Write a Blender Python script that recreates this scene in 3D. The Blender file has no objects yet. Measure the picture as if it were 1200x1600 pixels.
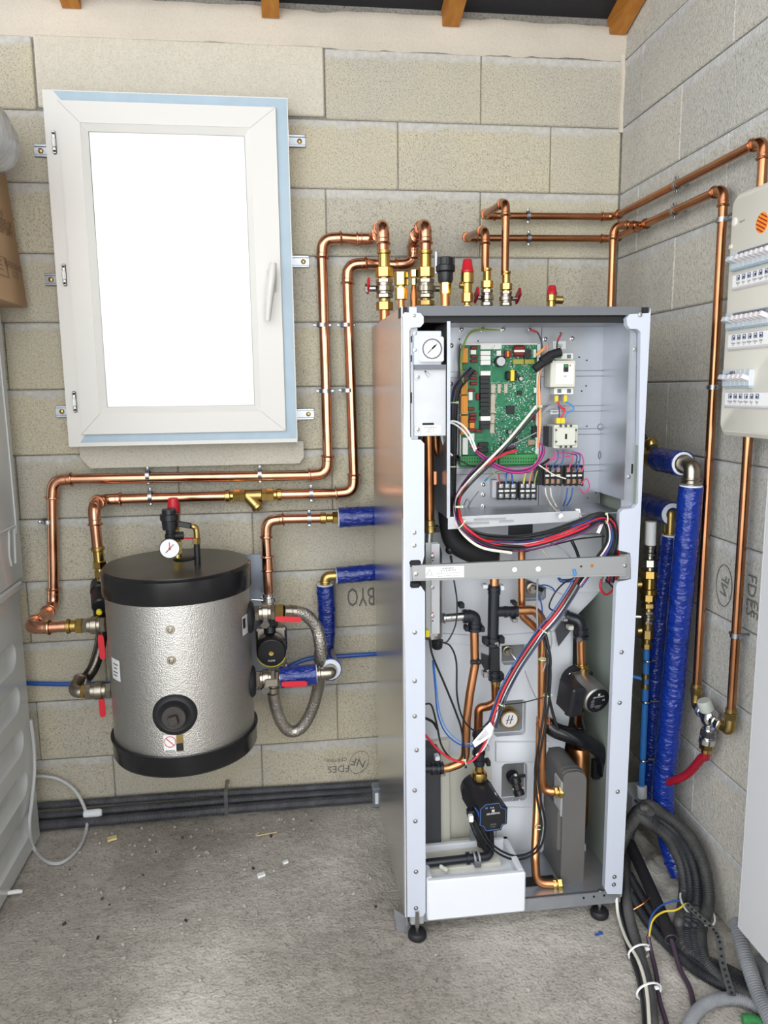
import bpy, math, random
from mathutils import Vector as V, Matrix, noise
random.seed(7)
S = bpy.context.scene
# ---------------------------------------------------------------- camera
CAM = V((-.4678, -2.5619, 1.4251)); YAW, PIT, ROL, FPX = .1275, -.1582, -.0121, 1206.2
FW = V((math.sin(YAW)*math.cos(PIT), math.cos(YAW)*math.cos(PIT), math.sin(PIT)))
_r0 = V((math.cos(YAW), -math.sin(YAW), 0)); _u0 = _r0.cross(FW)
RT = math.cos(ROL)*_r0 + math.sin(ROL)*_u0; UP = -math.sin(ROL)*_r0 + math.cos(ROL)*_u0
cd = bpy.data.cameras.new('camera'); cam = bpy.data.objects.new('camera', cd); S.collection.objects.link(cam)
cd.sensor_fit = 'VERTICAL'; cd.sensor_height = 36; cd.lens = 36*FPX/1600; cd.clip_start = .05
cam.matrix_world = Matrix((( RT.x, UP.x, -FW.x, CAM.x), (RT.y, UP.y, -FW.y, CAM.y), (RT.z, UP.z, -FW.z, CAM.z), (0, 0, 0, 1)))
S.camera = cam
# ---------------------------------------------------------------- sky, light, exposure
w = bpy.data.worlds.new('sky'); S.world = w; w.use_nodes = True
bg = w.node_tree.nodes['Background']; bg.inputs[0].default_value = (.93, .97, 1.0, 1); bg.inputs[1].default_value = 2.5
la = bpy.data.lights.new('garage_door_daylight', 'AREA'); la.shape = 'RECTANGLE'; la.size = 3.4; la.size_y = 2.3; la.energy = 40
la.color = (1.0, .985, .96)
lo = bpy.data.objects.new('garage_door_daylight', la); S.collection.objects.link(lo)
lo.location = (-1.05, -4.0, 1.9); lo.rotation_euler = (V((-.1, 0, 1.0)) - lo.location).to_track_quat('-Z', 'Y').to_euler()
S.view_settings.view_transform = 'Standard'; S.view_settings.look = 'None'
S.view_settings.gamma = 1; S.view_settings.exposure = .15; S.view_settings.use_curve_mapping = False
S.cycles.use_denoising = True
S.cycles.max_bounces = 8; S.cycles.caustics_reflective = False; S.cycles.caustics_refractive = False

# ---------------------------------------------------------------- points from pixels of the photograph, at a stated true depth
def ray(x, y): return FW + (x-600)/FPX*RT - (y-800)/FPX*UP
def B(x, y, yy=0.0): d = ray(x, y); return CAM + d*((yy-CAM.y)/d.y)      # on the plane Y = yy
def Q(x, y, xx=.659): d = ray(x, y); return CAM + d*((xx-CAM.x)/d.x)     # on the plane X = xx
def F(x, y, zz=0.0): d = ray(x, y); return CAM + d*((zz-CAM.z)/d.z)      # on the plane Z = zz
def BL(l): return [B(*q) for q in l]
def px(n, p): return n*((V(p)-CAM).dot(FW))/FPX                           # n pixels as metres at point p

# ---------------------------------------------------------------- materials
def lin(c):
    return tuple(((v/255)/12.92 if v/255 <= .04045 else ((v/255+.055)/1.055)**2.4) for v in c) + (1,)
M = {}
def mat(name, col, rough=.5, metal=0, spec=.5, var=0, vscale=8, bump=0, bscale=60, col2=None, stretch=None, trans=0, emit=None, alpha=1, ior=1.45, detail=3, bdist=.002, aniso=0, coat=0):
    m = bpy.data.materials.new(name); m.use_nodes = True; nt = m.node_tree; N = nt.nodes; L = nt.links
    b = N['Principled BSDF']; c = lin(col)
    b.inputs['Base Color'].default_value = c; b.inputs['Roughness'].default_value = rough; b.inputs['Metallic'].default_value = metal
    b.inputs['Specular IOR Level'].default_value = spec; b.inputs['IOR'].default_value = ior
    b.inputs['Transmission Weight'].default_value = trans; b.inputs['Alpha'].default_value = alpha
    b.inputs['Anisotropic'].default_value = aniso; b.inputs['Coat Weight'].default_value = coat
    if emit: b.inputs['Emission Color'].default_value = lin(emit[0]); b.inputs['Emission Strength'].default_value = emit[1]
    tc = N.new('ShaderNodeTexCoord'); mp = N.new('ShaderNodeMapping'); L.new(tc.outputs['Object'], mp.inputs[0])
    if stretch: mp.inputs['Scale'].default_value = stretch
    if var or col2:
        n = N.new('ShaderNodeTexNoise'); n.inputs['Scale'].default_value = vscale; n.inputs['Detail'].default_value = detail
        L.new(mp.outputs[0], n.inputs[0])
        r = N.new('ShaderNodeValToRGB'); r.color_ramp.elements[0].position = .3; r.color_ramp.elements[1].position = .7
        if col2: r.color_ramp.elements[0].color = c; r.color_ramp.elements[1].color = lin(col2)
        else:
            r.color_ramp.elements[0].color = tuple(v*(1-var) for v in c[:3])+(1,); r.color_ramp.elements[1].color = tuple(min(1, v*(1+var)) for v in c[:3])+(1,)
        L.new(n.outputs[0], r.inputs[0]); L.new(r.outputs[0], b.inputs['Base Color'])
    if bump:
        n2 = N.new('ShaderNodeTexNoise'); n2.inputs['Scale'].default_value = bscale; n2.inputs['Detail'].default_value = 2
        L.new(mp.outputs[0], n2.inputs[0])
        bp = N.new('ShaderNodeBump'); bp.inputs['Strength'].default_value = bump; bp.inputs['Distance'].default_value = bdist
        L.new(n2.outputs[0], bp.inputs['Height']); L.new(bp.outputs[0], b.inputs['Normal'])
    M[name] = m; return m

def masonry(name, ca, cb, speck, smear, sm=.078, bump=.55, scale=1.0, gf=.4, sf=.55):
    """porous concrete block: tint differs from block to block, dark pores, thin mortar smeared over its long edges"""
    m = bpy.data.materials.new(name); m.use_nodes = True; nt = m.node_tree; N = nt.nodes; L = nt.links; b = N['Principled BSDF']
    b.inputs['Roughness'].default_value = .92; b.inputs['Specular IOR Level'].default_value = .2
    geo = N.new('ShaderNodeNewGeometry'); tc = N.new('ShaderNodeTexCoord'); oi = N.new('ShaderNodeObjectInfo')
    def tex(scale, detail, src=geo.outputs['Position']):
        n = N.new('ShaderNodeTexNoise'); n.inputs['Scale'].default_value = scale; n.inputs['Detail'].default_value = detail; L.new(src, n.inputs[0]); return n.outputs[0]
    def ramp(src, p0, p1, c0, c1):
        r = N.new('ShaderNodeValToRGB'); e = r.color_ramp.elements; e[0].position = p0; e[1].position = p1; e[0].color = c0; e[1].color = c1
        L.new(src, r.inputs[0]); return r.outputs[0]
    def mix(f, a, bb, mode='MIX', fac=None):
        x = N.new('ShaderNodeMix'); x.data_type = 'RGBA'; x.blend_type = mode
        if f is not None: L.new(f, x.inputs[0])
        else: x.inputs[0].default_value = fac
        L.new(a, x.inputs[6]); L.new(bb, x.inputs[7]); return x.outputs[2]
    W, K = (1, 1, 1, 1), (0, 0, 0, 1)
    big = tex(2.3, 3); add = N.new('ShaderNodeMath'); add.operation = 'ADD'; L.new(big, add.inputs[0])
    mul = N.new('ShaderNodeMath'); mul.operation = 'MULTIPLY_ADD'; L.new(oi.outputs['Random'], mul.inputs[0]); mul.inputs[1].default_value = .22; mul.inputs[2].default_value = -.11
    L.new(mul.outputs[0], add.inputs[1])
    col = ramp(add.outputs[0], .36, .66, lin(ca), lin(cb))
    fine = ramp(tex(250*scale, 2), .32, .46, lin(speck), W)
    col = mix(None, col, fine, 'MULTIPLY', sf)
    grit = ramp(tex(120*scale, 2), .35, .62, (.72, .71, .69, 1), (1.0, 1.0, 1.0, 1))
    col = mix(None, col, grit, 'MULTIPLY', gf)
    sx = N.new('ShaderNodeSeparateXYZ'); L.new(tc.outputs['Object'], sx.inputs[0])
    ab = N.new('ShaderNodeMath'); ab.operation = 'MULTIPLY_ADD'; L.new(tex(14, 3), ab.inputs[0]); ab.inputs[1].default_value = .055; 
    L.new(sx.outputs[2], ab.inputs[2])
    f = ramp(ab.outputs[0], sm+.022, sm+.034, K, W)
    col = mix(f, col, ramp(tex(60, 3), .3, .7, lin(tuple(v*.9 for v in smear)), lin(smear)))
    st = ramp(tex(1.1, 4), .62, .8, W, (.72, .72, .74, 1))
    col = mix(None, col, st, 'MULTIPLY', .8)
    L.new(col, b.inputs['Base Color'])
    bp = N.new('ShaderNodeBump'); bp.inputs['Strength'].default_value = bump; bp.inputs['Distance'].default_value = .0035
    n3 = tex(210*scale, 2); L.new(n3, bp.inputs['Height']); L.new(bp.outputs[0], b.inputs['Normal'])
    M[name] = m; return m
masonry('block', (207, 198, 174), (194, 188, 174), (120, 112, 100), (206, 203, 196))
masonry('block_side', (208, 203, 192), (192, 190, 184), (140, 134, 124), (206, 205, 203), bump=.9, scale=.75, sf=.4)
masonry('mortar', (150, 146, 138), (130, 127, 120), (120, 115, 105), (180, 178, 172), sm=9)  # mortar tone darkened so the thin joints carry their shadow in the colour
masonry('render_band', (216, 205, 190), (206, 196, 182), (170, 160, 148), (200, 190, 175), sm=9, bump=.35, scale=.8, gf=.08, sf=.12)
masonry('lintel', (214, 207, 192), (200, 194, 180), (150, 142, 128), (190, 185, 175), sm=9, bump=.25, scale=.9, gf=.25, sf=.3)

mat('floor_concrete', (128, 124, 118), .95, spec=.1)
def floor_nodes():
    m = M['floor_concrete']; nt = m.node_tree; N = nt.nodes; L = nt.links; b = N['Principled BSDF']; geo = N.new('ShaderNodeNewGeometry')
    def tex(s, d, v=None):
        n = N.new('ShaderNodeTexNoise'); n.inputs['Scale'].default_value = s; n.inputs['Detail'].default_value = d
        if v:
            mp = N.new('ShaderNodeMapping'); mp.inputs['Scale'].default_value = v; L.new(geo.outputs['Position'], mp.inputs[0]); L.new(mp.outputs[0], n.inputs[0])
        else: L.new(geo.outputs['Position'], n.inputs[0])
        return n.outputs[0]
    def ramp(src, p0, p1, c0, c1):
        r = N.new('ShaderNodeValToRGB'); e = r.color_ramp.elements; e[0].position = p0; e[1].position = p1; e[0].color = c0; e[1].color = c1
        L.new(src, r.inputs[0]); return r.outputs[0]
    def mul(a, c, f):
        x = N.new('ShaderNodeMix'); x.data_type = 'RGBA'; x.blend_type = 'MULTIPLY'; x.inputs[0].default_value = f; L.new(a, x.inputs[6]); L.new(c, x.inputs[7]); return x.outputs[2]
    c = ramp(tex(3.2, 5, (1, .6, 1)), .34, .66, lin((204, 198, 189)), lin((230, 224, 215)))
    c = mul(c, ramp(tex(1.7, 4, (1, 1.6, 1)), .36, .56, (.66, .65, .64, 1), (1, 1, 1, 1)), .75)
    c = mul(c, ramp(tex(.85, 5, (1, 1.3, 1)), .42, .62, (.58, .56, .54, 1), (1, 1, 1, 1)), .8)
    c = mul(c, ramp(tex(150, 2), .34, .46, (.5, .49, .48, 1), (1, 1, 1, 1)), .6)
    c = mul(c, ramp(tex(38, 4), .3, .5, (.7, .69, .68, 1), (1, 1, 1, 1)), .6)
    L.new(c, b.inputs['Base Color'])
    bp = N.new('ShaderNodeBump'); bp.inputs['Strength'].default_value = .6; bp.inputs['Distance'].default_value = .006
    ad = N.new('ShaderNodeMath'); ad.operation = 'ADD'; L.new(tex(130, 3), ad.inputs[0]); L.new(tex(45, 4, (1, .8, 1)), ad.inputs[1])
    L.new(ad.outputs[0], bp.inputs['Height']); L.new(bp.outputs[0], b.inputs['Normal'])
floor_nodes()
mat('membrane', (38, 38, 44), .6, bump=.3, bscale=14, bdist=.02)
mat('rafter_wood', (190, 128, 52), .55, col2=(168, 104, 36), vscale=9, stretch=(6, .6, 6), bump=.2, bscale=40)
mat('upvc', (222, 219, 214), .3); mat('slot_grey', (120, 118, 116), .6); mat('upvc_bead', (228, 226, 222), .35)
mat('film_blue', (168, 188, 202), .35, var=.05, vscale=14, bump=.15, bscale=20)
mat('dark', (22, 22, 24), .6); mat('black_plastic', (30, 31, 36), .35); mat('black_gloss', (24, 25, 30), .18, coat=.3)
mat('rubber', (33, 33, 36), .55); mat('foam_black', (26, 26, 28), .7, bump=.2, bscale=300)
mat('zinc', (158, 161, 166), .34, 1, var=.12, vscale=30); mat('chrome', (225, 226, 228), .1, 1); mat('steel', (190, 190, 190), .25, 1)
mat('nickel', (172, 165, 152), .28, 1, var=.08, vscale=40)
mat('copper', (222, 168, 138), .2, 1, col2=(206, 144, 114), vscale=7, stretch=(3, 3, 3), detail=5)
mat('copper_bright', (226, 150, 102), .22, 1, var=.1, vscale=9); mat('copper_aged', (180, 122, 78), .3, 1, col2=(140, 88, 58), vscale=14)
mat('copper_inner', (214, 150, 104), .3, 1, var=.12, vscale=10); mat('copper_wall', (194, 138, 100), .22, 1, col2=(158, 106, 74), vscale=6)
mat('brass', (200, 168, 98), .24, 1, var=.1, vscale=30); mat('brass_bright', (232, 206, 128), .2, 1); mat('brass_old', (178, 152, 96), .35, 1, var=.15, vscale=25)
mat('red', (200, 34, 48), .35); mat('red_vinyl', (214, 36, 50), .4); mat('red_hose', (150, 28, 44), .3)
mat('yellow', (236, 214, 40), .4); mat('white', (238, 238, 238), .4); mat('white_paint', (196, 201, 214), .35); mat('paper', (236, 236, 236), .7)
mat('ink', (40, 40, 44), .8); mat('ink_grey', (120, 120, 124), .8); mat('stamp', (110, 108, 104), .9)
mat('blue_foil', (17, 46, 134), .2, var=.15, vscale=6, bump=.9, bscale=38, bdist=.012, coat=.5, stretch=(1, 1, 1.8))
mat('blue_pipe', (36, 84, 170), .35); mat('blue_pex', (52, 118, 190), .35); mat('foam_white', (232, 236, 240), .7, bump=.2, bscale=120)
# ---------------------------------------------------------------- mesh builder
class MB:
    def __init__(s): s.v = []; s.f = []; s.m = []; s.k = 0
    def add(s, vs, fs):
        o = len(s.v); s.v += [V(q) for q in vs]; s.f += [tuple(i+o for i in f) for f in fs]; s.m += [s.k]*len(fs); return s
    def use(s, k): s.k = k; return s
    def obox(s, c, ax, ay, az, bev=0):
        c, ax, ay, az = V(c), V(ax), V(ay), V(az)
        if not bev:
            vs = [c+ax*i+ay*j+az*k for k in (-1, 1) for j in (-1, 1) for i in (-1, 1)]
            fs = [(0, 2, 3, 1), (4, 5, 7, 6), (0, 1, 5, 4), (2, 6, 7, 3), (0, 4, 6, 2), (1, 3, 7, 5)]
            if ax.cross(ay).dot(az) < 0: fs = [f[::-1] for f in fs]
            return s.add(vs, fs)
        h = [ax.length, ay.length, az.length]; d = [ax/h[0], ay/h[1], az/h[2]]; bev = min(bev, .49*2*min(h))
        vs = []; idx = {}
        for k in (-1, 1):
            for j in (-1, 1):
                for i in (-1, 1):
                    sg = (i, j, k)
                    for a in range(3):
                        q = c.copy()
                        for t in range(3): q += d[t]*sg[t]*(h[t] if t == a else h[t]-bev)
                        idx[(sg, a)] = len(vs); vs.append(q)
        fs = []
        def key(a, sa, b_, sb, c_, sc):
            sg = [0, 0, 0]; sg[a] = sa; sg[b_] = sb; sg[c_] = sc; return tuple(sg)
        for a in range(3):
            b_, c_ = (a+1) % 3, (a+2) % 3
            for sa in (-1, 1):
                f = [idx[(key(a, sa, b_, x, c_, y), a)] for x, y in ((-1, -1), (1, -1), (1, 1), (-1, 1))]
                fs.append(f if sa > 0 else f[::-1])
            for sb in (-1, 1):
                for sc in (-1, 1):   # edge along a
                    p0, p1 = key(a, -1, b_, sb, c_, sc), key(a, 1, b_, sb, c_, sc)
                    f = [idx[(p0, b_)], idx[(p1, b_)], idx[(p1, c_)], idx[(p0, c_)]]
                    fs.append(f if sb*sc > 0 else f[::-1])
        for i in (-1, 1):
            for j in (-1, 1):
                for k in (-1, 1):
                    f = [idx[((i, j, k), 0)], idx[((i, j, k), 1)], idx[((i, j, k), 2)]]
                    fs.append(f if i*j*k > 0 else f[::-1])
        if d[0].cross(d[1]).dot(d[2]) < 0: fs = [f[::-1] for f in fs]
        return s.add(vs, fs)
    def box(s, x0, x1, y0, y1, z0, z1, bev=0):
        return s.obox(((x0+x1)/2, (y0+y1)/2, (z0+z1)/2), (abs(x1-x0)/2, 0, 0), (0, abs(y1-y0)/2, 0), (0, 0, abs(z1-z0)/2), bev)
    def lathe(s, p, d, prof, n=20, cap=True):
        p, d = V(p), V(d).normalized(); a = d.orthogonal().normalized(); b_ = d.cross(a); vs = []; fs = []
        for t, r in prof:
            for i in range(n):
                th = 2*math.pi*i/n; vs.append(p+d*t+(a*math.cos(th)+b_*math.sin(th))*max(r, 1e-5))
        for j in range(len(prof)-1):
            for i in range(n):
                k = (i+1) % n; fs.append((j*n+i, j*n+k, (j+1)*n+k, (j+1)*n+i))
        if cap:
            fs.append(tuple(range(n))[::-1]); fs.append(tuple((len(prof)-1)*n+i for i in range(n)))
        return s.add(vs, fs)
    def cyl(s, p0, p1, r, n=16, r1=None):
        p0, p1 = V(p0), V(p1); return s.lathe(p0, p1-p0, [(0, r), ((p1-p0).length, r if r1 is None else r1)], n)
    def tube(s, pts, r, n=10, closed=False):
        pts = [V(q) for q in pts]; m = len(pts); vs = []; fs = []
        T = []
        for i in range(m):
            if closed: t = pts[(i+1) % m]-pts[i-1]
            else: t = pts[min(i+1, m-1)]-pts[max(i-1, 0)]
            T.append(t.normalized() if t.length > 1e-9 else (T[-1] if T else V((0, 0, 1))))
        a = T[0].orthogonal().normalized()
        for i in range(m):
            a = (a-T[i]*a.dot(T[i])); a = a.normalized() if a.length > 1e-6 else T[i].orthogonal().normalized(); b_ = T[i].cross(a)
            rr = r[i] if isinstance(r, (list, tuple)) else r
            for k in range(n):
                th = 2*math.pi*k/n; vs.append(pts[i]+(a*math.cos(th)+b_*math.sin(th))*rr)
        for i in range(m if closed else m-1):
            j = (i+1) % m
            for k in range(n):
                l = (k+1) % n; fs.append((i*n+k, i*n+l, j*n+l, j*n+k))
        if not closed:
            fs.append(tuple(range(n))[::-1]); fs.append(tuple((m-1)*n+k for k in range(n)))
        return s.add(vs, fs)
    def prism(s, pts, off):
        pts = [V(q) for q in pts]; off = V(off); n = len(pts); nrm = V((0, 0, 0))
        for i in range(n): nrm += pts[i].cross(pts[(i+1) % n])
        if nrm.dot(off) > 0: pts = pts[::-1]
        vs = pts+[q+off for q in pts]
        fs = [tuple(range(n)), tuple(range(2*n-1, n-1, -1))]+[(i, n+i, n+(i+1) % n, (i+1) % n) for i in range(n)]
        return s.add(vs, fs)
    def sphere(s, c, r, n=12, sc=(1, 1, 1)):
        c = V(c); vs = []; fs = []; k = n//2
        for j in range(1, k):
            ph = math.pi*j/k
            for i in range(n):
                th = 2*math.pi*i/n; vs.append(c+V((r*sc[0]*math.sin(ph)*math.cos(th), r*sc[1]*math.sin(ph)*math.sin(th), r*sc[2]*math.cos(ph))))
        vs += [c+V((0, 0, r*sc[2])), c-V((0, 0, r*sc[2]))]; t = (k-1)*n
        for j in range(k-2):
            for i in range(n): fs.append((j*n+i, (j+1)*n+i, (j+1)*n+(i+1) % n, j*n+(i+1) % n))
        for i in range(n):
            fs.append((t, i, (i+1) % n)); fs.append((t+1, (k-2)*n+(i+1) % n, (k-2)*n+i))
        return s.add(vs, fs)
    def torus(s, c, d, R, r, n=24, m=8):
        d = V(d).normalized(); a = d.orthogonal().normalized(); b_ = d.cross(a)
        return s.tube([V(c)+(a*math.cos(2*math.pi*i/n)+b_*math.sin(2*math.pi*i/n))*R for i in range(n)], r, m, True)
    def quad(s, a, b_, c, d): return s.add([a, b_, c, d], [(0, 1, 2, 3)])

def wpos(o):
    p = V((0, 0, 0))
    while o: p += o.location; o = o.parent
    return p
def tag(o, label=None, cat=None, group=None, kind=None):
    for k, v in (('label', label), ('category', cat), ('group', group), ('kind', kind)):
        if v: o[k] = v
    return o
def obj(name, mb, mats, parent=None, label=None, ang=40, **kw):
    me = bpy.data.meshes.new(name); n = len(mb.v)
    lo = V((min(q[i] for q in mb.v) for i in range(3))); hi = V((max(q[i] for q in mb.v) for i in range(3))); c = (lo+hi)/2
    me.from_pydata([tuple(q-c) for q in mb.v], [], mb.f)
    for m in (mats if isinstance(mats, (list, tuple)) else [mats]): me.materials.append(M[m])
    me.polygons.foreach_set('material_index', mb.m); me.polygons.foreach_set('use_smooth', [True]*len(mb.f))
    me.update(); me.set_sharp_from_angle(angle=math.radians(ang))
    o = bpy.data.objects.new(name, me); S.collection.objects.link(o); o.parent = parent
    o.location = c-wpos(parent) if parent else c
    tag(o, label, **kw); return o
def thing(name, loc, label, cat, group=None):
    o = bpy.data.objects.new(name, None); S.collection.objects.link(o); o.location = loc; o.empty_display_size = .05
    return tag(o, label, cat, group)
def smooth(pts, k=8, closed=False):
    pts = [V(q) for q in pts]; out = []; m = len(pts)
    for i in range(m if closed else m-1):
        p0 = pts[i-1] if (i or closed) else pts[0]*2-pts[1]; p1 = pts[i]; p2 = pts[(i+1) % m]
        p3 = pts[(i+2) % m] if (i+2 < m or closed) else pts[-1]*2-pts[-2]
        for j in range(k):
            t = j/k; out.append(.5*((2*p1)+(p2-p0)*t+(2*p0-5*p1+4*p2-p3)*t*t+(3*p1-p0-3*p2+p3)*t**3))
    if not closed: out.append(pts[-1])
    return out
def fillet(pts, rad, k=6):
    """polyline with rounded corners; returns the points and for each corner (start, arc points, end)"""
    pts = [V(q) for q in pts]; out = [pts[0]]; arcs = []
    for i in range(1, len(pts)-1):
        p = pts[i]; a = (pts[i-1]-p); b_ = (pts[i+1]-p); la, lb = a.length, b_.length; a.normalize(); b_.normalize()
        an = a.angle(b_); t = min(rad/math.tan(an/2), .48*la, .48*lb); arc = []
        for j in range(k+1):
            u = j/k; arc.append((p+a*t)*(1-u)**2+p*2*u*(1-u)*1.0+(p+b_*t)*u*u)
        # pull the quadratic towards a true arc
        out += arc; arcs.append(arc)
    out.append(pts[-1]); return out, arcs
def text(s, loc, xdir, ydir, size, m, parent=None, name='lettering', align='CENTER', depth=.0):
    """flat lettering lying on a surface: xdir is the reading direction, ydir is up"""
    cu = bpy.data.curves.new(name, 'FONT'); cu.body = s; cu.size = size; cu.align_x = align; cu.align_y = 'CENTER'; cu.extrude = depth; cu.resolution_u = 2
    t = bpy.data.objects.new(name, cu); S.collection.objects.link(t)
    me = bpy.data.meshes.new_from_object(t.evaluated_get(bpy.context.evaluated_depsgraph_get()))
    bpy.data.objects.remove(t); bpy.data.curves.remove(cu)
    x, y = V(xdir).normalized(), V(ydir).normalized(); z = x.cross(y)
    loc = V(loc)
    for v in me.vertices: v.co = x*v.co.x+y*v.co.y+z*v.co.z
    me.materials.clear(); me.materials.append(M[m])
    o = bpy.data.objects.new(name, me); S.collection.objects.link(o); o.parent = parent
    o.location = loc-wpos(parent) if parent else loc
    return o
def copy_to(o, loc, parent=None):
    c = o.copy(); S.collection.objects.link(c); c.parent = parent; c.location = V(loc)-wpos(parent) if parent else V(loc)
    for ch in list(o.children):
        g = ch.copy(); S.collection.objects.link(g); g.parent = c
        for gg in list(ch.children):
            h = gg.copy(); S.collection.objects.link(h); h.parent = g
    return c
X3, Y3, Z3 = V((1, 0, 0)), V((0, 1, 0)), V((0, 0, 1))

# ---------------------------------------------------------------- room shell
XC = .659; SLOPE = math.tan(math.radians(17.5)); WX0, WX1, WZ0, WZ1 = -1.05, -.50, 1.33, 2.21    # window hole in the masonry
COURSE = .205
def zc(Y): return 2.585 - Y*SLOPE
mb = MB(); YB = .006
mb.box(-2.6, WX0, YB, .2, -.1, 3.0); mb.box(WX1, XC+.25, YB, .2, -.1, 3.0); mb.box(WX0, WX1, YB, .2, -.1, WZ0); mb.box(WX0, WX1, YB, .2, WZ1, 3.0)
wall = obj('wall_back', mb, 'mortar', kind='structure')
def block(name, parent, x0, x1, y0, y1, z0, z1, m):
    return obj(name, MB().box(x0, x1, y0, y1, z0, z1, .0035), m, parent)
for k in range(12):
    z0, z1 = k*COURSE+.0015, (k+1)*COURSE-.0015
    off = -.08 if k % 2 == 0 else .188
    x = off-.5*6
    while x < XC:
        a, b_ = max(x+.0012, -2.0), min(x+.4988, XC-.002); x += .5
        if b_-a < .03: continue
        segs = [(a, b_)]
        if k in (6, 7, 8, 9, 10): segs = [(p, q) for p, q in ((a, min(b_, -1.08)), (max(a, -.47), b_)) if q-p > .03]
        if k == 11: segs = [(p, q) for p, q in ((a, min(b_, -1.165)), (max(a, -.305), b_)) if q-p > .03]
        for p, q in segs:
            block('block', wall, p, q, -.0005+random.uniform(-.0012, .0012), .03, z0, z1, 'block')
obj('lintel', MB().box(-1.158, -.31, -.004, .03, 2.262, 2.462, .004), 'lintel', wall, label='board-marked concrete lintel over the window')
# rough mortar bedding under the roof edge
def jag(a, b_, n, amp, fr=9, sd=0): return [a.lerp(b_, i/n)+V((0, 0, amp*noise.noise(V((i*fr/n, sd, 3.1)))+amp*.5*noise.noise(V((i*fr*3.7/n, sd, 8.1))))) for i in range(n+1)]
lo_ = jag(V((-2.4, 0, 2.452)), V((XC, 0, 2.462)), 110, .012, 20, 1); hi_ = jag(V((-2.4, 0, 2.60)), V((XC, 0, 2.572)), 110, .012, 14, 5)
mb = MB()
vs = []; fs = []; n = len(lo_); R = 7
for j in range(R):
    for i in range(n):
        u = j/(R-1); q = lo_[i].lerp(hi_[i], u)
        yy = -.004-.010*math.sin(math.pi*min(1, u*1.4+.05)*.8)+.005*noise.noise(V((q.x*9, q.z*14, 0)))
        if j == 0: yy = .004
        if j == R-1: yy = .03
        vs.append(V((q.x, yy, q.z)))
for j in range(R-1):
    for i in range(n-1): fs.append((j*n+i, j*n+i+1, (j+1)*n+i+1, (j+1)*n+i))
mb.add(vs, fs); obj('mortar_band', mb, 'render_band', wall, label='rough beige mortar bedding under the roof', ang=180)
# right wall
mb = MB(); mb.prism([(XC+.006, .2, -.1), (XC+.006, -4.2, -.1), (XC+.006, -4.2, zc(-4.2)+.1), (XC+.006, .2, zc(.2)+.1)], (.2, 0, 0))
wallr = obj('wall_right', mb, 'mortar', kind='structure')
for k in range(14):
    z0, z1 = k*COURSE+.0015, (k+1)*COURSE-.0015
    y = .0-(.14 if k % 2 else .39)
    ys = [0.0]
    while y > -2.4: ys.append(y); y -= .5
    for a, b_ in zip(ys, ys[1:]):
        xx = XC-.0005+random.uniform(-.0012, .0012); zt = min(z1, zc(a)-.0)
        if zt-z0 < .03: continue
        block('block', wallr, xx, XC+.03, b_+.0012, a-.0012, z0, zt, 'block_side')
# mortar fillet running down the corner
pts = [V((XC-.004+.006*noise.noise(V((z*9, 0, 0))), -.002, z)) for z in [2.24+.02*i for i in range(17)]]
obj('mortar_fillet', MB().tube(pts, [.008+.006*abs(noise.noise(V((q.z*23, 4, 0)))) for q in pts], 6), 'render_band', wallr)
# floor with a roughly trowelled surface
mb = MB(); nx, ny = 220, 200; x0, x1, y0, y1 = -1.75, XC+.006, -1.95, .006
vs = []
for j in range(ny+1):
    for i in range(nx+1):
        x = x0+(x1-x0)*i/nx; y = y0+(y1-y0)*j/ny
        h = .0035*noise.noise(V((x*8, y*10, 0)))+.0014*noise.noise(V((x*26, y*26, 2)))+.0016*noise.noise(V((x*62, y*58, 5)))
        vs.append(V((x, y, h-.003)))
mb.add(vs, [(j*(nx+1)+i, j*(nx+1)+i+1, (j+1)*(nx+1)+i+1, (j+1)*(nx+1)+i) for j in range(ny) for i in range(nx)])
for a in ((-2.6, x0, -4.2, .2), (x0, XC+.2, -4.2, y0)): mb.quad((a[0], a[2], -.003), (a[1], a[2], -.003), (a[1], a[3], -.003), (a[0], a[3], -.003))
floor = obj('floor', mb, 'floor_concrete', kind='structure', ang=180)
# roof: dark membrane on stained rafters falling towards the back wall
YF = -2.0
mb = MB(); mb.prism([(-2.6, .1, zc(.1)), (-2.6, YF, zc(YF)), (-2.6, YF, zc(YF)+.03), (-2.6, .1, zc(.1)+.03)], (3.5, 0, 0))
ceil = obj('ceiling', mb, 'membrane', kind='structure')
for i, xr in enumerate((-2.17, -1.60, -1.04, -.467, .085, .634-.008)):
    w2, h = .026, .062
    mb = MB(); mb.prism([(xr-w2, .02, zc(.02)), (xr-w2, YF, zc(YF)), (xr-w2, YF, zc(YF)-h), (xr-w2, -.018, zc(-.018)-h)], (2*w2, 0, 0))
    obj('rafter', mb, 'rafter_wood', ceil)

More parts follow.
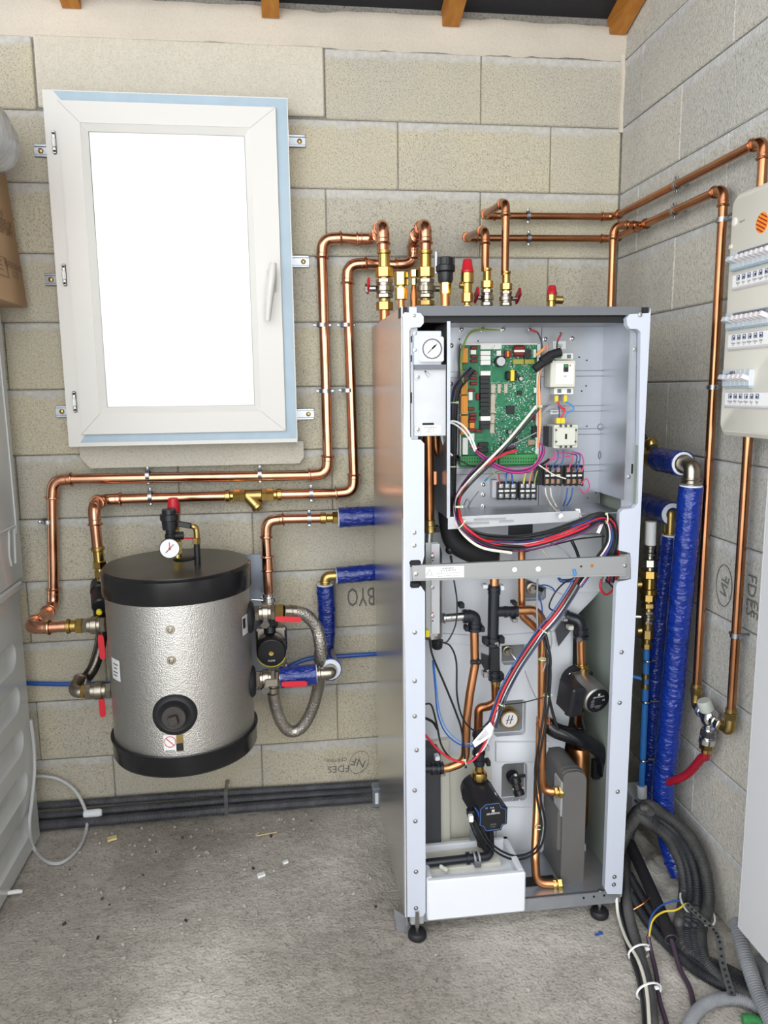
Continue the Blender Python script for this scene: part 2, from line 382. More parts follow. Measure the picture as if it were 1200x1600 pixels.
# ---------------------------------------------------------------- window
yo = -.10
C0, C1, C2, C3 = B(66, 141, yo), B(446, 152, yo), B(467, 690, yo), B(109, 697, yo)   # outer corners on its inner face
OX0, OX1, OZ0, OZ1 = -1.1185, -.425, 1.262, 2.278
win = obj('window_1', MB().box(OX0, OX0+.004, yo+.002, 0, OZ0, OZ1).box(OX1-.004, OX1, yo+.002, 0, OZ0, OZ1).box(OX0, OX1, yo+.002, 0, OZ1-.004, OZ1).box(OX0, OX1, yo+.002, 0, OZ0, OZ0+.004), 'upvc', kind='structure')
def ring(mb, x0, x1, z0, z1, t, y0, y1, bev=.003):     # mitred rectangular frame; t = left, right, bottom, top widths
    l, r, b_, tp = t
    o = [(x0, z0), (x1, z0), (x1, z1), (x0, z1)]; i = [(x0+l, z0+b_), (x1-r, z0+b_), (x1-r, z1-tp), (x0+l, z1-tp)]
    for k in range(4):
        q = (k+1) % 4
        mb.prism([(o[k][0], y0, o[k][1]), (o[q][0], y0, o[q][1]), (i[q][0], y0, i[q][1]), (i[k][0], y0, i[k][1])], (0, y1-y0, 0))
    return mb
obj('outer_frame', ring(MB(), OX0, OX1, OZ0, OZ1, (.05, .05, .05, .05), yo, -.03), 'upvc', win)
for nm, q in (('film_strip', ((OX0+.03, OZ1-.003), (OX1-.003, OZ1-.003), (OX1-.034, OZ1-.029), (OX0+.052, OZ1-.029))),
              ('film_strip', ((OX1-.003, OZ1-.003), (OX1-.003, OZ0+.012), (OX1-.034, OZ0+.035), (OX1-.034, OZ1-.029))),
              ('film_strip', ((OX1-.004, OZ0+.012), (OX0+.034, OZ0+.012), (OX0+.05, OZ0+.035), (OX1-.034, OZ0+.035)))):
    obj(nm, MB().prism([(a, yo-.0012, b_) for a, b_ in q], (0, .0012, 0)), 'film_blue', win, label='pale blue protective film')
SX0, SX1, SZ0, SZ1 = OX0+.042, OX1-.036, OZ0+.037, OZ1-.031
ys = yo-.012
obj('sash', ring(MB(), SX0, SX1, SZ0, SZ1, (.058, .075, .062, .058), ys, -.03), 'upvc', win)
GX0, GX1, GZ0, GZ1 = SX0+.058, SX1-.075, SZ0+.062, SZ1-.058
mb = MB()
for (a, b_, c, d) in (((GX0, GZ0), (GX1, GZ0), (GX1-.02, GZ0+.02), (GX0+.02, GZ0+.02)), ((GX1, GZ0), (GX1, GZ1), (GX1-.02, GZ1-.02), (GX1-.02, GZ0+.02)),
                      ((GX1, GZ1), (GX0, GZ1), (GX0+.02, GZ1-.02), (GX1-.02, GZ1-.02)), ((GX0, GZ1), (GX0, GZ0), (GX0+.02, GZ0+.02), (GX0+.02, GZ1-.02))):
    mb.quad((a[0], ys+.002, a[1]), (b_[0], ys+.002, b_[1]), (c[0], ys+.02, c[1]), (d[0], ys+.02, d[1]))
obj('glazing_bead', mb, 'upvc_bead', win)
m = bpy.data.materials.new('frosted_glass'); m.use_nodes = True; nt = m.node_tree; nt.nodes.clear()
o_ = nt.nodes.new('ShaderNodeOutputMaterial'); mx = nt.nodes.new('ShaderNodeMixShader'); tr = nt.nodes.new('ShaderNodeBsdfTranslucent'); gl = nt.nodes.new('ShaderNodeBsdfGlossy')
tr.inputs[0].default_value = (.96, .97, .95, 1); gl.inputs['Roughness'].default_value = .15; mx.inputs[0].default_value = .06
nt.links.new(tr.outputs[0], mx.inputs[1]); nt.links.new(gl.outputs[0], mx.inputs[2]); nt.links.new(mx.outputs[0], o_.inputs[0]); M['frosted_glass'] = m
obj('pane', MB().box(GX0+.018, GX1-.018, ys+.02, ys+.026, GZ0+.018, GZ1-.018), 'frosted_glass', win, label='frosted glass pane')
gz = [(GX0+.0185, GZ0+.0185), (GX1-.0185, GZ0+.0185), (GX1-.0185, GZ1-.0185), (GX0+.0185, GZ1-.0185)]
obj('gasket', MB().tube([V((a, ys+.0195, b_)) for a, b_ in gz], .0014, 4, True), 'slot_grey', win)
for (a, b_), (c, d) in (((SX0, SZ0), (GX0, GZ0)), ((SX1, SZ0), (GX1, GZ0)), ((SX1, SZ1), (GX1, GZ1)), ((SX0, SZ1), (GX0, GZ1))):
    obj('mitre_seam', MB().tube([V((a, ys, b_)), V((c, ys, d))], .0005, 4), 'slot_grey', win)
obj('sash_seam', MB().tube([V((a, yo-.0006, b_)) for a, b_ in ((SX0, SZ0), (SX1, SZ0), (SX1, SZ1), (SX0, SZ1))], .0011, 4, True), 'slot_grey', win)
# handle
hp = B(424, 440, ys); mb = MB(); mb.box(hp.x-.012, hp.x+.014, ys-.010, ys, hp.z-.032, hp.z+.035, .004)
hd = obj('handle', mb, 'upvc', win)
pts = smooth([B(424, 428, ys-.02), B(425, 418, ys-.045), B(427, 411, ys-.052), B(424, 440, ys-.05), B(421, 470, ys-.046), B(417, 500, ys-.042)], 5)
pts = smooth([B(426, 450, ys-.006), B(427, 438, ys-.035), B(426.5, 425, ys-.046), B(424, 455, ys-.048), B(420, 480, ys-.045), B(418, 500, ys-.04)][:3], 4)
obj('handle_neck', MB().tube(pts, .009, 8), 'upvc', hd)
pts = smooth([B(427, 411, ys-.046), B(425, 430, ys-.049), B(421, 465, ys-.047), B(418, 501, ys-.042)], 6)
obj('lever', MB().tube(pts, [.006+.0045*math.sin(math.pi*min(1, .15+.85*i/(len(pts)-1)))+.002 for i in range(len(pts))], 10), 'upvc', hd)
for yp, xp in ((223, 85), (430, 101), (628, 117)):
    c = B(xp, yp, yo); mb = MB(); mb.box(c.x-.006, c.x+.006, yo-.006, yo, c.z-.032, c.z+.032, .003)
    hg = obj('hinge', mb, 'steel', win); mb = MB(); mb.box(c.x-.0055, c.x+.0055, yo-.013, yo-.006, c.z-.014, c.z+.012, .003)
    obj('hinge_cover', mb, 'white', hg)
    obj('screw', MB().cyl((c.x, yo-.007, c.z+.024), (c.x, yo-.0055, c.z+.024), .0035, 8).cyl((c.x, yo-.007, c.z-.024), (c.x, yo-.0055, c.z-.024), .0035, 8), 'dark', hg)
for xp, yp, sd in ((466, 221, 1), (472, 409, 1), (480, 647, 1), (66, 236, -1), (82, 437, -1), (99, 643, -1)):
    c = B(xp, yp, -.003); xe = OX1 if sd > 0 else OX0; x_ = c.x+sd*.022
    mb = MB(); a, b_ = sorted((xe, x_)); mb.box(a, b_, -.005, -.001, c.z-.018, c.z+.018); mb.box(a, b_, -.009, -.001, c.z+.011, c.z+.018, .001); mb.box(a, b_, -.009, -.001, c.z-.018, c.z-.011, .001)
    mb.box(xe-.002, xe+.002, -.06, -.001, c.z-.018, c.z+.018)
    br = obj('bracket', mb, 'zinc', win)
    obj('screw', MB().lathe((c.x+sd*.004, -.005, c.z), (0, -1, 0), [(0, .008), (.004, .007), (.006, .003)], 10), 'brass_old', br)
# concrete sill under the window
z0, z1 = B(280, 727, 0).z, B(280, 692, 0).z
obj('trim_1', MB().prism([(-1.075, -.035, z0), (-.42, -.035, z0), (-.405, -.035, z0+.02), (-.405, -.035, z1), (-1.105, -.035, z1), (-1.105, -.035, z0+.035)], (0, .05, 0)), 'lintel', kind='structure')
# ---------------------------------------------------------------- stamped marks on the blocks
XM, ZM = V((-1, 0, 0)), V((0, 0, -1))
p = B(529, 1201, -.003); text('FDES', p, XM, ZM, .036, 'stamp', wall, 'stamped_lettering')
p = B(526, 1187, -.003); text('CERTIFIE', p, XM, ZM, .019, 'stamp', wall, 'stamped_lettering')
p = B(560, 1191, -.003); text('NF', p, (-1, 0, .35), (-.35, 0, -1), .042, 'stamp', wall, 'stamped_lettering')
c = B(561, 1191, -.002); obj('stamped_ring', MB().tube([c+V((.034*math.cos(t)+.008*math.sin(t), 0, .042*math.sin(t))) for t in [i*math.pi/16 for i in range(32)]], .0011, 4, True), 'stamp', wall)
p = B(564, 931, -.003); o = text('BYO', p, XM, ZM, .062, 'stamp', wall, 'stamped_lettering'); o.scale = (.8, 1, 1.5)

# ---------------------------------------------------------------- pipework helpers
def stack(mb, p0, p1, segs, n=16):
    """turned fitting between two points: segs = (from, to, radius, sides) along its length"""
    p0, p1 = V(p0), V(p1); d = p1-p0
    for a, b_, r, k in segs:
        q0, q1 = p0+d*a, p0+d*b_; L_ = (q1-q0).length; e = min(.0015, L_*.2, r*.2)
        mb.lathe(q0, d, [(0, r-e), (e, r), (L_-e, r), (L_, r-e)], k)
    return mb
def bead(mb, c, d, r): mb.torus(c, d, r*1.03, r*.19, 18, 6); return mb
def run(parent, pts, r, m='copper', rad=None, sock=None, bead_=True, elbow_m=None):
    """pipe run: straight pipes, press elbows with beaded sockets at each corner"""
    pts = [V(q) for q in pts]; rad = rad or r*2.3; sock = r*1.5 if sock is None else sock
    full, arcs = fillet(pts, rad, 8); cuts = [pts[0]]
    for arc in arcs:
        a, b_ = arc[0], arc[-1]; da = (arc[0]-arc[1]).normalized(); db = (arc[-1]-arc[-2]).normalized()
        s0, s1 = a+da*sock, b_+db*sock
        mb = MB(); mb.tube([s0]+arc+[s1], r*1.13, 14)
        if bead_:
            for q, dd in ((s0-da*r*.25, da), (s1-db*r*.25, db)): bead(mb, q, dd, r*1.17)
            for q, dd in ((s0-da*r*1.1, da), (s1-db*r*1.1, db)): mb.torus(q, dd, r*1.12, r*.07, 16, 5)
        obj('elbow', mb, elbow_m or m, parent); cuts += [s0, s1]
    cuts.append(pts[-1])
    for i in range(0, len(cuts), 2):
        a, b_ = cuts[i], cuts[i+1]
        if (b_-a).length > .004: obj('pipe', MB().cyl(a-(b_-a).normalized()*r*.6*(i > 0), b_+(b_-a).normalized()*r*.6*(i+2 < len(cuts)), r, 16), m, parent)
def wrap_ring(mb, c, d, r, up, wall_d):
    pass
def clamp(parent, c, d, r, nrm, across):
    """two-screw pipe clip: band, ears along 'across', stand-off to the wall along nrm (pointing into the wall)"""
    c, d, nrm, across = V(c), V(d).normalized(), V(nrm).normalized(), V(across).normalized(); mb = MB()
    w = .006; n = 20; R0, R1 = r*1.03, r*1.03+.0022; vs = []; fs = []
    for i in range(n):
        t = 2*math.pi*i/n; e = across*math.cos(t)+nrm*math.sin(t)
        vs += [c+e*R0-d*w, c+e*R1-d*w, c+e*R1+d*w, c+e*R0+d*w]
    for i in range(n):
        j = (i+1) % n
        for k in range(4): fs.append((i*4+k, i*4+(k+1) % 4, j*4+(k+1) % 4, j*4+k))
    mb.add(vs, fs)
    for s_ in (-1, 1):
        mb.obox(c+across*s_*(R1+.004), across*.0045, d*w*.8, nrm*.002, .001)
    cl = obj('pipe_clip', mb, 'zinc', parent)
    ms = MB()
    for s_ in (-1, 1):
        q = c+across*s_*(R1+.0055); ms.lathe(q-nrm*.006, nrm, [(0, .002), (.001, .0042), (.0035, .0042), (.012, .0022)], 8)
    obj('screw', ms, 'steel', cl)
    obj('stand_off', MB().cyl(c+nrm*R1, c+nrm*(R1+.021), .004, 8), 'zinc', cl)
def valve(parent, p0, p1, r, hd, hlen_dir=None, hm='red', lever=None, body='nickel', name='ball_valve'):
    """ball valve between p0 and p1 with hexagon ends and a stem along hd"""
    p0, p1 = V(p0), V(p1); mb = MB(); stack(mb, p0, p1, [(0, .22, r*.92, 6), (.2, .45, r*.86, 16), (.36, .66, r*1.05, 18), (.6, .8, r*.86, 16), (.78, 1, r*.92, 6)])
    v = obj(name, mb, body, parent); c = (p0+p1)/2
    if hd is not None:
        hd = V(hd).normalized(); ms = MB(); ms.cyl(c+hd*r*.8, c+hd*r*1.9, r*.34, 10); ms.cyl(c+hd*r*1.75, c+hd*r*2.05, r*.5, 6); obj('stem', ms, 'steel', v)
    if lever is not None:
        a, b_, wd, th, mm = lever; a, b_ = V(a), V(b_); d = (b_-a); wv = V(wd)
        nrm = d.cross(wv).normalized(); lv = MB(); L_ = d.length; dn = d.normalized(); half = wv
        prof = [a-half*.7, a+dn*L_*.12-half, a+dn*L_*.9-half*1.0, b_-half*.55, b_+half*.55, a+dn*L_*.9+half*1.0, a+dn*L_*.12+half, a+half*.7]
        lv.prism([q-nrm*th/2 for q in prof], nrm*th); obj('lever', lv, mm, v, label='red lever' if mm.startswith('red') else None)
    return v

# ---------------------------------------------------------------- upper copper run: heat pump -> left -> tank
r1 = .0165; ypw = -.045; YV = -.22
def up(x, y0, y1, yy): a = B(x, y0, yy); return V((a.x, a.y, B(x, y0, yy).z)), V((a.x, a.y, B(x, y1, yy).z))
runA = thing('copper_pipe_run', B(505, 600, ypw), 'thick copper pipe, upper of two passing under the window, ending at the tank left', 'pipe')
va, _ = up(600, 496, 0, YV); top = B(597, 349, YV).z
dn = B(505, 358, ypw); pts = [V((va.x, YV, B(600, 392, YV).z)), V((va.x, YV, top)), V((va.x, ypw, top-.012)), V((B(503, 356, ypw).x, ypw, top-.012))]
cor = B(514, 741, ypw); pts += [V((B(512, 741, ypw).x, ypw, cor.z))]
TX, TY, TR = B(283, 1000, -.27).x, -.27, .2135
pl = B(76, 748, ypw); tz = B(160, 976, TY).z
pts += [V((pl.x+.012, ypw, cor.z+.004)), V((B(84, 948, ypw).x, ypw, tz+.0)), V((B(84, 948, ypw).x-.01, TY, tz)), V((B(104, 981, TY).x, TY, tz))]
run(runA, pts, r1)
def clampb(par, x, y, r, horiz, yy=ypw):
    c = B(x, y, yy); clamp(par, c, X3 if horiz else Z3, r, Y3, Z3 if horiz else X3)
PA = pts
clampb(runA, 504, 508, r1, False); clampb(runA, 508, 611, r1, False); clampb(runA, 231, 743, r1, True); clampb(runA, 406, 741, r1, True); clampb(runA, 75, 815, r1, False)
# brass union and nickel ball valve at the tank
a, b_ = B(104, 981, TY), B(130, 978, TY); a.z = b_.z = tz
obj('brass_union', stack(MB(), a, b_, [(0, .25, .021, 16), (.05, .15, .023, 16), (.25, .62, .0175, 16), (.6, 1.0, .0245, 6)]), 'brass', runA)
c = B(165, 975, TY); c.z = tz; valve(runA, b_, c, .0255, None, lever=(B(157, 992, TY-.02), B(161, 1030, TY-.02), V((.0085, 0, 0)), .004, 'red_vinyl'))
# union, ball valve over the cabinet
def riser(par, x, yy, ys, r, hside, lev, low=True):
    """ys: pixel heights from top: copper end, collar end, hex top, hex bottom, valve bottom, nut bottom, below"""
    X_ = B(x, ys[0], yy).x; z = [B(x, q, yy).z for q in ys]; P = lambda k: V((X_, yy, z[k]))
    obj('brass_union', stack(MB(), P(0)+V((0, 0, .006)), P(3), [(0, .14, r*1.22, 16), (.05, .1, r*1.3, 16), (.14, .62, r*1.05, 16), (.6, .95, r*1.6, 6), (.95, 1, r*1.1, 16)]), 'brass', par)
    hd = V((hside, 0, 0)); valve(par, P(3), P(4), r*1.7, hd)
    v = [o for o in par.children if o.name.startswith('ball_valve')][-1]
    c = (P(3)+P(4))/2+hd*r*3
    mb = MB(); mb.obox(c+V((0, -.01, .006)), (.0035, 0, 0), (0, .022, -.012), (0, .006, .011), .002); obj('lever', mb, lev, v, label='red lever' if lev == 'red' else None)
    if low:
        obj('brass_nut', stack(MB(), P(4), P(5), [(0, .35, r*1.05, 16), (.3, 1, r*1.55, 6)]), 'brass_old', par)
        obj('pipe', MB().cyl(P(5), P(6), r*.9, 16), 'copper_bright', par)
riser(runA, 600, YV, (394, 412, 420, 436, 466, 485, 510), r1, -1, 'red')

# ---------------------------------------------------------------- lower copper run: heat pump -> strainer -> black fitting left of the tank
runB = thing('copper_pipe_run', B(541, 600, ypw), 'thick copper pipe with a brass strainer, lower of two passing under the window', 'pipe')
X_ = B(665, 400, YV).x; topb = B(661, 347, YV).z; xd = B(646, 365, ypw).x; zl = B(590, 413, ypw).z; xl = B(541, 413, ypw).x; zb = B(400, 774, ypw).z; yl = -.15; xs = B(147, 800, yl).x
ptsB = [V((X_, YV, B(665, 392, YV).z)), V((X_, YV, topb)), V((xd, ypw, topb-.02)), V((xd, ypw, zl)), V((xl+.004, ypw, zl)), V((xl+.011, ypw, zb)), V((B(440, 773, ypw).x, ypw, zb))]
run(runB, ptsB, r1)
st0, st1 = B(440, 773, ypw), B(352, 776, ypw); st0.z = st1.z = zb
obj('brass_union', stack(MB(), st0, st0.lerp(st1, .28), [(0, .3, r1*1.25, 16), (.3, .55, r1*.9, 16), (.5, 1, r1*1.3, 6)]), 'brass', runB)
obj('brass_union', stack(MB(), st1, st1.lerp(st0, .28), [(0, .3, r1*1.25, 16), (.3, .55, r1*.9, 16), (.5, 1, r1*1.3, 6)]), 'brass', runB)
mb = stack(MB(), st0.lerp(st1, .26), st0.lerp(st1, .74), [(0, .2, r1*1.35, 6), (.2, .8, r1*1.15, 16), (.8, 1, r1*1.35, 6)])
q0 = st0.lerp(st1, .62); q1 = q0+V((.042, -.012, -.046)); stack(mb, q0, q1, [(0, .72, r1*1.1, 16), (.7, .88, r1*1.3, 16), (.86, 1, r1*.7, 6)]); obj('strainer', mb, 'brass_old', runB, label='brass strainer with slanted pocket')
ptsB2 = [V((st1.x, ypw, zb)), V((xs, ypw, zb)), V((xs, yl, zb-.003)), V((B(153, 860, yl).x, yl, B(153, 858, yl).z))]
run(runB, ptsB2, r1)
a = ptsB2[-1]; b_ = V((a.x+.004, yl, B(153, 908, yl).z))
obj('brass_union', stack(MB(), a+V((0, 0, .008)), b_, [(0, .12, r1*1.2, 16), (.03, .09, r1*1.3, 16), (.12, .45, r1*.95, 16), (.42, .62, r1*1.3, 6), (.6, .72, r1*.9, 12), (.7, .88, r1*1.25, 6), (.88, 1, r1*.8, 12)]), 'brass', runB)
c = V((a.x-.013, yl, B(152, 928, yl).z)); mb = MB(); mb.lathe(c+V((0, .045, .022)), V((.03, -.135, -.045)), [(0, .012), (.004, .027), (.05, .0285), (.055, .024), (.07, .024), (.074, .0275), (.13, .0255), (.134, .021)], 20)
mb.cyl(c+V((0.004, .0, .0)), V((c.x+.006, yl, B(155, 972, yl).z-.01)), .019, 14)
for i in range(4): mb.torus(c+V((.004, 0, -.012-.012*i)), Z3, .019, .0016, 14, 5)
av = obj('draw_off_cap', mb, 'black_plastic', runB, label='black plastic cap with a yellow tip'); e = c+V((.029, -.105, -.026)); obj('tip', MB().lathe(e, V((.03, -.135, -.045)), [(0, .0085), (.010, .0085), (.013, .005)], 14), 'yellow', av)
for x, y, h in ((541, 508, 0), (543, 610, 0), (235, 776, 1), (486, 771, 1)): clampb(runB, x, y, r1, bool(h))
riser(runB, 665, YV, (394, 412, 420, 436, 466, 478, 490), r1, 1, 'steel')

# ---------------------------------------------------------------- short copper run beside the pump
yc = -.10; runC = thing('copper_pipe_run', B(450, 815, yc), 'short copper pipe bent down to the pump from the upper blue sleeve beside the tank', 'pipe')
zc_ = B(470, 811, yc).z; xcn = B(417, 850, yc).x
run(runC, [V((B(508, 810, yc).x, yc, zc_)), V((xcn, yc, zc_)), V((xcn, yc, B(419, 930, yc).z))], .0155)
obj('coupling', bead(bead(stack(MB(), V((xcn, yc, B(417, 868, yc).z)), V((xcn, yc, B(417, 893, yc).z)), [(0, 1, .0178, 16)]), V((xcn, yc, B(417, 868, yc).z-.004)), Z3, .018), V((xcn, yc, B(417, 893, yc).z+.004)), Z3, .018), 'copper', runC)
a, b_ = B(507, 810, yc), B(533, 808, yc); a.z = b_.z = zc_
obj('brass_union', stack(MB(), a-V((.014, 0, 0)), b_, [(0, .28, .019, 16), (.3, .6, .0145, 16), (.58, .85, .0215, 6), (.85, 1, .017, 16)]), 'brass', runC)
mb = MB(); q = B(530, 808, yc); L0 = B(529, 808, yc).x; L1 = B(600, 805, yc).x
def sleeve(mb, pts, r, n=22, cut=True, sd=0, amp=.0016):
    pts = smooth(pts, 10) if len(pts) > 2 else [V(pts[0]).lerp(V(pts[1]), i/14) for i in range(15)]
    return mb.tube(pts, [r+amp*noise.noise(V((i*.8, sd, 0)))*1.5 for i in range(len(pts))], n)
def sleeve_end(mb, c, d, r0, r1_):   # pale foam ring seen at the cut end
    c, d = V(c), V(d).normalized(); mb.lathe(c-d*.004, d, [(0, r1_), (.006, r1_-.001), (.0065, r0), (.001, r0)], 22, cap=False); return mb
isl = obj('insulation', sleeve(MB(), [V((L0, yc, zc_)), V((L1, yc, zc_+.004))], .0325, sd=1), 'blue_foil', runC, label='shiny blue foil insulation sleeve')
obj('core', sleeve_end(MB(), V((L0, yc, zc_)), (-1, 0, 0), .017, .030), 'foam_white', isl)
clampb(runC, 483, 810, .0155, True, yc)

# ---------------------------------------------------------------- silver tank
ztop = B(274, 880, TY).z; zbot = B(290, 1217, TY-TR).z
tank = thing('buffer_tank', (TX, TY, zbot), 'round silver foil-covered tank with black lid and base hung on the wall', 'tank')
bz0, bz1 = zbot+.068, ztop-.07
mat('foil', (212, 209, 205), .34, 1, bump=.8, bscale=330, bdist=.002, var=.05, vscale=120)
mat('lid_black', (27, 27, 30), .22, var=.2, vscale=5, spec=.6); mat('lid_top', (46, 43, 40), .28, col2=(76, 70, 62), vscale=6, spec=.6)
obj('body', MB().lathe((TX, TY, bz0-.01), Z3, [(0, TR-.006), (bz1-bz0+.02, TR-.006)], 96), 'foil', tank)
mb = MB(); mb.lathe((TX, TY, bz1-.003), Z3, [(0, TR-.006), (0, TR), (.003, TR+.0015), (ztop-bz1-.005, TR+.0015), (ztop-bz1+.001, TR-.005), (ztop-bz1+.003, TR-.006)], 96, cap=False); obj('lid_band', mb, 'lid_black', tank)
obj('lid', MB().lathe((TX, TY, ztop-.002), Z3, [(0, TR-.006), (.003, TR-.006), (.004, TR*.5), (.004, .001)], 96, cap=False), 'lid_top', tank)
obj('base_band', MB().lathe((TX, TY, zbot), Z3, [(0, .001), (0, TR-.012), (.004, TR-.004), (.012, TR), (.05, TR), (.062, TR+.004), (.067, TR+.004), (.067, TR-.006)], 96, cap=False), 'lid_black', tank)
def on_tank(x, y, off=0):   # point of the tank's shell seen at a pixel
    d = ray(x, y); R = TR-.006+off; ox, oy = CAM.x-TX, CAM.y-TY; a = d.x**2+d.y**2; b2 = 2*(ox*d.x+oy*d.y); cc = ox*ox+oy*oy-R*R
    t = (-b2-math.sqrt(max(0, b2*b2-4*a*cc)))/(2*a); q = CAM+d*t; n = V((q.x-TX, q.y-TY, 0)).normalized(); return q, n
q, n = on_tank(273, 1117); cap = obj('rubber_rosette', MB().lathe(q-n*.014, n, [(0, .062), (.014, .06), (.022, .054), (.024, .046), (.019, .036), (.017, .02)], 36), 'rubber', tank)
pg = MB(); pg.lathe(q+n*.003, n, [(0, .033), (.02, .033), (.022, .031)], 28); sx = Z3.cross(n); pg.obox(q+n*.03-Z3*.002, (sx+Z3*.25).normalized()*.0125, (Z3-sx*.25).normalized()*.0125, n*.012, .002)
mat('cast_iron', (72, 68, 66), .55, .3, var=.15, vscale=60, bump=.3, bscale=200); obj('plug', pg, 'cast_iron', tank, label='dark iron plug with a square head')
for x, y in ((266, 984), (268, 1032)):
    q, n = on_tank(x, y); sc = obj('screw', MB().lathe(q, n, [(-.002, .0125), (.001, .0125), (.002, .0115)], 16).lathe(q, n, [(0, .008), (.006, .0078), (.007, .006), (.005, .005)], 6), 'nickel', tank)
def sticker(x, y, wd, ht, m='paper', k=6, off=.0008, par=None, nm='sticker', lab=None):
    q, n = on_tank(x, y); a0 = math.atan2(n.y, n.x); R = TR-.006+off; vs = []; fs = []
    for i in range(k+1):
        a = a0+(i/k-.5)*wd/R
        for s_ in (-1, 1): vs.append(V((TX+R*math.cos(a), TY+R*math.sin(a), q.z+s_*ht/2)))
    for i in range(k): fs.append((2*i, 2*i+2, 2*i+3, 2*i+1))
    return obj(nm, MB().add(vs, fs), m, par or tank, lab), q, n
s1, q, n = sticker(266, 1161, .036, .05, lab='white sticker with a red prohibition sign')
t = n.cross(Z3)*-1; c = q+n*.0018+Z3*.004
obj('prohibition_ring', MB().torus(c, n, .0155, .0009, 28, 4).obox(c, (t-Z3).normalized()*.015, n*.0006, (t+Z3).normalized()*.0009), 'red', s1)
sticker(266, 1173, .026, .003, 'ink_grey', off=.0012, par=s1, nm='small_print')
s2, q, n = sticker(281, 1161, .02, .05, 'brass_old', lab='small photo sticker'); sticker(281, 1167, .019, .022, 'ink', off=.0013, par=s2, nm='picture')
s3, q, n = sticker(383, 976, .042, .058); sticker(381, 974, .018, .03, 'ink', off=.0012, par=s3, nm='picture')
s4, q, n = sticker(181, 1046, .05, .062)
for i, (dy, wd) in enumerate(((-8, .03), (-2, .02), (4, .028), (9, .022))): sticker(181, 1046+dy, wd, .004, 'ink_grey', off=.0012, par=s4, nm='small_print')
# safety group on the lid
gy = TY-.05; gb = V((B(278, 876, gy).x, gy, ztop)); gx = gb.x
def zp(y): return B(272, y, gy).z
sg = MB(); stack(sg, gb+V((0, 0, -.01)), V((gx, gy, zp(845))), [(0, .35, .016, 6), (.3, .6, .0115, 14), (.55, 1, .0145, 6)])
obj('brass_riser', sg, 'brass_bright', tank)
vx = B(266, 830, gy).x; av = MB(); av.lathe((vx, gy, zp(858)), Z3, [(0, .011), (.03, .0115), (.031, .016), (.045, .016), (.046, .013), (zp(828)-zp(858), .0135), (zp(827)-zp(858), .021), (zp(813)-zp(858), .023), (zp(812)-zp(858), .0265), (zp(803)-zp(858), .0265), (zp(802)-zp(858), .021), (zp(796)-zp(858), .0205), (zp(795)-zp(858), .018)], 20)
av.cyl((vx, gy, zp(838)), (vx+.035, gy+.01, zp(838)), .012, 12)
obj('air_vent', av, 'black_plastic', tank)
rx, ry = B(271, 790, gy+.06).x, gy+.06; rm = MB(); rm.lathe((rx, ry, B(271, 800, ry).z), Z3, [(0, .0185), (.012, .0185), (.04, .0145), (.042, .012)], 14); obj('safety_valve_cap', rm, 'red', tank, label='red relief valve cap')
obj('safety_valve', stack(MB(), (rx, ry, ztop), (rx, ry, B(271, 800, ry).z), [(0, .3, .011, 12), (.25, .45, .017, 6), (.45, .8, .014, 14), (.8, 1, .018, 16)]), 'brass', tank)
gc = B(265, 857, gy-.05); gd = (CAM-gc); gd.z *= .3; gd.normalize()
gm = MB(); gm.lathe(gc-gd*.028, gd, [(0, .02), (.004, .0275), (.026, .0285), (.03, .0285), (.0305, .0265)], 28); ga = obj('pressure_gauge', gm, 'black_plastic', tank)
gf = gc+gd*.003; obj('dial', MB().cyl(gf-gd*.001, gf+gd*.0006, .0262, 28), 'white', ga)
gs = gd.cross(Z3).normalized()*-1; gu = gd.cross(gs)*1; gu = Z3-gd*Z3.dot(gd); gu.normalize()
nd = MB(); nd.obox(gf+gd*.0016+gu*.007, gu*.011, gs*.0011, gd*.0004); obj('needle', nd, 'red', ga)
nd = MB(); nd.obox(gf+gd*.002, (gs+gu)*.0115, (gs-gu)*.0006, gd*.0004); obj('needle', nd, 'ink', ga); obj('hub', MB().cyl(gf, gf+gd*.003, .0036, 12), 'red', ga)
ex = MB(); e0 = V((gx+.02, gy+.03, zp(823))); pts = smooth([e0, B(300, 822, gy), B(306, 826, gy), B(307.5, 836, gy), B(307.5, 842, gy)], 5); ex.tube(pts, .0085, 10); stack(ex, B(307, 840, gy), B(307, 850, gy), [(0, 1, .0125, 6)]); obj('drain_elbow', ex, 'brass_old', tank)
obj('drain_lever', MB().obox(B(288, 820, gy-.01), (.018, 0, -.004), (0, .003, 0), (.002, 0, .008), .002), 'black_plastic', tank)
obj('drain_tube', MB().cyl(B(307.5, 849, gy), (B(307, 849, gy).x, gy, ztop), .009, 12), 'black_plastic', tank)
obj('red_wire', MB().cyl(B(287, 841, gy), B(303, 841, gy), .0025, 6), 'red', tank)
dm = MB(); fl = gb+V((.02, -.005, .022)); dm.lathe(fl, V((-.05, -.02, 1)), [(0, .032), (.004, .034), (.007, .03)], 20); obj('collar', dm, 'black_plastic', tank)
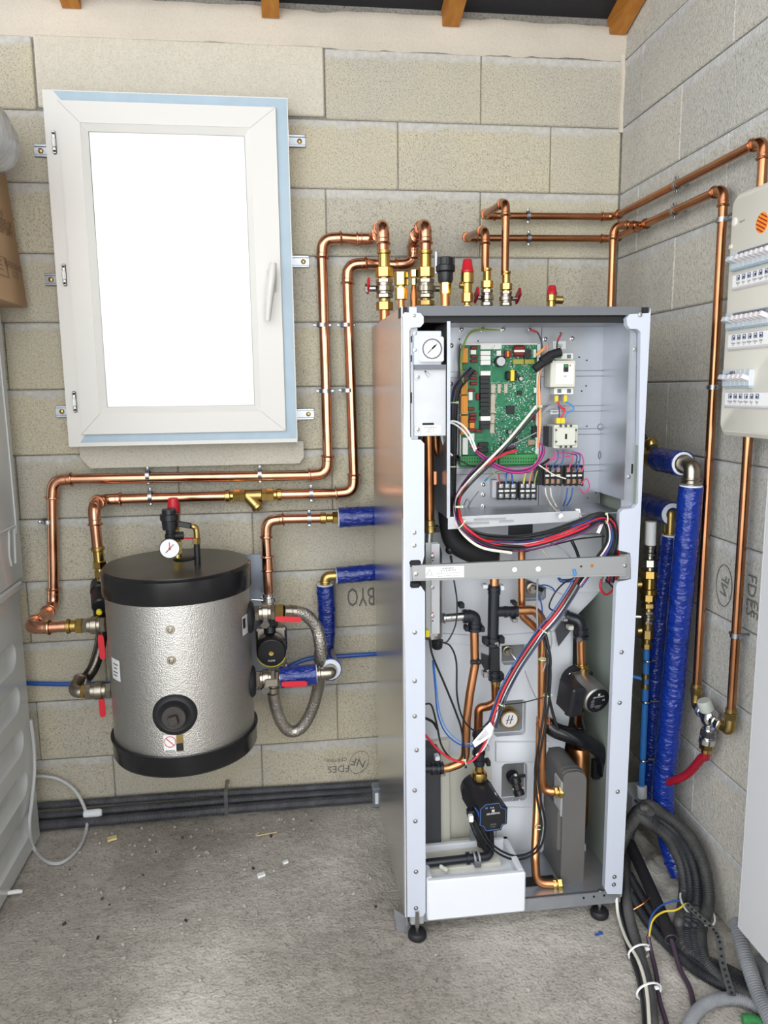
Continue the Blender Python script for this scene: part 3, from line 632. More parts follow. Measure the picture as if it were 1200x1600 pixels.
# ---------------------------------------------------------------- pump, hoses and valves right of the tank
pumpY = -.20
pp = thing('circulation_pump', (B(417, 1015, -.1).x, -.1, B(417, 1100, -.1).z), 'round black circulation pump on a grey mounting plate right of the silver tank', 'pump')
mat('plate_grey', (150, 158, 172), .3, .6)
a, b_ = B(393, 866, -.02), B(431, 1056, -.02); obj('mounting_plate', MB().box(a.x-.05, b_.x, -.026, -.022, b_.z, a.z, .001), 'plate_grey', pp)
obj('screw', MB().lathe(B(424, 876, -.026), (0, -1, 0), [(0, .008), (.004, .007), (.005, .004)], 10), 'steel', pp)
fc = B(424, 1020, pumpY); ax = V((0, -1, -.05)).normalized(); mb = MB()
mb.lathe(fc-ax*.115, ax, [(0, .03), (.01, .044), (.045, .046), (.05, .044), (.055, .0465), (.108, .0465), (.114, .0435), (.115, .042)], 36)
obj('motor', mb, 'black_plastic', pp)
obj('flange', MB().obox(fc-ax*.075+V((0, 0, .018)), (.05, 0, 0), ax*.008, (0, 0, .045), .008), 'nickel', pp)
c0 = fc-ax*.075
for sx_ in (-1, 1): obj('bolt', MB().cyl(c0+V((sx_*.041, 0, .054))+ax*.006, c0+V((sx_*.041, 0, .054))+ax*.014, .0055, 8), 'steel', pp)
fcx = obj('face_plate', MB().cyl(fc, fc+ax*.0015, .041, 36), 'dark', pp); obj('trim_ring', MB().torus(fc+ax*.001, ax, .0385, .0006, 32, 4), 'brass_old', fcx)
obj('centre_screw', MB().cyl(fc, fc+ax*.007, .0075, 12), 'brass_bright', fcx)
ux = V((0, -.05, 1)); text('BUPHTO', fc+ax*.0022+V((0, 0, .024)), X3, Z3, .011, 'white', fcx); text('PUMP', fc+ax*.0022+V((0, 0, -.026)), X3, Z3, .009, 'white', fcx)
obj('status_ring', MB().tube([fc+ax*.002+V((.0455*math.cos(t), 0, .0455*math.sin(t))) for t in [math.pi*(1.12+.76*i/16) for i in range(17)]], .0014, 5), 'yellow', pp)
obj('pump_inlet', stack(MB(), B(421, 968, -.12), B(422, 998, -.14), [(0, .4, .027, 8), (.35, 1, .02, 14)]), 'black_plastic', pp)
obj('coupling', stack(MB(), B(419, 927, -.1), B(420, 945, -.1), [(0, .35, .018, 16), (.3, .7, .026, 14), (.7, 1, .02, 12)]), 'chrome', pp)
obj('strap', MB().cyl(B(393, 937, -.12), B(411, 938, -.12), .0035, 8), 'steel', pp)

mat('braid', (176, 170, 162), .32, .9, bump=.9, bscale=210, bdist=.003, var=.25, vscale=160)
hose = thing('flexible_hose', B(497, 1030, -.22), 'looped stainless braided hose right of the silver tank, with red lever valve', 'hose')
zv = B(415, 957, TY).z
v0, v1 = B(398, 958, TY), B(430, 957, TY); v0.z = v1.z = zv
valve(hose, v0, v1, .0275, (0, -1, -.5), lever=(B(430, 967, TY-.05), B(471, 968, TY-.05), V((0, 0, .0085)), .004, 'red_vinyl'))
a, b_ = B(430, 957, TY), B(443, 957, TY); a.z = b_.z = zv; obj('brass_union', stack(MB(), a, b_, [(0, 1, .026, 6)]), 'brass_old', hose)
c = B(462, 956, TY+.01); obj('ferrule', stack(MB(), b_, c, [(0, .55, .021, 18), (.5, .6, .023, 18), (.6, 1, .0215, 18)]), 'nickel', hose)
hp_ = [c-(c-b_)*.2, c, B(478, 961, TY+.02), B(494, 980, TY+.03), B(501, 1010, TY+.03), B(501, 1040, TY+.05), B(497, 1075, TY+.1), B(487, 1110, TY+.12), B(472, 1136, TY+.13), B(455, 1143, TY+.13), B(441, 1131, TY+.12), B(431, 1105, TY+.11), B(427, 1082, TY+.10)]
obj('braided_tube', MB().tube(smooth(hp_, 8), .0195, 16), 'braid', hose)
obj('ferrule', stack(MB(), hp_[-1], B(427, 1064, TY+.10), [(0, .5, .0205, 16), (.5, 1, .017, 12)]), 'nickel', hose)
obj('brass_nut', stack(MB(), B(427, 1066, TY+.10), B(427, 1052, TY+.1), [(0, 1, .021, 6)]), 'brass_old', hose)
for x, y in ((394, 965), (397, 1066)):
    q = B(x, y, TY-.02); obj('rosette', MB().lathe(q+V((-.012, .01, 0)), X3, [(0, .050), (.010, .047), (.016, .040), (.017, .03)], 28), 'rubber', tank)

low = thing('insulated_pipe', B(508, 1000, -.1), 'blue foil insulated pipe bending up the wall beside the looped braided hose', 'pipe')
zl2 = B(415, 1060, TY).z; v0, v1 = B(400, 1061, TY), B(430, 1059, TY); v0.z = v1.z = zl2
valve(low, v0, v1, .0275, (0, -1, -.35), lever=(B(440, 1069, TY-.05), B(480, 1068, TY-.05), V((0, 0, .0085)), .004, 'red_vinyl'))
mb = MB(); mb.obox(B(424, 1067, TY-.05), (.02, 0, 0), (0, .002, 0), (0, 0, .012), .002); obj('lever_plate', mb, 'nickel', low)
a = B(442, 1057, TY); a.z = zl2; obj('brass_union', stack(MB(), v1, a, [(0, .5, .02, 6), (.5, 1, .022, 14)]), 'nickel', low)
e1 = B(494, 1052, TY); e1.z = zl2+.005
s = obj('insulation', sleeve(MB(), [a-V((.008, 0, 0)), e1], .0325, sd=4), 'blue_foil', low, label='shiny blue foil insulation sleeve'); obj('core', sleeve_end(MB(), e1, (1, 0, 0), .018, .03), 'foam_white', s)
en = B(514, 1050, TY); en.z = zl2+.005; back = V((en.x-.004, -.085, en.z-.004))
mb = MB(); stack(mb, e1-V((.004, 0, 0)), e1.lerp(en, .6), [(0, .5, .02, 16), (.4, .6, .024, 16), (.6, 1, .02, 16)]); mb.tube(smooth([e1.lerp(en, .5), e1.lerp(en, .85), en+V((.004, .006, 0)), en+V((.006, .035, 0))], 5), .0195, 14); mb.torus(en+V((.006, .035, 0)), Y3, .021, .003, 16, 6)
obj('steel_elbow', mb, 'nickel', low)
s0 = en+V((.006, .03, 0)); s = obj('insulation', sleeve(MB(), [s0, V((back.x, -.15, back.z)), V((back.x, back.y, back.z))], .037, sd=7), 'blue_foil', low); obj('core', sleeve_end(MB(), s0, (0, -1, 0), .02, .034), 'foam_white', s)
zt = B(508, 914, -.085).z; xs_ = B(508, 914, -.085).x
s = obj('insulation', sleeve(MB(), [V((back.x, -.085, back.z-.03)), V((xs_+.003, -.085, (back.z+zt)/2)), V((xs_, -.085, zt))], .0295, sd=9), 'blue_foil', low); obj('core', sleeve_end(MB(), V((xs_, -.085, zt)), Z3, .014, .027), 'foam_white', s)
ze = B(515, 900, -.085).z
mb = MB(); mb.tube(fillet([V((xs_, -.085, zt-.01)), V((xs_, -.085, ze)), V((B(526, 899, -.085).x, -.085, ze))], .02, 6)[0], .0165, 14); mb.torus((xs_, -.085, zt+.012), Z3, .0175, .002, 16, 5); obj('brass_elbow', mb, 'brass_old', low)
x0 = B(526, 899, -.085).x; s = obj('insulation', sleeve(MB(), [V((x0, -.085, ze)), V((B(602, 896, -.085).x, -.085, ze+.008))], .0285, sd=11), 'blue_foil', low); obj('core', sleeve_end(MB(), V((x0, -.085, ze)), (-1, 0, 0), .017, .0275), 'foam_white', s)

bp_ = MB(); pts = [B(20, 1067, -.012), B(100, 1069, -.012), B(180, 1068, -.012), B(300, 1062, -.012), B(425, 1053, -.014), B(455, 1040, -.014), B(485, 1029, -.012), B(540, 1025, -.012), B(600, 1021, -.012)]
tb = obj('blue_water_tube', bp_.tube(smooth(pts, 8), .0075, 8), 'blue_pipe'); tag(tb, 'thin blue plastic tube running along the wall behind the silver tank', 'tube')
sp = B(447, 1040, -.014); obj('pipe_clip', MB().torus(sp, X3, .010, .003, 14, 6).cyl(sp+V((0, 0, .008)), sp+V((0, .01, .018)), .003, 8), 'steel', tb)

hs2 = thing('flexible_hose', B(145, 1040, -.2), 'dark glossy braided hose behind the red lever left of the silver tank, with nickel valve', 'hose')
zl3 = B(155, 1079, TY).z; a, b_ = B(134, 1080, TY), B(175, 1078, TY); a.z = b_.z = zl3
valve(hs2, a, b_, .0255, None, lever=(B(158.5, 1092, TY-.02), B(161, 1120, TY-.02), V((.0085, 0, 0)), .004, 'red_vinyl'))
obj('brass_union', stack(MB(), B(127, 1080, TY)*1.0, a, [(0, .9, .022, 6), (.9, 1, .02, 16)]), 'brass', hs2)
e = B(121, 1081, TY); mb = MB(); mb.tube(smooth([a, e, e+V((-.012, .02, .006)), e+V((-.004, .06, .02))], 6), .0175, 14); mb.torus(e+V((-.004, .055, .018)), V((0, 1, .3)), .019, .003, 16, 6); obj('steel_elbow', mb, 'nickel', hs2)
mat('hose_dark', (92, 86, 80), .2, .9, bump=.4, bscale=120)
obj('braided_tube', MB().tube(smooth([e+V((-.004, .05, .016)), B(131, 1063, -.17), B(145, 1045, -.14), B(155, 1015, -.12), B(160, 985, -.12), B(166, 940, -.13)], 6), .0185, 14), 'hose_dark', hs2)

# ---------------------------------------------------------------- stacked white appliances at the left edge
mat('enamel', (206, 208, 208), .22, coat=.3)
AX = -1.291
def ribs(mb, y0, zs, h):
    for z in zs:
        n = 8; pts = []
        ya, yb = y0, -1.5; t = h/2
        prof = [V((AX, yb, z-t)), V((AX, ya-t, z-t))]+[V((AX, ya-t+t*.7*math.sin(a), z-t*math.cos(a))) for a in [math.pi*i/n for i in range(1, n)]]+[V((AX, ya-t, z+t)), V((AX, yb, z+t))]
        c = V((AX, (ya+yb)/2, z)); inner = [V((AX-.014, q.y-(.014 if q.y > yb+.01 else 0), z+(q.z-z)*.72)) for q in prof]; k = len(prof)
        mb.add(prof+inner, [(i, i+1, k+i+1, k+i) for i in range(k-1)]+[tuple(range(k, 2*k))])
def appliance(z0, z1, yb, label, x):
    t = thing('white_appliance', (x-.3, -.4, z0), label, 'appliance', None); return t
w1 = appliance(0, .83, -.12, 'lower of the two white appliances stacked at the left edge, its side pressed with grooves', AX)
# side sheet with pressed grooves: strips between grooves plus the groove dishes
zs = [.11, .245, .38, .515, .65]; hh = .085
mb = MB(); ys0, ye = -.135, -1.5; n = 8
def sheet(mb, z0, z1): mb.quad((AX, ye, z0), (AX, ys0, z0), (AX, ys0, z1), (AX, ye, z1))
edges = [.012]+[q for z in zs for q in (z-hh/2, z+hh/2)]+[.83]
for i in range(0, len(edges), 2): sheet(mb, edges[i], edges[i+1])
for z in zs:    # rounded end fill between groove and rear edge
    t = hh/2; y0 = -.20; arc = [V((AX, y0-t+t*math.sin(a), z-t*math.cos(a))) for a in [math.pi*i/n for i in range(n+1)]]
    for a, b_ in zip(arc, arc[1:]): mb.quad(a, (AX, ys0, a.z), (AX, ys0, b_.z), b_)
ribs_mb = MB()
for z in zs:
    t = hh/2; y0 = -.20; arc = [V((AX, ye, z-t))]+[V((AX, y0-t+t*math.sin(a), z-t*math.cos(a))) for a in [math.pi*i/n for i in range(n+1)]]+[V((AX, ye, z+t))]
    k = len(arc); inn = [V((AX-.012, q.y-(.012 if q.y > ye+.01 else 0), z+(q.z-z)*.7)) for q in arc]
    mb.add(arc+inn, [(i+1, i, k+i, k+i+1) for i in range(k-1)]+[tuple(range(2*k-1, k-1, -1))])
mb.box(AX-.6, AX-.03, ye, ys0, .012, .83); mb.box(AX-.03, AX-.0005, ys0-.006, ys0, .012, .83); mb.box(AX-.03, AX-.0005, ye, ys0, .824, .83); mb.box(AX-.03, AX-.0005, ye, ys0, .012, .016)
obj('cabinet', mb, 'enamel', w1, ang=50)
obj('top_plate', MB().box(AX-.61, AX+.012, ye, ys0+.012, .83, .858, .006), 'enamel', w1)
for yf_ in (-.18, -1.4): obj('foot', MB().cyl((AX-.05, yf_, 0), (AX-.05, yf_, .02), .02, 12), 'dark', w1)
w2 = appliance(.86, 1.676, -.1, 'upper of the two white appliances stacked at the left edge, under the cardboard box', AX)
A2 = -1.282; ys2 = -.098
mb = MB(); mb.box(A2-.6, A2, ye, ys2, .858, 1.676, .006); obj('cabinet', mb, 'enamel', w2)
pr = [V((A2, -.16, 1.60)), V((A2, -.145, 1.58)), V((A2, -.135, 1.05)), V((A2, -.15, 1.02)), V((A2, -.165, .92))]
obj('pressed_seam', MB().tube(smooth(pr, 6), .004, 6), 'enamel', w2)
pr = [V((A2, -.2, .92)), V((A2, -.21, .96)), V((A2, -.2, 1.02)), V((A2, -.24, 1.03)), V((A2, -1.4, 1.03))]
obj('pressed_seam', MB().tube(smooth(pr, 6), .004, 6), 'enamel', w2)
q = B(27, 1392, -.3); fp = F(27, 1393, .01); pg_ = obj('plastic_peg', MB().tube([fp+V((-.03, -.012, .006)), fp+V((0, 0, .0)), fp+V((.012, .004, -.004))], [.006, .0065, .005], 8), 'white'); tag(pg_, 'small white plastic peg on the floor beside the lower white appliance', 'peg')

# cardboard box and plastic bag on top
mat('cardboard', (176, 142, 108), .75, var=.06, vscale=5); mat('cardboard_ink', (120, 92, 70), .8)
bx = thing('cardboard_box', (-1.42, -.35, 1.677), 'brown cardboard box standing on the upper white appliance', 'box')
f0, f1 = B(44, 487, -.06), B(9, 262, -.06)
f0.z = 1.678; top_ = V((f1.x, -.07, f1.z)); front = V((0, -.62, 0)); wd = V((-.36, 0, 0))
mb = MB(); vs = [f0, f0+front, f0+front+wd, f0+wd, top_, top_+front, top_+front+wd, top_+wd]; mb.add(vs, [(3, 2, 1, 0), (4, 5, 6, 7), (1, 5, 4, 0), (2, 6, 5, 1), (3, 7, 6, 2), (0, 4, 7, 3)])
obj('carton', mb, 'cardboard', bx, ang=20); eu = (top_-f0).normalized(); nb = V((1, 0, -(eu.x/eu.z))).normalized()
def onbox(t, dy, off=.0015): return f0+(top_-f0)*t+V((0, -dy, 0))+nb*off
for t, dy, s_, sz in ((.62, .16, 'CARTON', .032), (.56, .12, 'THIS SIDE UP', .03), (.505, .10, 'KEEP DRY', .03), (.44, .20, 'C', .036), (.27, .075, 'MADE IN EU', .026), (.21, .07, 'C O', .026)):
    text(s_, onbox(t, dy), Y3, eu, sz, 'cardboard_ink', bx, 'printing', 'CENTER')
mb = MB()
for t0, t1, a, b_ in ((.30, .305, .13, .36), (.17, .175, .13, .36)): mb.quad(onbox(t0, b_), onbox(t0, a), onbox(t1, a), onbox(t1, b_))
for dy in (.13, .355): mb.quad(onbox(.17, dy+.004), onbox(.17, dy), onbox(.305, dy), onbox(.305, dy+.004))
for t in (.27, .24, .21): mb.quad(onbox(t, .33), onbox(t, .17), onbox(t+.008, .17), onbox(t+.008, .33))
obj('printed_panel', mb, 'cardboard_ink', bx)
mat('plastic_film', (214, 214, 216), .18, trans=0, alpha=.72, bump=.6, bscale=12, bdist=.02, col2=(180, 180, 184), vscale=9)
bc = B(0, 245, -.3); mb = MB(); n1, n2 = 22, 14; cz_ = top_.z+.05
vs = []
for j in range(n2+1):
    for i in range(n1):
        th = 2*math.pi*i/n1; ph = math.pi*j/n2; sx_, sy_, sz_ = .24, .34, .095
        q = V((sx_*math.copysign(abs(math.cos(th)*math.sin(ph))**.6, math.cos(th)), sy_*math.copysign(abs(math.sin(th)*math.sin(ph))**.6, math.sin(th)), sz_*math.copysign(abs(math.cos(ph))**.7, math.cos(ph))))
        q *= 1+.10*noise.noise(q*11); q += V((-1.385, -.42, cz_+.02))
        if q.x > top_.x-.004: q.z -= .05*min(1, (q.x-top_.x+.004)/.03)
        elif q.z < top_.z+.004: q.z = top_.z+.004
        vs.append(q)
fs = [(j*n1+i, (j+1)*n1+i, (j+1)*n1+(i+1) % n1, j*n1+(i+1) % n1) for j in range(n2) for i in range(n1)]
bag = obj('plastic_bag', mb.add(vs, fs), 'plastic_film', ang=180); tag(bag, 'crumpled clear plastic bag lying on top of the cardboard box', 'bag')

# power cord looping down beside the appliance
mat('cord_grey', (196, 196, 198), .35)
XK = AX+.009; cpts = [Q(48, 1125, XK), Q(53, 1165, XK), Q(54, 1205, XK), Q(50, 1250, XK), Q(46, 1290, XK), F(53, 1326, .008), F(75, 1347, .006), F(100, 1346, .006), F(125, 1322, .006), B(136, 1290, -.10), B(132, 1262, -.06), B(115, 1233, -.035), B(90, 1217, -.025), B(66, 1213, -.03), B(52, 1214, -.045)]
cd_ = obj('power_cord', MB().tube(smooth(cpts, 8), .0055, 8), 'cord_grey'); tag(cd_, 'light grey power cord looping down beside the lower white appliance', 'cord')

# ---------------------------------------------------------------- corrugated conduits along the foot of the back wall
def corr(mb, pts, r, pitch=.0046, n=10, amp=.15, k=10):
    pts = smooth(pts, k); P = [pts[0]]; acc = 0; st_ = pitch/4
    for a, b_ in zip(pts, pts[1:]):
        L_ = (b_-a).length; d = st_-acc
        while d <= L_: P.append(a.lerp(b_, d/L_)); d += st_
        acc = L_-(d-st_)
    return mb.tube(P, [r*(1-amp) if i % 4 > 1 else r for i in range(len(P))], n)
mat('conduit_wall', (66, 67, 74), .5, col2=(100, 100, 104), vscale=14); mat('conduit_black', (36, 37, 41), .45, col2=(58, 59, 63), vscale=14); mat('conduit_grey', (150, 152, 156), .5, col2=(120, 122, 126), vscale=9); mat('conduit_dusty', (42, 42, 45), .5, col2=(84, 83, 82), vscale=11)
cds = [([(-1.5, -.022, .055), (-1.2, -.02, .052), (-.85, -.018, .05), (-.5, -.02, .045), (-.12, -.02, .04)], .0135, 'highest of the three dark conduits along the foot of the wall below the tank', 'conduit_wall'),
       ([(-1.5, -.05, .03), (-1.15, -.045, .03), (-.8, -.04, .03), (-.45, -.035, .026), (-.12, -.04, .022)], .0135, 'middle one of the three dark conduits along the foot of the wall below the tank', 'conduit_wall'),
       ([(-1.5, -.085, .016), (-1.2, -.082, .016), (-.95, -.078, .016), (-.6, -.07, .016), (-.12, -.072, .016)], .0175, 'frontmost of the three dark conduits along the foot of the wall, on the floor', 'conduit_wall')]
for pts, r, lab, m in cds: tag(obj('corrugated_conduit', corr(MB(), pts, r, n=8, k=4), m), lab, 'conduit')
e = B(145, 1272, -.07); tag(obj('end_cap', MB().lathe(e+V((-.03, 0, .002)), V((1, 0, .02)), [(0, .008), (.004, .013), (.05, .014), (.06, .010)], 12), 'foam_white'), 'small white plastic cap lying on the conduits behind the cord', 'cap')
e = B(354, 1268, -.09); stp = MB()
for i in range(7): stp.box(e.x-.006, e.x+.006, -.094+.0, -.0925, .012+.011*i, .0215+.011*i)
stp.box(e.x-.006, e.x-.003, -.0945, -.0922, .005, .09); stp.box(e.x+.003, e.x+.006, -.0945, -.0922, .005, .09); stp.box(e.x-.006, e.x+.006, -.094, -.005, .088, .0895)
tag(obj('perforated_strap', stp, 'zinc'), 'short perforated metal strap holding the conduits below the tank', 'strap')
jb = thing('floor_socket', (-.2, -.08, 0), 'small grey junction box on the floor behind the cabinet at the end of the conduits', 'box')
a, b_ = B(581, 1240, -.09), B(592, 1267, -.09); obj('housing', MB().box(a.x, a.x+.05, -.12, -.07, .004, .075, .004), 'plate_grey', jb); obj('label_plate', MB().box(a.x+.008, a.x+.045, -.1212, -.12, .02, .06), 'paper', jb)
# ================================================================ the open heat pump cabinet
HX0, HX1, HY0, HY1, HZ0, HZ1 = -.191, .409, -.759, -.16, .057, 1.611
hp = thing('heat_pump_cabinet', (.109, -.46, 0), 'tall open white and steel cabinet showing circuit board, pipes and pumps', 'heating unit')
mat('stainless', (234, 234, 233), .26, 1, var=.03, vscale=14, stretch=(1, .2, 6))
mat('panel_green', (150, 158, 150), .45, spec=.4); mat('galv', (176, 180, 188), .38, .75, var=.06, vscale=25); mat('galv_light', (186, 188, 192), .42, .5, var=.05, vscale=18)
mat('tray_metal', (166, 169, 175), .33, .85, var=.05, vscale=12); mat('lip_grey', (104, 107, 112), .45); mat('epp_white', (226, 229, 235), .55, spec=.3)
mat('beige_board', (206, 204, 192), .6); mat('grey_pocket', (140, 142, 142), .5, .4); mat('slab_grey', (70, 72, 76), .6); mat('hx_grey', (98, 96, 94), .55, var=.08, vscale=9, bump=.1, bscale=90)
mat('bar_grey', (164, 165, 165), .4, .5)
def hob(name, mb, m, par=None, lab=None, **k): return obj(name, mb, m, par or hp, lab, **k)
def rprism(pix, y, th, m, name, par=None, lab=None):
    """plate cut to an outline: pixels on the plane Y=y, thickness th going back"""
    return hob(name, MB().prism([B(a, b_, y) for a, b_ in pix], (0, th, 0)), m, par, lab)
def pbox(mb, x0, y0, x1, y1, yb, yf, bev=0):
    """box whose front face (plane Y=yf) covers the pixel rectangle and which reaches back to Y=yb"""
    a, b_ = B(x0, y0, yf), B(x1, y1, yf); return mb.box(min(a.x, b_.x), max(a.x, b_.x), yf, yb, min(a.z, b_.z), max(a.z, b_.z), bev)
def screw_at(x, y, yy, r=.0042, par=None, m='steel', h=.003, nm='screw'):
    c = B(x, y, yy); o = hob(nm, MB().lathe(c, (0, -1, 0), [(0, r*1.45), (.0006, r*1.45), (.0008, r), (h, r*.9), (h+.0006, r*.55), (h*.5, r*.4)], 10), m, par); return o
# sheet metal shell
hob('side_panel', MB().box(HX0, HX0+.003, HY0, HY1, HZ0-.02, HZ1), 'stainless', lab='brushed stainless side panel')
hob('side_panel', MB().box(HX1-.012, HX1-.008, HY0+.004, HY1, HZ0, HZ1-.01), 'panel_green', lab='dull green lined side panel')
hob('back_panel', MB().box(HX0+.004, HX1-.005, HY1-.006, HY1-.001, HZ0, HZ1-.03), 'panel_green')
tp = hob('top_panel', MB().box(HX0+.004, HX1-.005, HY0+.03, HY1-.005, HZ1-.018, HZ1-.012), 'lip_grey')
a = B(640, 480, -.75); hob('top_lip', MB().prism([(B(651, 480, -.752).x, -.752, HZ1+.003), (B(1003, 480, -.752).x, -.752, HZ1+.001), (B(1006, 488, -.752).x, -.752, HZ1-.018), (B(640, 488, -.752).x, -.752, HZ1-.020)], (0, .03, 0)), 'lip_grey')
hob('top_gap_shade', MB().box(HX0+.03, HX1-.02, HY0+.02, HY0+.06, HZ1-.034, HZ1-.02), 'dark')  # dark strip with the shade of the gap under the lip put into its colour
for x0, x1 in ((626, 636), (1004, 1013)): hob('corner_block', pbox(MB(), x0, 480, x1, 496, -.72, -.757), 'dark')
hob('corner_cap', pbox(MB(), 639, 479, 652, 492, -.73, -.756, .002), 'white_paint')
bt = hob('base_tray', MB().box(HX0+.004, HX1-.004, HY0+.02, HY1-.01, HZ0+.012, HZ0+.016).box(HX0+.01, HX1-.01, HY0+.006, HY0+.010, HZ0-.018, HZ0+.018).box(HX0+.004, HX0+.008, HY0+.01, HY1, HZ0, HZ0+.05).box(HX1-.008, HX1-.004, HY0+.01, HY1, HZ0, HZ0+.05), 'galv', ang=30)
for i in range(3): p = B(912+i*16, 1403-i*2, HY0+.005); hob('rivet_hole', MB().cyl(p, p+V((0, -.0012, 0)), .003, 8), 'dark', bt)
hob('tray_slot', MB().box(.1, .24, -.70, -.66, HZ0+.0165, HZ0+.0172), 'dark', bt)
# white front posts
Lp = [(628, 494), (632, 488), (657, 489), (662, 495), (662, 505), (657, 511), (642, 512), (640, 517), (641, 682), (644, 687), (657, 687), (663, 693), (663, 868), (660, 881), (641, 883), (641, 913), (657, 915), (664, 925), (665, 1426), (661, 1432), (633, 1433)]
pl_ = rprism(Lp, HY0, .018, 'white_paint', 'front_post', lab='white front post')
Rp = [(1017, 482), (1014, 489), (984, 491), (979, 497), (980, 508), (985, 514), (996, 514), (1001, 519), (997, 786), (990, 794), (973, 796), (968, 802), (967, 860), (985, 864), (986, 905), (966, 909), (963, 915), (945, 1389), (949, 1397), (972, 1397)]
pr_ = rprism(Rp, HY0, .018, 'white_paint', 'front_post', lab='white front post')
for x, y in ((646, 493), (647, 832), (647, 852), (648, 988), (648, 1064), (648, 1119), (651, 1172), (648, 1235), (649, 1283), (650, 1362), (650, 1419)): screw_at(x, y, HY0, par=pl_)
for x, y in ((1000, 492), (971, 1019), (968, 1098), (965, 1237), (960, 1370), (959, 1382)): screw_at(x, y, HY0, par=pr_)
hob('inner_flange', pbox(MB(), 641, 508, 653, 687, HY0+.024, HY0+.02), 'galv_light')
hob('inner_flange', pbox(MB(), 981, 510, 1000, 795, HY0+.024, HY0+.02), 'galv')
hob('slot', pbox(MB(), 997, 525, 999, 538, HY0+.02, HY0+.0185), 'dark'); hob('slot', pbox(MB(), 987, 725, 989, 740, HY0+.02, HY0+.0185), 'dark')
for x, y in ((991, 546), (982, 745)): screw_at(x, y, HY0+.02)
for y0, y1 in ((525, 535), (555, 565), (613, 630)): hob('slot', pbox(MB(), 642, y0, 644, y1, HY0+.019, HY0+.0185), 'dark')
for y0, y1, x0, x1 in ((876, 884, 640, 658), (910, 919, 641, 657)): hob('buffer', pbox(MB(), x0, y0, x1, y1, HY0+.02, HY0-.004, .004), 'dark')
# cross bar
yb_ = HY0-.012
cb = rprism([(644, 884), (978, 869), (978, 900), (645, 908)], yb_, .012, 'bar_grey', 'cross_bar')
hob('bar_end', MB().prism([B(*q, HY0-.002) for q in ((968, 867), (982, 866), (985, 870), (984, 902), (980, 905), (968, 905))], (0, .002, 0)), 'bar_grey', cb)
hob('bar_end', pbox(MB(), 641, 886, 646, 908, HY0, HY0-.004), 'bar_grey', cb)
hob('bar_edge', MB().cyl(B(645, 906.5, yb_-.001), B(978, 898.5, yb_-.001), .0018, 6), 'galv_light', cb)
for x, y in ((650, 897), (976, 884)): screw_at(x, y, yb_, .004, cb)
for x, y, r, m in ((804, 890, .0062, 'epp_white'), (841, 889, .0066, 'epp_white'), (908, 885, .0025, 'dark'), (925, 884, .0048, 'copper_inner')): c = B(x, y, yb_); hob('hole', MB().cyl(c, c+V((0, -.0008, 0)), r, 14), m, cb)
wl = rprism([(665, 886), (725, 884), (725, 902), (665, 903)], yb_-.0008, .0008, 'paper', 'warning_label', cb)
p = B(671, 895, yb_-.0014); hob('triangle', MB().tube([p+V((-.0075, 0, -.006)), p+V((.0075, 0, -.006)), p+V((0, 0, .0085))], .0007, 4, True), 'ink', cb)
for i, (s_, sz) in enumerate((('WARNING', .0062), ('HOT SURFACE', .0062), ('Some parts of this unit may be hot', .0042), ('Allow to cool before touching', .0042))): text(s_, B(700, 888+i*4.0-(.6 if i else 0), yb_-.0012), (1, 0, .035), Z3, sz, 'ink', cb)
# feet
for x, y, yy in ((653, 1468, 0), (939, 1434, 0)):
    c = F(x, y-6, .012); ft = hob('foot', MB().lathe((c.x, c.y+.01, 0), Z3, [(0, .022), (.003, .0245), (.014, .0245), (.019, .021), (.021, .010)], 22), 'rubber', lab='black rubber foot')
    hob('stud', MB().cyl((c.x, c.y+.01, .018), (c.x, c.y+.01, HZ0+.02), .006, 10), 'steel', ft)
for sx_ in (HX0+.05, HX1-.06): hob('foot', MB().lathe((sx_, HY1-.06, 0), Z3, [(0, .027), (.022, .0285), (.03, .024), (.032, .006), (HZ0, .006)], 16), 'rubber', lab='black rubber foot')
hob('corner_bracket', MB().prism([B(*q, HY0+.03) for q in ((615, 1420), (634, 1432), (648, 1460), (622, 1465))], (0, .003, 0)), 'galv'); hob('corner_bracket', pbox(MB(), 642, 1432, 662, 1443, HY0+.02, HY0+.002), 'galv_light')
hob('corner_bracket', MB().prism([B(*q, HY0+.03) for q in ((952, 1398), (972, 1396), (968, 1410), (952, 1412))], (0, .003, 0)), 'galv')

# moulded white reservoir with pockets
def pillow(pix, y, th, ch):
    pts = [B(a, b_, y) for a, b_ in pix]; n = len(pts); cen = sum(pts, V((0, 0, 0)))/n; out = []
    for i in range(n):
        d0 = (pts[i]-pts[i-1]).normalized(); d1 = (pts[(i+1) % n]-pts[i]).normalized(); nn = V((d0.z+d1.z, 0, -(d0.x+d1.x))); nn.normalize()
        if nn.dot(pts[i]-cen) < 0 and i == 0: sgn = -1
        out.append(nn)
    area = sum(pts[i].x*pts[(i+1) % n].z-pts[(i+1) % n].x*pts[i].z for i in range(n)); sg = 1 if area > 0 else -1
    inner = [p-out[i]*ch*sg for i, p in enumerate(pts)]; mid = [p+V((0, ch, 0)) for p in pts]; back = [p+V((0, th, 0)) for p in pts]; m2 = [p-out[i]*ch*.3*sg+V((0, ch*.3, 0)) for i, p in enumerate(pts)]
    mb = MB(); mb.add(inner+m2+mid+back, [tuple(range(n)) if sg > 0 else tuple(range(n))[::-1]])
    o = []
    for L_ in range(3):
        for i in range(n):
            j = (i+1) % n; f = (L_*n+i, (L_+1)*n+i, (L_+1)*n+j, L_*n+j); o.append(f if sg > 0 else f[::-1])
    o.append(tuple(range(4*n-1, 3*n-1, -1)) if sg > 0 else tuple(range(3*n, 4*n)))
    mb.f += o; mb.m += [0]*len(o); return mb
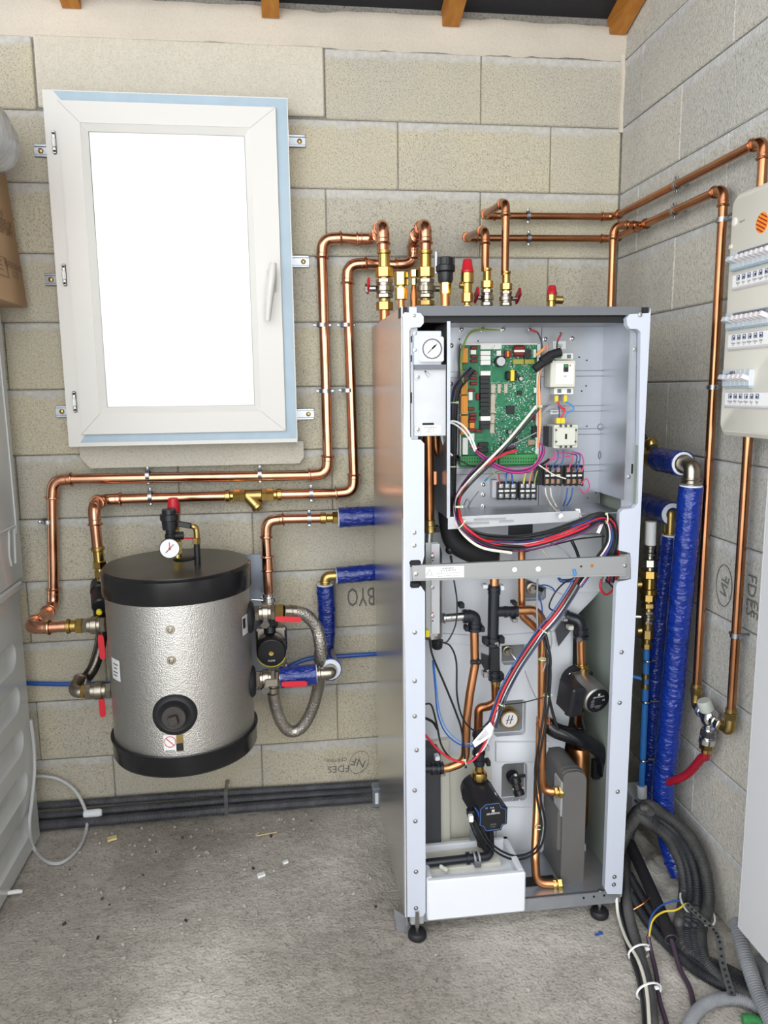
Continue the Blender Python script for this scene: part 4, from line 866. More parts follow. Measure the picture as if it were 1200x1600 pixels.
def carve(o, cutters):
    for mb in cutters:
        c = obj('cutter', mb, 'dark'); md = o.modifiers.new('b', 'BOOLEAN'); md.operation = 'DIFFERENCE'; md.object = c; md.solver = 'EXACT'
        bpy.context.view_layer.update(); me = bpy.data.meshes.new_from_object(o.evaluated_get(bpy.context.evaluated_depsgraph_get())); o.modifiers.clear(); old = o.data; o.data = me; bpy.data.meshes.remove(old); me0 = c.data; bpy.data.objects.remove(c); bpy.data.meshes.remove(me0)
    while len(o.data.materials) > 1: o.data.materials.pop(index=1)
    o.data.polygons.foreach_set('material_index', [0]*len(o.data.polygons)); o.data.polygons.foreach_set('use_smooth', [True]*len(o.data.polygons)); o.data.set_sharp_from_angle(angle=math.radians(35))
yr = -.55
res_pix = [(650, 560), (800, 560), (941, 560), (941, 926), (906, 962), (899, 985), (897, 1100), (884, 1180), (872, 1200), (866, 1343), (766, 1343), (766, 1190), (760, 1180), (650, 1180)]
resv = hob('reservoir', pillow(res_pix, yr, .3, .016), 'epp_white', lab='moulded white insulated reservoir')
def pock(x0, y0, x1, y1, d=.03):
    a, b_ = B(x0, y0, yr), B(x1, y1, yr); mb = MB(); mb.obox(((a.x+b_.x)/2, yr+d/2-.02, (a.z+b_.z)/2), ((b_.x-a.x)/2, 0, 0), (0, d/2+.02, 0), (0, 0, (a.z-b_.z)/2), .008); return mb
PK = ((812, 905, 853, 938), (784, 1000, 824, 1037), (772, 1096, 821, 1148), (784, 1194, 823, 1250))
carve(resv, [pock(*q) for q in PK])
for q in PK: a, b_ = B(q[0], q[1], yr), B(q[2], q[3], yr); hob('pocket_plate', MB().box(a.x+.001, b_.x-.001, yr+.024, yr+.028, b_.z+.001, a.z-.001), 'grey_pocket')
hob('step', pillow([(662, 988), (760, 994), (895, 985), (893, 1002), (760, 1012), (662, 1004)], yr-.008, .02, .006), 'epp_white', resv)
hob('step', pillow([(775, 1160), (858, 1160), (858, 1192), (775, 1192)], yr-.012, .02, .008), 'epp_white', resv)
hob('step', pillow([(778, 1262), (862, 1262), (860, 1330), (774, 1330)], yr-.008, .02, .006), 'epp_white', resv)
hob('skirt', pillow([(820, 835), (942, 835), (942, 925), (880, 930), (820, 905)], yr-.018, .03, .008), 'epp_white', resv)
# lower left bay
hob('heat_exchanger_slab', pillow([(650, 1168), (685, 1170), (689, 1178), (690, 1345), (650, 1350)], -.60, .1, .006), 'slab_grey')
hob('cover_board', pillow([(676, 1160), (702, 1155), (704, 1335), (690, 1338)], -.57, .06, .003), 'beige_board'); hob('cover_board', pillow([(700, 1150), (768, 1150), (768, 1335), (703, 1335)], -.545, .06, .003), 'beige_board')
hob('bay_floor', MB().box(B(660, 1345, -.56).x, B(770, 1345, -.56).x, -.62, -.5, B(700, 1342, -.58).z-.01, B(700, 1342, -.58).z), 'beige_board')
hob('pipe_shelf', pillow([(655, 1362), (783, 1347), (783, 1362), (655, 1379)], -.70, .13, .004), 'beige_board')
# expanded foam drip tray
a, b_ = B(668, 1380, -.772), B(821, 1427, -.772); tz1 = B(668, 1378, -.772).z; tz0 = b_.z+.004; tx0, tx1 = a.x, b_.x; ty0, ty1 = -.772, -.60; w_ = .018
mb = MB()
mb.box(tx0, tx1, ty0, ty0+w_, tz0, tz1, .004).box(tx0, tx0+w_, ty0+w_-.004, ty1, tz0, tz1, .004).box(tx1-w_, tx1, ty0+w_-.004, ty1, tz0, tz1, .004).box(tx0, tx1, ty1-w_, ty1, tz0, tz1, .004).box(tx0+.005, tx1-.005, ty0+.005, ty1-.005, tz0, tz1-.028)
hob('drip_tray', mb, 'epp_white', lab='white foam drip tray')

# gauge bracket and plates at upper left
gpl = hob('gauge_bracket', pbox(MB(), 646, 517, 690, 571, HY0+.022, HY0+.010, .002), 'white_paint'); hob('gauge_face', pbox(MB(), 656, 526, 694, 565, HY0+.016, HY0-.004, .003), 'white', gpl)
gc = B(675, 545, HY0-.004); gg = hob('pressure_gauge', MB().lathe(gc, (0, -1, 0), [(0, .0235), (.004, .0235), (.0042, .0205), (.001, .0202)], 32, cap=False), 'lip_grey', lab='round pressure gauge')
hob('dial', MB().cyl(gc, gc+V((0, -.0015, 0)), .0205, 32), 'white', gg)
hob('needle', MB().obox(gc+V((0, -.0022, 0)), (.011, 0, .0105), (.0006, 0, -.0006), (0, .0003, 0)).obox(gc+V((.004, -.0022, .004)), (.004, 0, .0038), (.0014, 0, -.0014), (0, .0003, 0)), 'ink', gg, ang=20)
for k in range(7): t = math.radians(225-45*k); hob('tick', MB().obox(gc+V((.0175*math.cos(t), -.002, .0175*math.sin(t))), (.0016*math.cos(t), 0, .0016*math.sin(t)), (-.0003*math.sin(t), 0, .0003*math.cos(t)), (0, .0003, 0)), 'ink', gg)
hob('shelf_plate', pbox(MB(), 648, 570, 697, 577, HY0+.06, HY0+.004), 'lip_grey')
cvp = hob('cover_plate', pbox(MB(), 646, 577, 697, 681, HY0+.022, HY0+.016, .001), 'galv_light')
for x, y in ((649, 521), (649, 547), (652, 589), (652, 671)): screw_at(x, y, HY0+.012, .0042)
hob('cover_tab', MB().tube([B(664, 580, HY0+.015), B(668, 584, HY0+.008), B(671, 588, HY0+.006)], .002, 6), 'steel')
hob('rating_label', pbox(MB(), 660, 665, 689, 677, HY0+.016, HY0+.0152), 'paper', cvp); hob('label_band', pbox(MB(), 660, 661, 678, 664, HY0+.016, HY0+.0152), 'ink', cvp)
for i, s_ in enumerate(('EXHYDROBOX', 'TYPE 2015', 'SERIAL NO')): text(s_, B(673, 668+i*3.4, HY0+.0148), X3, Z3, .0046, 'ink', cvp)

# electrical tray
ty_f, ty_b = -.752, -.595; TXL, TXR = B(700, 640, ty_f).x, B(981, 640, ty_f).x; TZT, TZB = B(800, 502, ty_f).z, B(800, 806, ty_f).z
et = hob('electrical_tray', MB().box(TXL, TXR, ty_b, ty_b+.002, TZB, TZT).box(TXR-.002, TXR, ty_f, ty_b, TZB+.03, TZT).box(TXL, TXL+.002, ty_f, ty_b, TZB, TZT).box(TXL, TXR, ty_f+.03, ty_b, TZT-.002, TZT).box(TXL, TXR, ty_f, ty_b, TZB-.002, TZB), 'tray_metal', ang=30)
hob('tray_flange', MB().box(TXL-.003, TXL+.005, ty_f-.002, ty_f, TZB, TZT), 'galv', et)
hob('tray_lip', MB().prism([B(*q, ty_f-.001) for q in ((700, 808), (905, 798), (905, 814), (700, 827))], (0, .002, 0)), 'galv_light', et)
for x0, x1, y in ((716, 764, 818), (780, 802, 815), (740, 790, 812)): hob('embossing', MB().tube([B(x0, y, ty_f), B(x1, y-1.5, ty_f)], .0035, 6), 'galv_light', et)
def tb(x, y, d=.001): return B(x, y, ty_b-d)
hob('seam', MB().box(tb(845, 600).x-.0006, tb(845, 600).x+.0006, ty_b-.0012, ty_b, TZB, TZT), 'slab_grey', et)
for y in (581, 590, 637, 646, 674, 683, 732, 742): 
    a, b_ = tb(704, y), tb(948, y-1); hob('rib', MB().box(a.x, b_.x, ty_b-.002, ty_b, a.z-.0006, a.z+.0006), 'lip_grey', et)
for x, y in ((721, 515), (754, 515), (786, 515), (705, 540), (704, 600), (852, 530), (894, 529), (755, 757), (755, 773), (755, 791), (828, 515), (876, 522)):
    c = tb(x, y); r = .0062 if x not in (828, 876) else .0045
    so = hob('tray_screw', MB().lathe(c, (0, -1, 0), [(0, r), (.001, r), (.0015, r*.75), (.005, r*.6), (.0062, r*.3)], 12), 'steel', et)
for x, y in ((718, 530), (747, 533), (917, 563), (916, 603), (909, 611), (917, 666), (904, 722), (946, 752), (931, 770), (918, 778), (905, 558)): c = tb(x, y); hob('rivet_hole', MB().cyl(c, c+V((0, -.0012, 0)), .0019, 8), 'dark', et)
for x, y, a, b_ in ((943, 667, .016, .010), (942, 711, .012, .016)): c = tb(x, y); hob('knockout', MB().tube([c+V((a*math.cos(t), 0, b_*math.sin(t))) for t in [i*math.pi/10 for i in range(20)]], .0007, 4, True), 'slab_grey', et)
for pts_ in ([(728, 800), (735, 785), (748, 768)], [(725, 790), (730, 780), (734, 788), (728, 796), (725, 790)]): hob('embossing', MB().tube(smooth([tb(*q) for q in pts_], 5), .0012, 5), 'galv_light', et)
text('BS1', B(875, 540, ty_b-.0025), X3, Z3, .010, 'ink', et); hob('tag_plate', pbox(MB(), 864, 533, 884, 545, ty_b, ty_b-.0015), 'paper', et); hob('tag_plate', pbox(MB(), 860, 641, 876, 647, ty_b, ty_b-.0015), 'paper', et)
text('L  N', B(874, 543, ty_b-.0025), X3, Z3, .006, 'ink', et); text('BHC', B(867, 644, ty_b-.0025), X3, Z3, .006, 'ink', et)

# ---- circuit board
yp = ty_b-.018; mat('pcb', (30, 112, 76), .4, var=.2, vscale=60); mat('pcb_light', (118, 176, 150), .5); mat('orange', (226, 138, 28), .4); mat('comp_red', (112, 24, 26), .35); mat('comp_tan', (150, 132, 110), .5); mat('comp_white', (226, 228, 222), .45); mat('comp_black', (26, 27, 30), .4); mat('comp_silver', (200, 202, 206), .25, .9); mat('pcb_yellow', (222, 200, 60), .45); mat('pcb_olive', (150, 146, 60), .45); mat('term_green', (58, 138, 74), .4); mat('pcb_dark', (20, 78, 54), .4)
pcb = hob('circuit_board', pbox(MB(), 719, 537, 841, 727, yp+.002, yp), 'pcb', lab='green printed circuit board crowded with components')
ed = MB(); 
for q in ((719, 537, 841, 538.4), (719, 537, 720, 727), (839.6, 537, 841, 727)): pbox(ed, *q, yp, yp-.0008)
hob('border', ed, 'comp_white', pcb)
def C(cx, cy, w_, h_, d, m, nm, rnd=.0006): # component given in crop pixels of the board photo
    x, y = 700+cx/7.275, 500+cy/7.275; ww, hh_ = w_/7.275/2, h_/7.275/2; return hob(nm, pbox(MB(), x-ww, y-hh_, x+ww, y+hh_, yp, yp-d, rnd), m, pcb)
for y0, y1 in ((320, 485), (580, 845), (860, 1070), (1090, 1300)):
    o = C(188, (y0+y1)/2, 76, y1-y0, .014, 'orange', 'connector')
for y0, y1 in ((320, 485), (580, 845), (860, 1070), (1090, 1300)):
    mb = MB(); k = int((y1-y0)/20)
    for i in range(k):
        for cx in (172, 204): x, y = 700+cx/7.275, 500+(y0+10+i*20)/7.275; pbox(mb, x-.9, y-.7, x+.9, y+.7, yp, yp-.0145)
    tag(hob('contact_openings', mb, 'pcb_olive', pcb), kind='stuff')
C(197, 1435, 58, 190, .012, 'comp_white', 'connector')
for cx, cy, v_ in ((300, 315, 0), (300, 415, 0), (300, 465, 0), (295, 600, 0), (290, 660, 0), (295, 720, 0), (270, 800, 0), (340, 870, 1), (265, 1010, 0), (285, 1075, 0), (285, 1115, 0), (275, 1150, 0), (275, 1250, 0), (350, 1260, 0), (355, 1450, 0), (980, 1100, 1)):
    C(cx, cy, 36 if v_ else 80, 75 if v_ else 34, .009, 'comp_red', 'capacitor', .0015)
for cy in (375, 430, 485, 605, 1120): C(428, cy, 112, 50, .014, 'comp_white', 'relay')
for cy, h_ in ((655, 40), (700, 50), (752, 48), (806, 52), (860, 48), (910, 44), (958, 44), (1006, 44), (1070, 48), (1168, 46), (1215, 46)): C(422, cy, 108, h_, .013, 'comp_black', 'relay')
C(405, 1415, 110, 42, .012, 'comp_black', 'relay'); C(405, 1480, 110, 46, .012, 'comp_black', 'relay'); C(290, 365, 60, 50, .01, 'comp_white', 'connector'); C(258, 865, 44, 95, .01, 'comp_white', 'connector'); C(275, 1200, 52, 62, .011, 'orange', 'connector'); C(270, 1330, 60, 80, .008, 'comp_white', 'connector')
for cx, cy, w_, h_ in ((515, 780, 56, 100), (582, 782, 42, 105), (658, 782, 44, 105), (512, 905, 54, 120), (510, 1010, 54, 110), (506, 1125, 54, 105), (502, 1235, 54, 100)):
    C(cx, cy, w_, h_, .003, 'comp_tan', 'resistor_array'); mb = MB(); k = int(h_/14)
    for i in range(k): x, y = 700+cx/7.275, 500+(cy-h_/2+7+i*14)/7.275; pbox(mb, x-w_/2/7.275*.8, y-.25, x+w_/2/7.275*.8, y+.25, yp, yp-.0035)
    tag(hob('array_contacts', mb, 'comp_white', pcb), kind='stuff')
def rcap(cx, cy, r, h_, body='comp_black', topm='comp_silver'):
    c = B(700+cx/7.275, 500+cy/7.275, yp); rr = r/7.275/618*1.08; o = hob('capacitor', MB().lathe(c, (0, -1, 0), [(0, rr), (h_, rr), (h_+.001, rr*.9)], 18), body, pcb); hob('capacitor_top', MB().cyl(c+V((0, -h_-.001, 0)), c+V((0, -h_-.002, 0)), rr*.82, 18), topm, pcb)
rcap(575, 475, 56, .022); rcap(815, 668, 24, .01); rcap(690, 1268, 26, .01); rcap(760, 1325, 18, .008); rcap(612, 1345, 16, .008)
C(815, 350, 130, 130, .014, 'comp_red', 'choke_coil', .004); C(815, 352, 120, 24, .016, 'comp_white', 'choke_coil'); C(905, 385, 70, 100, .012, 'comp_black', 'choke_coil'); C(682, 385, 74, 76, .010, 'comp_red', 'choke_coil'); C(682, 385, 22, 70, .0105, 'orange', 'choke_coil')
C(735, 630, 40, 125, .02, 'pcb_yellow', 'transformer'); C(728, 632, 130, 100, .016, 'comp_black', 'transformer', .003); C(710, 1020, 92, 96, .003, 'comp_black', 'chip'); C(816, 830, 56, 52, .003, 'comp_black', 'chip'); C(802, 474, 120, 56, .008, 'pcb_olive', 'fuse_holder'); C(930, 474, 110, 52, .008, 'pcb_olive', 'fuse_holder')
C(490, 298, 240, 70, .001, 'comp_white', 'paper_label'); C(985, 1270, 50, 130, .01, 'comp_black', 'connector'); C(950, 1390, 80, 56, .008, 'comp_tan', 'connector'); C(995, 800, 26, 60, .007, 'comp_white', 'connector'); C(580, 378, 50, 60, .01, 'comp_white', 'connector'); C(990, 380, 24, 90, .012, 'comp_white', 'connector'); C(760, 1350, 60, 90, .004, 'comp_black', 'chip'); C(640, 1440, 90, 60, .004, 'comp_black', 'chip')
g1 = hob('terminal_strip', pbox(MB(), 719, 713, 778, 726, yp, yp-.016, .001), 'term_green', pcb); g2 = hob('terminal_strip', pbox(MB(), 780, 711, 840, 725, yp, yp-.016, .001), 'term_green', pcb)
mb = MB()
for i in range(30): x = 721+i*4.0; pbox(mb, x, 715, x+2, 717.6, yp, yp-.0165); pbox(mb, x, 720, x+2, 723, yp, yp-.0165)
tag(hob('terminal_openings', mb, 'pcb_dark', pcb), kind='stuff')
rng = random.Random(5); mb = MB()
for i in range(1700):
    cx, cy = rng.uniform(490, 1000), rng.uniform(500, 1520)
    if rng.random() < .15: cx, cy = rng.uniform(490, 1000), rng.uniform(290, 520)
    if 560 < cx < 640 and 860 < cy < 980: continue
    if 490 < cx < 680 and 520 < cy < 700: continue
    x, y = 700+cx/7.275, 500+cy/7.275; k = rng.choice((0, 0, 1, 1, 2, 3, 4)); mb.use(k); a, b_ = rng.choice(((.5, .3), (.3, .5), (.8, .35), (.4, 1.0), (1.1, .22), (.22, 1.2)))
    pbox(mb, x-a, y-b_, x+a, y+b_, yp, yp-rng.uniform(.0006, .003))
tag(hob('surface_components', mb, ['comp_white', 'pcb_light', 'comp_black', 'comp_silver', 'pcb_dark'], pcb), kind='stuff')
mb = MB()
for pts_ in ([(490, 520), (490, 690), (510, 710), (690, 710)], [(720, 715), (815, 715), (815, 785), (720, 785), (720, 715)], [(850, 1215), (930, 1215), (930, 1310), (850, 1310), (850, 1215)], [(360, 520), (360, 1260)], [(300, 1310), (400, 1310), (400, 1360), (320, 1360)], [(950, 640), (1005, 640), (1005, 730)]):
    mb.tube([B(700+a/7.275, 500+b_/7.275, yp-.0006) for a, b_ in pts_], .0005, 4)
hob('printed_lines', mb, 'pcb_light', pcb)

# ---- switchgear
mat('switch_grey', (204, 204, 192), .45); mat('term_copper', (186, 150, 124), .3, .8)
brk = hob('circuit_breaker', pbox(MB(), 861, 563, 899, 605, ty_b, ty_b-.05, .002), 'switch_grey', lab='pale grey two-pole circuit breaker')
hob('breaker_label', pbox(MB(), 869, 568, 896, 600, ty_b, ty_b-.0506), 'comp_white', brk); hob('toggle_slot', pbox(MB(), 881, 569, 888, 581, ty_b, ty_b-.0512), 'comp_black', brk); hob('toggle', pbox(MB(), 882.5, 574, 887, 580, ty_b, ty_b-.060, .001), 'comp_black', brk); hob('toggle', pbox(MB(), 882.5, 570, 887, 574, ty_b, ty_b-.053), 'term_green', brk)
for y0, y1 in ((552, 562), (606, 616)):
    t_ = hob('breaker_terminals', pbox(MB(), 866, y0, 896, y1, ty_b, ty_b-.034, .001), 'comp_white', brk)
    for x in (874, 889): hob('terminal_screw', pbox(MB(), x-3, y0+2, x+3, y1-2, ty_b, ty_b-.0346), 'lip_grey', brk)
hob('indicator', pbox(MB(), 890, 570, 892, 572, ty_b, ty_b-.0512), 'red', brk); text('CE', B(883, 588, ty_b-.0512), X3, Z3, .006, 'ink', brk)
con = hob('contactor', pbox(MB(), 866, 664, 903, 700, ty_b, ty_b-.058, .002), 'switch_grey', lab='pale grey contactor'); pb = MB(); pbox(pb, 858, 667, 866, 698, ty_b, ty_b-.045); hob('contactor_base', pb, 'slab_grey', con)
hob('contactor_face', pbox(MB(), 869, 668, 900, 696, ty_b, ty_b-.064, .002), 'switch_grey', con); hob('window_slot', pbox(MB(), 883, 678, 886, 686, ty_b, ty_b-.0646), 'comp_black', con)
for x in (876, 884, 892):
    for y in (665.5, 698): c = B(x, y, ty_b-.058); hob('terminal_screw', MB().cyl(c, c+V((0, -.001, 0)), .0036, 10), 'slab_grey', con)
for x, y in ((869, 672), (900, 672), (869, 690), (899, 690)): c = B(x, y, ty_b-.064); hob('terminal_screw', MB().cyl(c, c+V((0, -.001, 0)), .0028, 8), 'slab_grey', con)
def tblock(x0, y0, x1, y1, n, m, gap=None):
    t_ = hob('terminal_block', pbox(MB(), x0, y0, x1, y1, ty_b, ty_b-.024, .001), 'comp_black', lab='black screw terminal block'); ym = (y0+y1)/2
    hob('marker_strip', pbox(MB(), x0+1, ym-1.2, x1-1, ym+1.2, ty_b, ty_b-.0285), 'comp_white', t_); wd = (x1-x0)/n
    for i in range(n):
        for s_, hh_ in ((-1, .30), (1, .32)):
            y = ym+s_*(y1-y0)*.30; x = x0+wd*(i+.5); q = B(x, y, ty_b-.024); mb = MB(); pbox(mb, x-wd*.3, y-(y1-y0)*.12, x+wd*.3, y+(y1-y0)*.12, ty_b-.02, ty_b-.0255); mb.cyl(q, q+V((0, -.004, 0)), .003, 8); hob('terminal', mb, m, t_)
    for i in range(n+1): x = x0+wd*i; hob('barrier', pbox(MB(), x-.5, y0, x+.5, y1+1.5, ty_b-.02, ty_b-.032), 'comp_black', t_)
tblock(778, 754, 807, 780, 3, 'comp_silver'); tblock(812, 754, 838, 780, 3, 'comp_silver'); tblock(851, 728, 877, 758, 3, 'term_copper'); tblock(884, 728, 911, 758, 3, 'term_copper')
hob('terminal_bracket', pbox(MB(), 769, 750, 778, 778, ty_b, ty_b-.02, .001), 'galv_light', et); hob('terminal_bracket', pbox(MB(), 838, 729, 851, 758, ty_b, ty_b-.02, .001), 'comp_black', et)
for pts_, r in (([(835, 577), (846, 568), (860, 560)], .0105), ([(846, 565), (860, 555), (876, 550)], .0115)):
    hob('foam_tube', MB().tube([B(a, b_, ty_b-.06) for a, b_ in pts_], r, 14), 'foam_black', lab='black foam tube round the wires')
for x in (870, 884): hob('wire_ferrule', pbox(MB(), x-2.6, 618 if x == 870 else 617, x+2.6, 628, ty_b-.02, ty_b-.028, .001), 'pcb_yellow', brk)
for x in (873, 880): hob('wire_ferrule', pbox(MB(), x-3.2, 653, x+3.2, 662, ty_b-.04, ty_b-.05, .001), 'pcb_yellow', con)
# ---------------------------------------------------------------- pipework inside the cabinet
mat('black_pipe', (34, 36, 44), .28); mat('steel_dull', (170, 168, 164), .35, .9, var=.1, vscale=20)
def hpipe(name, pts, r, m, lab=None, n=14, rad=.03):
    pts = [B(*q) if not isinstance(q, V) else q for q in pts]
    if len(pts) > 2: pts = fillet(pts, rad, 7)[0]
    return hob(name, MB().tube(pts, r, n), m, None, lab)
def hstack(name, a, b_, segs, m, par=None, lab=None): return hob(name, stack(MB(), B(*a), B(*b_), segs), m, par, lab)
D1 = -.655
hpipe('copper_pipe', [(669, 678, -.68), (671, 820, -.68)], .0128, 'copper_aged')
hpipe('copper_pipe', [(679, 655, -.64), (681, 710, -.64), (715, 716, -.60)], .008, 'copper_aged', rad=.025)
hstack('pipe_joint', (671, 812, -.68), (672, 832, -.68), [(0, .5, .0145, 16), (.45, .65, .0165, 16), (.6, 1, .0155, 12)], 'brass_old')
hstack('joint_tail', (671, 828, -.68), (670, 848, -.68), [(0, 1, .009, 12)], 'steel_dull')
hob('clip_block', pbox(MB(), 681, 823, 687, 832, -.66, -.69), 'dark'); hob('clip_block', pbox(MB(), 676, 737, 682, 757, -.64, -.66), 'copper_bright')
# backup heater cylinder
hz0, hz1 = B(677, 997, -.66).z, B(677, 852, -.66).z; hx = B(677, 925, -.66).x
bh = hob('backup_heater', MB().lathe((hx-.005, -.655, hz0), Z3, [(0, .024), (.004, .029), (hz1-hz0-.02, .029), (hz1-hz0-.006, .025), (hz1-hz0, .014)], 24), 'steel_dull', lab='upright steel heater cylinder')
hob('heater_rail', pbox(MB(), 665, 848, 684, 994, -.685, -.69), 'bar_grey', bh); hob('heater_rail', pbox(MB(), 674, 850, 687, 990, -.69, -.695), 'galv_light', bh)
for y in (870, 918, 963): screw_at(676, y, -.695, .0034, bh)
for y in (864, 876, 957, 970): c = B(676, y, -.695); hob('hole', MB().cyl(c, c+V((0, -.0008, 0)), .002, 8), 'red' if y in (864, 957) else 'dark', bh)
hob('yellow_tag', pbox(MB(), 665, 985, 671, 996, -.69, -.70, .001), 'yellow', bh); hob('heater_plug', MB().lathe(B(683, 1000, -.66), V((0, 0, -1)), [(0, .016), (.02, .014), (.024, .01)], 14), 'black_plastic', bh)
hob('heater_plug', MB().sphere(B(703, 859, -.64), .0125, 12), 'black_plastic', bh)
# steel stub, black quick-coupling elbow and its long copper pipe
hstack('steel_stub', (692, 966, D1), (725, 963, D1), [(0, .12, .014, 16), (.1, 1, .0112, 16)], 'steel')
def coupling(name, pts, r, rings, lab=None, rad=.02):
    mb = MB(); P = [B(*q) for q in pts]; mb.tube(fillet(P, rad, 6)[0] if len(P) > 2 else P, r, 14)
    for c, d, k in rings: mb.lathe(B(*c)-V(d)*.004, d, [(0, r*k), (.008, r*k)], 16)
    return hob(name, mb, 'black_pipe', None, lab)
coupling('elbow_coupling', [(723, 963, D1), (742, 962, D1), (742, 985, D1)], .0165, [((726, 963, D1), X3, 1.15), ((733, 963, D1), X3, 1.1), ((742, 976, D1), Z3, 1.15), ((742, 983, D1), Z3, 1.22)])
def clipb(x, y, w_, h_, yy, m='dark'): return hob('retaining_clip', pbox(MB(), x-w_, y-h_, x+w_, y+h_, yy+.012, yy-.012, .002), m)
clipb(722, 947, 4, 4, D1); clipb(730, 983, 3, 4, D1-.01); clipb(755, 984, 3, 4, D1-.01)
hpipe('copper_pipe', [(741, 985, D1), (742, 1040, D1), (734, 1085, D1), (729, 1125, D1), (727, 1190, D1), (700, 1200, D1), (685, 1201, D1)], .0117, 'copper_inner', rad=.05)
coupling('coupling', [(655, 1201, D1), (692, 1200, D1)], .0125, [((676, 1201, D1), X3, 1.35), ((684, 1201, D1), X3, 1.3), ((690, 1200, D1), X3, 1.35)]); clipb(684, 1186, 4, 3, D1, 'epp_white'); clipb(692, 1211, 4, 2.5, D1, 'steel')
# black foam sleeve curving down to a copper pipe
hob('foam_sleeve', MB().tube(smooth([B(700, 690, -.60), B(698, 770, -.61), B(700, 815, -.62), B(712, 848, -.635), B(745, 866, -.645), B(775, 874, -.65)], 6), [.016+.012*min(1, i/18) for i in range(31)], 16), 'foam_black', lab='thick black foam sleeve')
hpipe('copper_pipe', [(774, 866, D1), (772, 918, D1)], .0125, 'copper_inner')
# black tee
coupling('pipe_tee', [(772, 914, D1), (770, 1004, D1)], .0150, [((772, 919, D1), Z3, 1.22), ((772, 926, D1), Z3, 1.1), ((770, 998, D1), Z3, 1.25), ((770, 1006, D1), Z3, 1.3)], 'glossy black plastic pipe tee')
coupling('pipe_tee', [(770, 956, D1), (808, 955, D1)], .0135, [((790, 956, D1), X3, 1.15), ((798, 956, D1), X3, 1.1), ((806, 955, D1), X3, 1.2)])
for x, y, w_, h_, m in ((759, 917, 4, 3, 'epp_white'), (786, 919, 3, 4, 'epp_white'), (805, 943, 4, 2.5, 'dark'), (805, 970, 4, 3, 'steel'), (760, 1003, 4, 5, 'dark'), (785, 1001, 4, 5, 'dark'), (776, 1007, 4, 4, 'steel'), (759, 1055, 4, 4, 'steel'), (785, 1058, 3, 5, 'dark')): clipb(x, y, w_, h_, D1-.006, m)
coupling('flow_sensor', [(772, 1004, D1), (774, 1062, D1)], .0135, [((773, 1052, D1), Z3, 1.25), ((774, 1060, D1), Z3, 1.4)]); hob('sensor_body', pbox(MB(), 766, 1012, 781, 1050, D1, D1-.018, .003), 'comp_black'); hob('sensor_paddle', MB().prism([B(*q, D1-.004) for q in ((753, 1022), (765, 1026), (765, 1046), (758, 1048), (753, 1038))], (0, .012, 0)), 'comp_black')
hstack('sensor_probe', (735, 1035, D1-.014), (754, 1034, D1-.014), [(0, .5, .006, 10), (.5, .8, .0075, 10), (.8, 1, .006, 10)], 'black_plastic')
hpipe('copper_pipe', [(774, 1060, D1), (775, 1098, D1), (762, 1104, D1), (748, 1106, D1), (747, 1140, D1)], .0118, 'copper_aged', rad=.02)
hstack('brass_collar', (774, 1061, D1), (775, 1072, D1), [(0, .6, .014, 16), (.5, 1, .0122, 16)], 'brass')
hpipe('black_pipe', [(747, 1140, D1), (749, 1195, D1)], .0145, 'black_pipe'); 
for y in (1150, 1163, 1178, 1190): hob('pipe_ring', MB().lathe(B(748, y, D1), Z3, [(0, .018), (.007, .018)], 14), 'black_pipe')
clipb(762, 1170, 3, 4, D1, 'bar_grey'); clipb(764, 1194, 3, 4, D1, 'dark')
hob('brass_union', MB().lathe(B(749, 1196, D1), V((0, 0, -1)), [(0, .012), (.014, .012), (.018, .019), (.03, .0215), (.04, .019), (.042, .012)], 18), 'brass')
# copper pipes at the middle right
hpipe('copper_pipe', [(815, 850, -.62), (815, 962, -.62), (842, 985, -.62), (850, 1000, -.62)], .0105, 'copper_inner', rad=.03)
hpipe('copper_pipe', [(806, 954, D1), (836, 953, D1), (847, 968, D1), (848, 990, D1), (846, 1215, D1), (850, 1236, D1), (880, 1237, D1-.02)], .0125, 'copper_inner', rad=.045)
hpipe('copper_pipe', [(845, 1120, -.60), (840, 1240, -.62), (836, 1340, -.69), (838, 1380, -.705), (872, 1381, -.715)], .0122, 'copper_inner', rad=.04)
# plate heat exchanger in grey insulation
pz1, pz0 = B(898, 1206, -.70).z, B(898, 1392, -.70).z; px0, px1 = B(878, 1300, -.70).x, B(914, 1300, -.70).x; n = 8
prof = [V((px0+.018-.018*math.cos(t), -.70, pz1-.018+.018*math.sin(t))) for t in (0, .4, .8, 1.2)]
prof = [V((px0, -.70, pz0)), V((px1-.004, -.70, pz0)), V((px1, -.70, pz0+.02))]+[V((px1-.03+.03*math.cos(t), -.70, pz1-.03+.03*math.sin(t))) for t in [math.pi/2*i/n for i in range(n+1)]]+prof[::-1]
hxo = hob('plate_heat_exchanger', MB().prism(prof, (0, .16, 0)), 'hx_grey', lab='grey insulated plate heat exchanger')
hob('exchanger_seam', MB().tube([q+V((.0015, .03, 0)) for q in prof[1:-1]], .0035, 6), 'slab_grey', hxo); hob('exchanger_seam', MB().tube([q+V((.001, .012, 0)) for q in prof[1:-1]], .0022, 6), 'hx_grey', hxo)
mb = MB(); mb.box(px0-.008, px0+.004, -.69, -.58, (pz0+pz1)/2-.06, (pz0+pz1)/2+.06, .004); hob('exchanger_pad', mb, 'hx_grey', hxo); hob('exchanger_plate', MB().box(px0-.004, px0+.004, -.698, -.64, (pz0+pz1)/2+.045, pz1-.03, .003), 'galv_light', hxo)
for a, b_ in (((866, 1238, -.682), (880, 1237, -.686)), ((864, 1382, -.712), (879, 1381, -.718))): hstack('brass_nut', a, b_, [(0, .4, .0155, 6), (.35, .5, .012, 12), (.5, 1, .0175, 6)], 'brass')
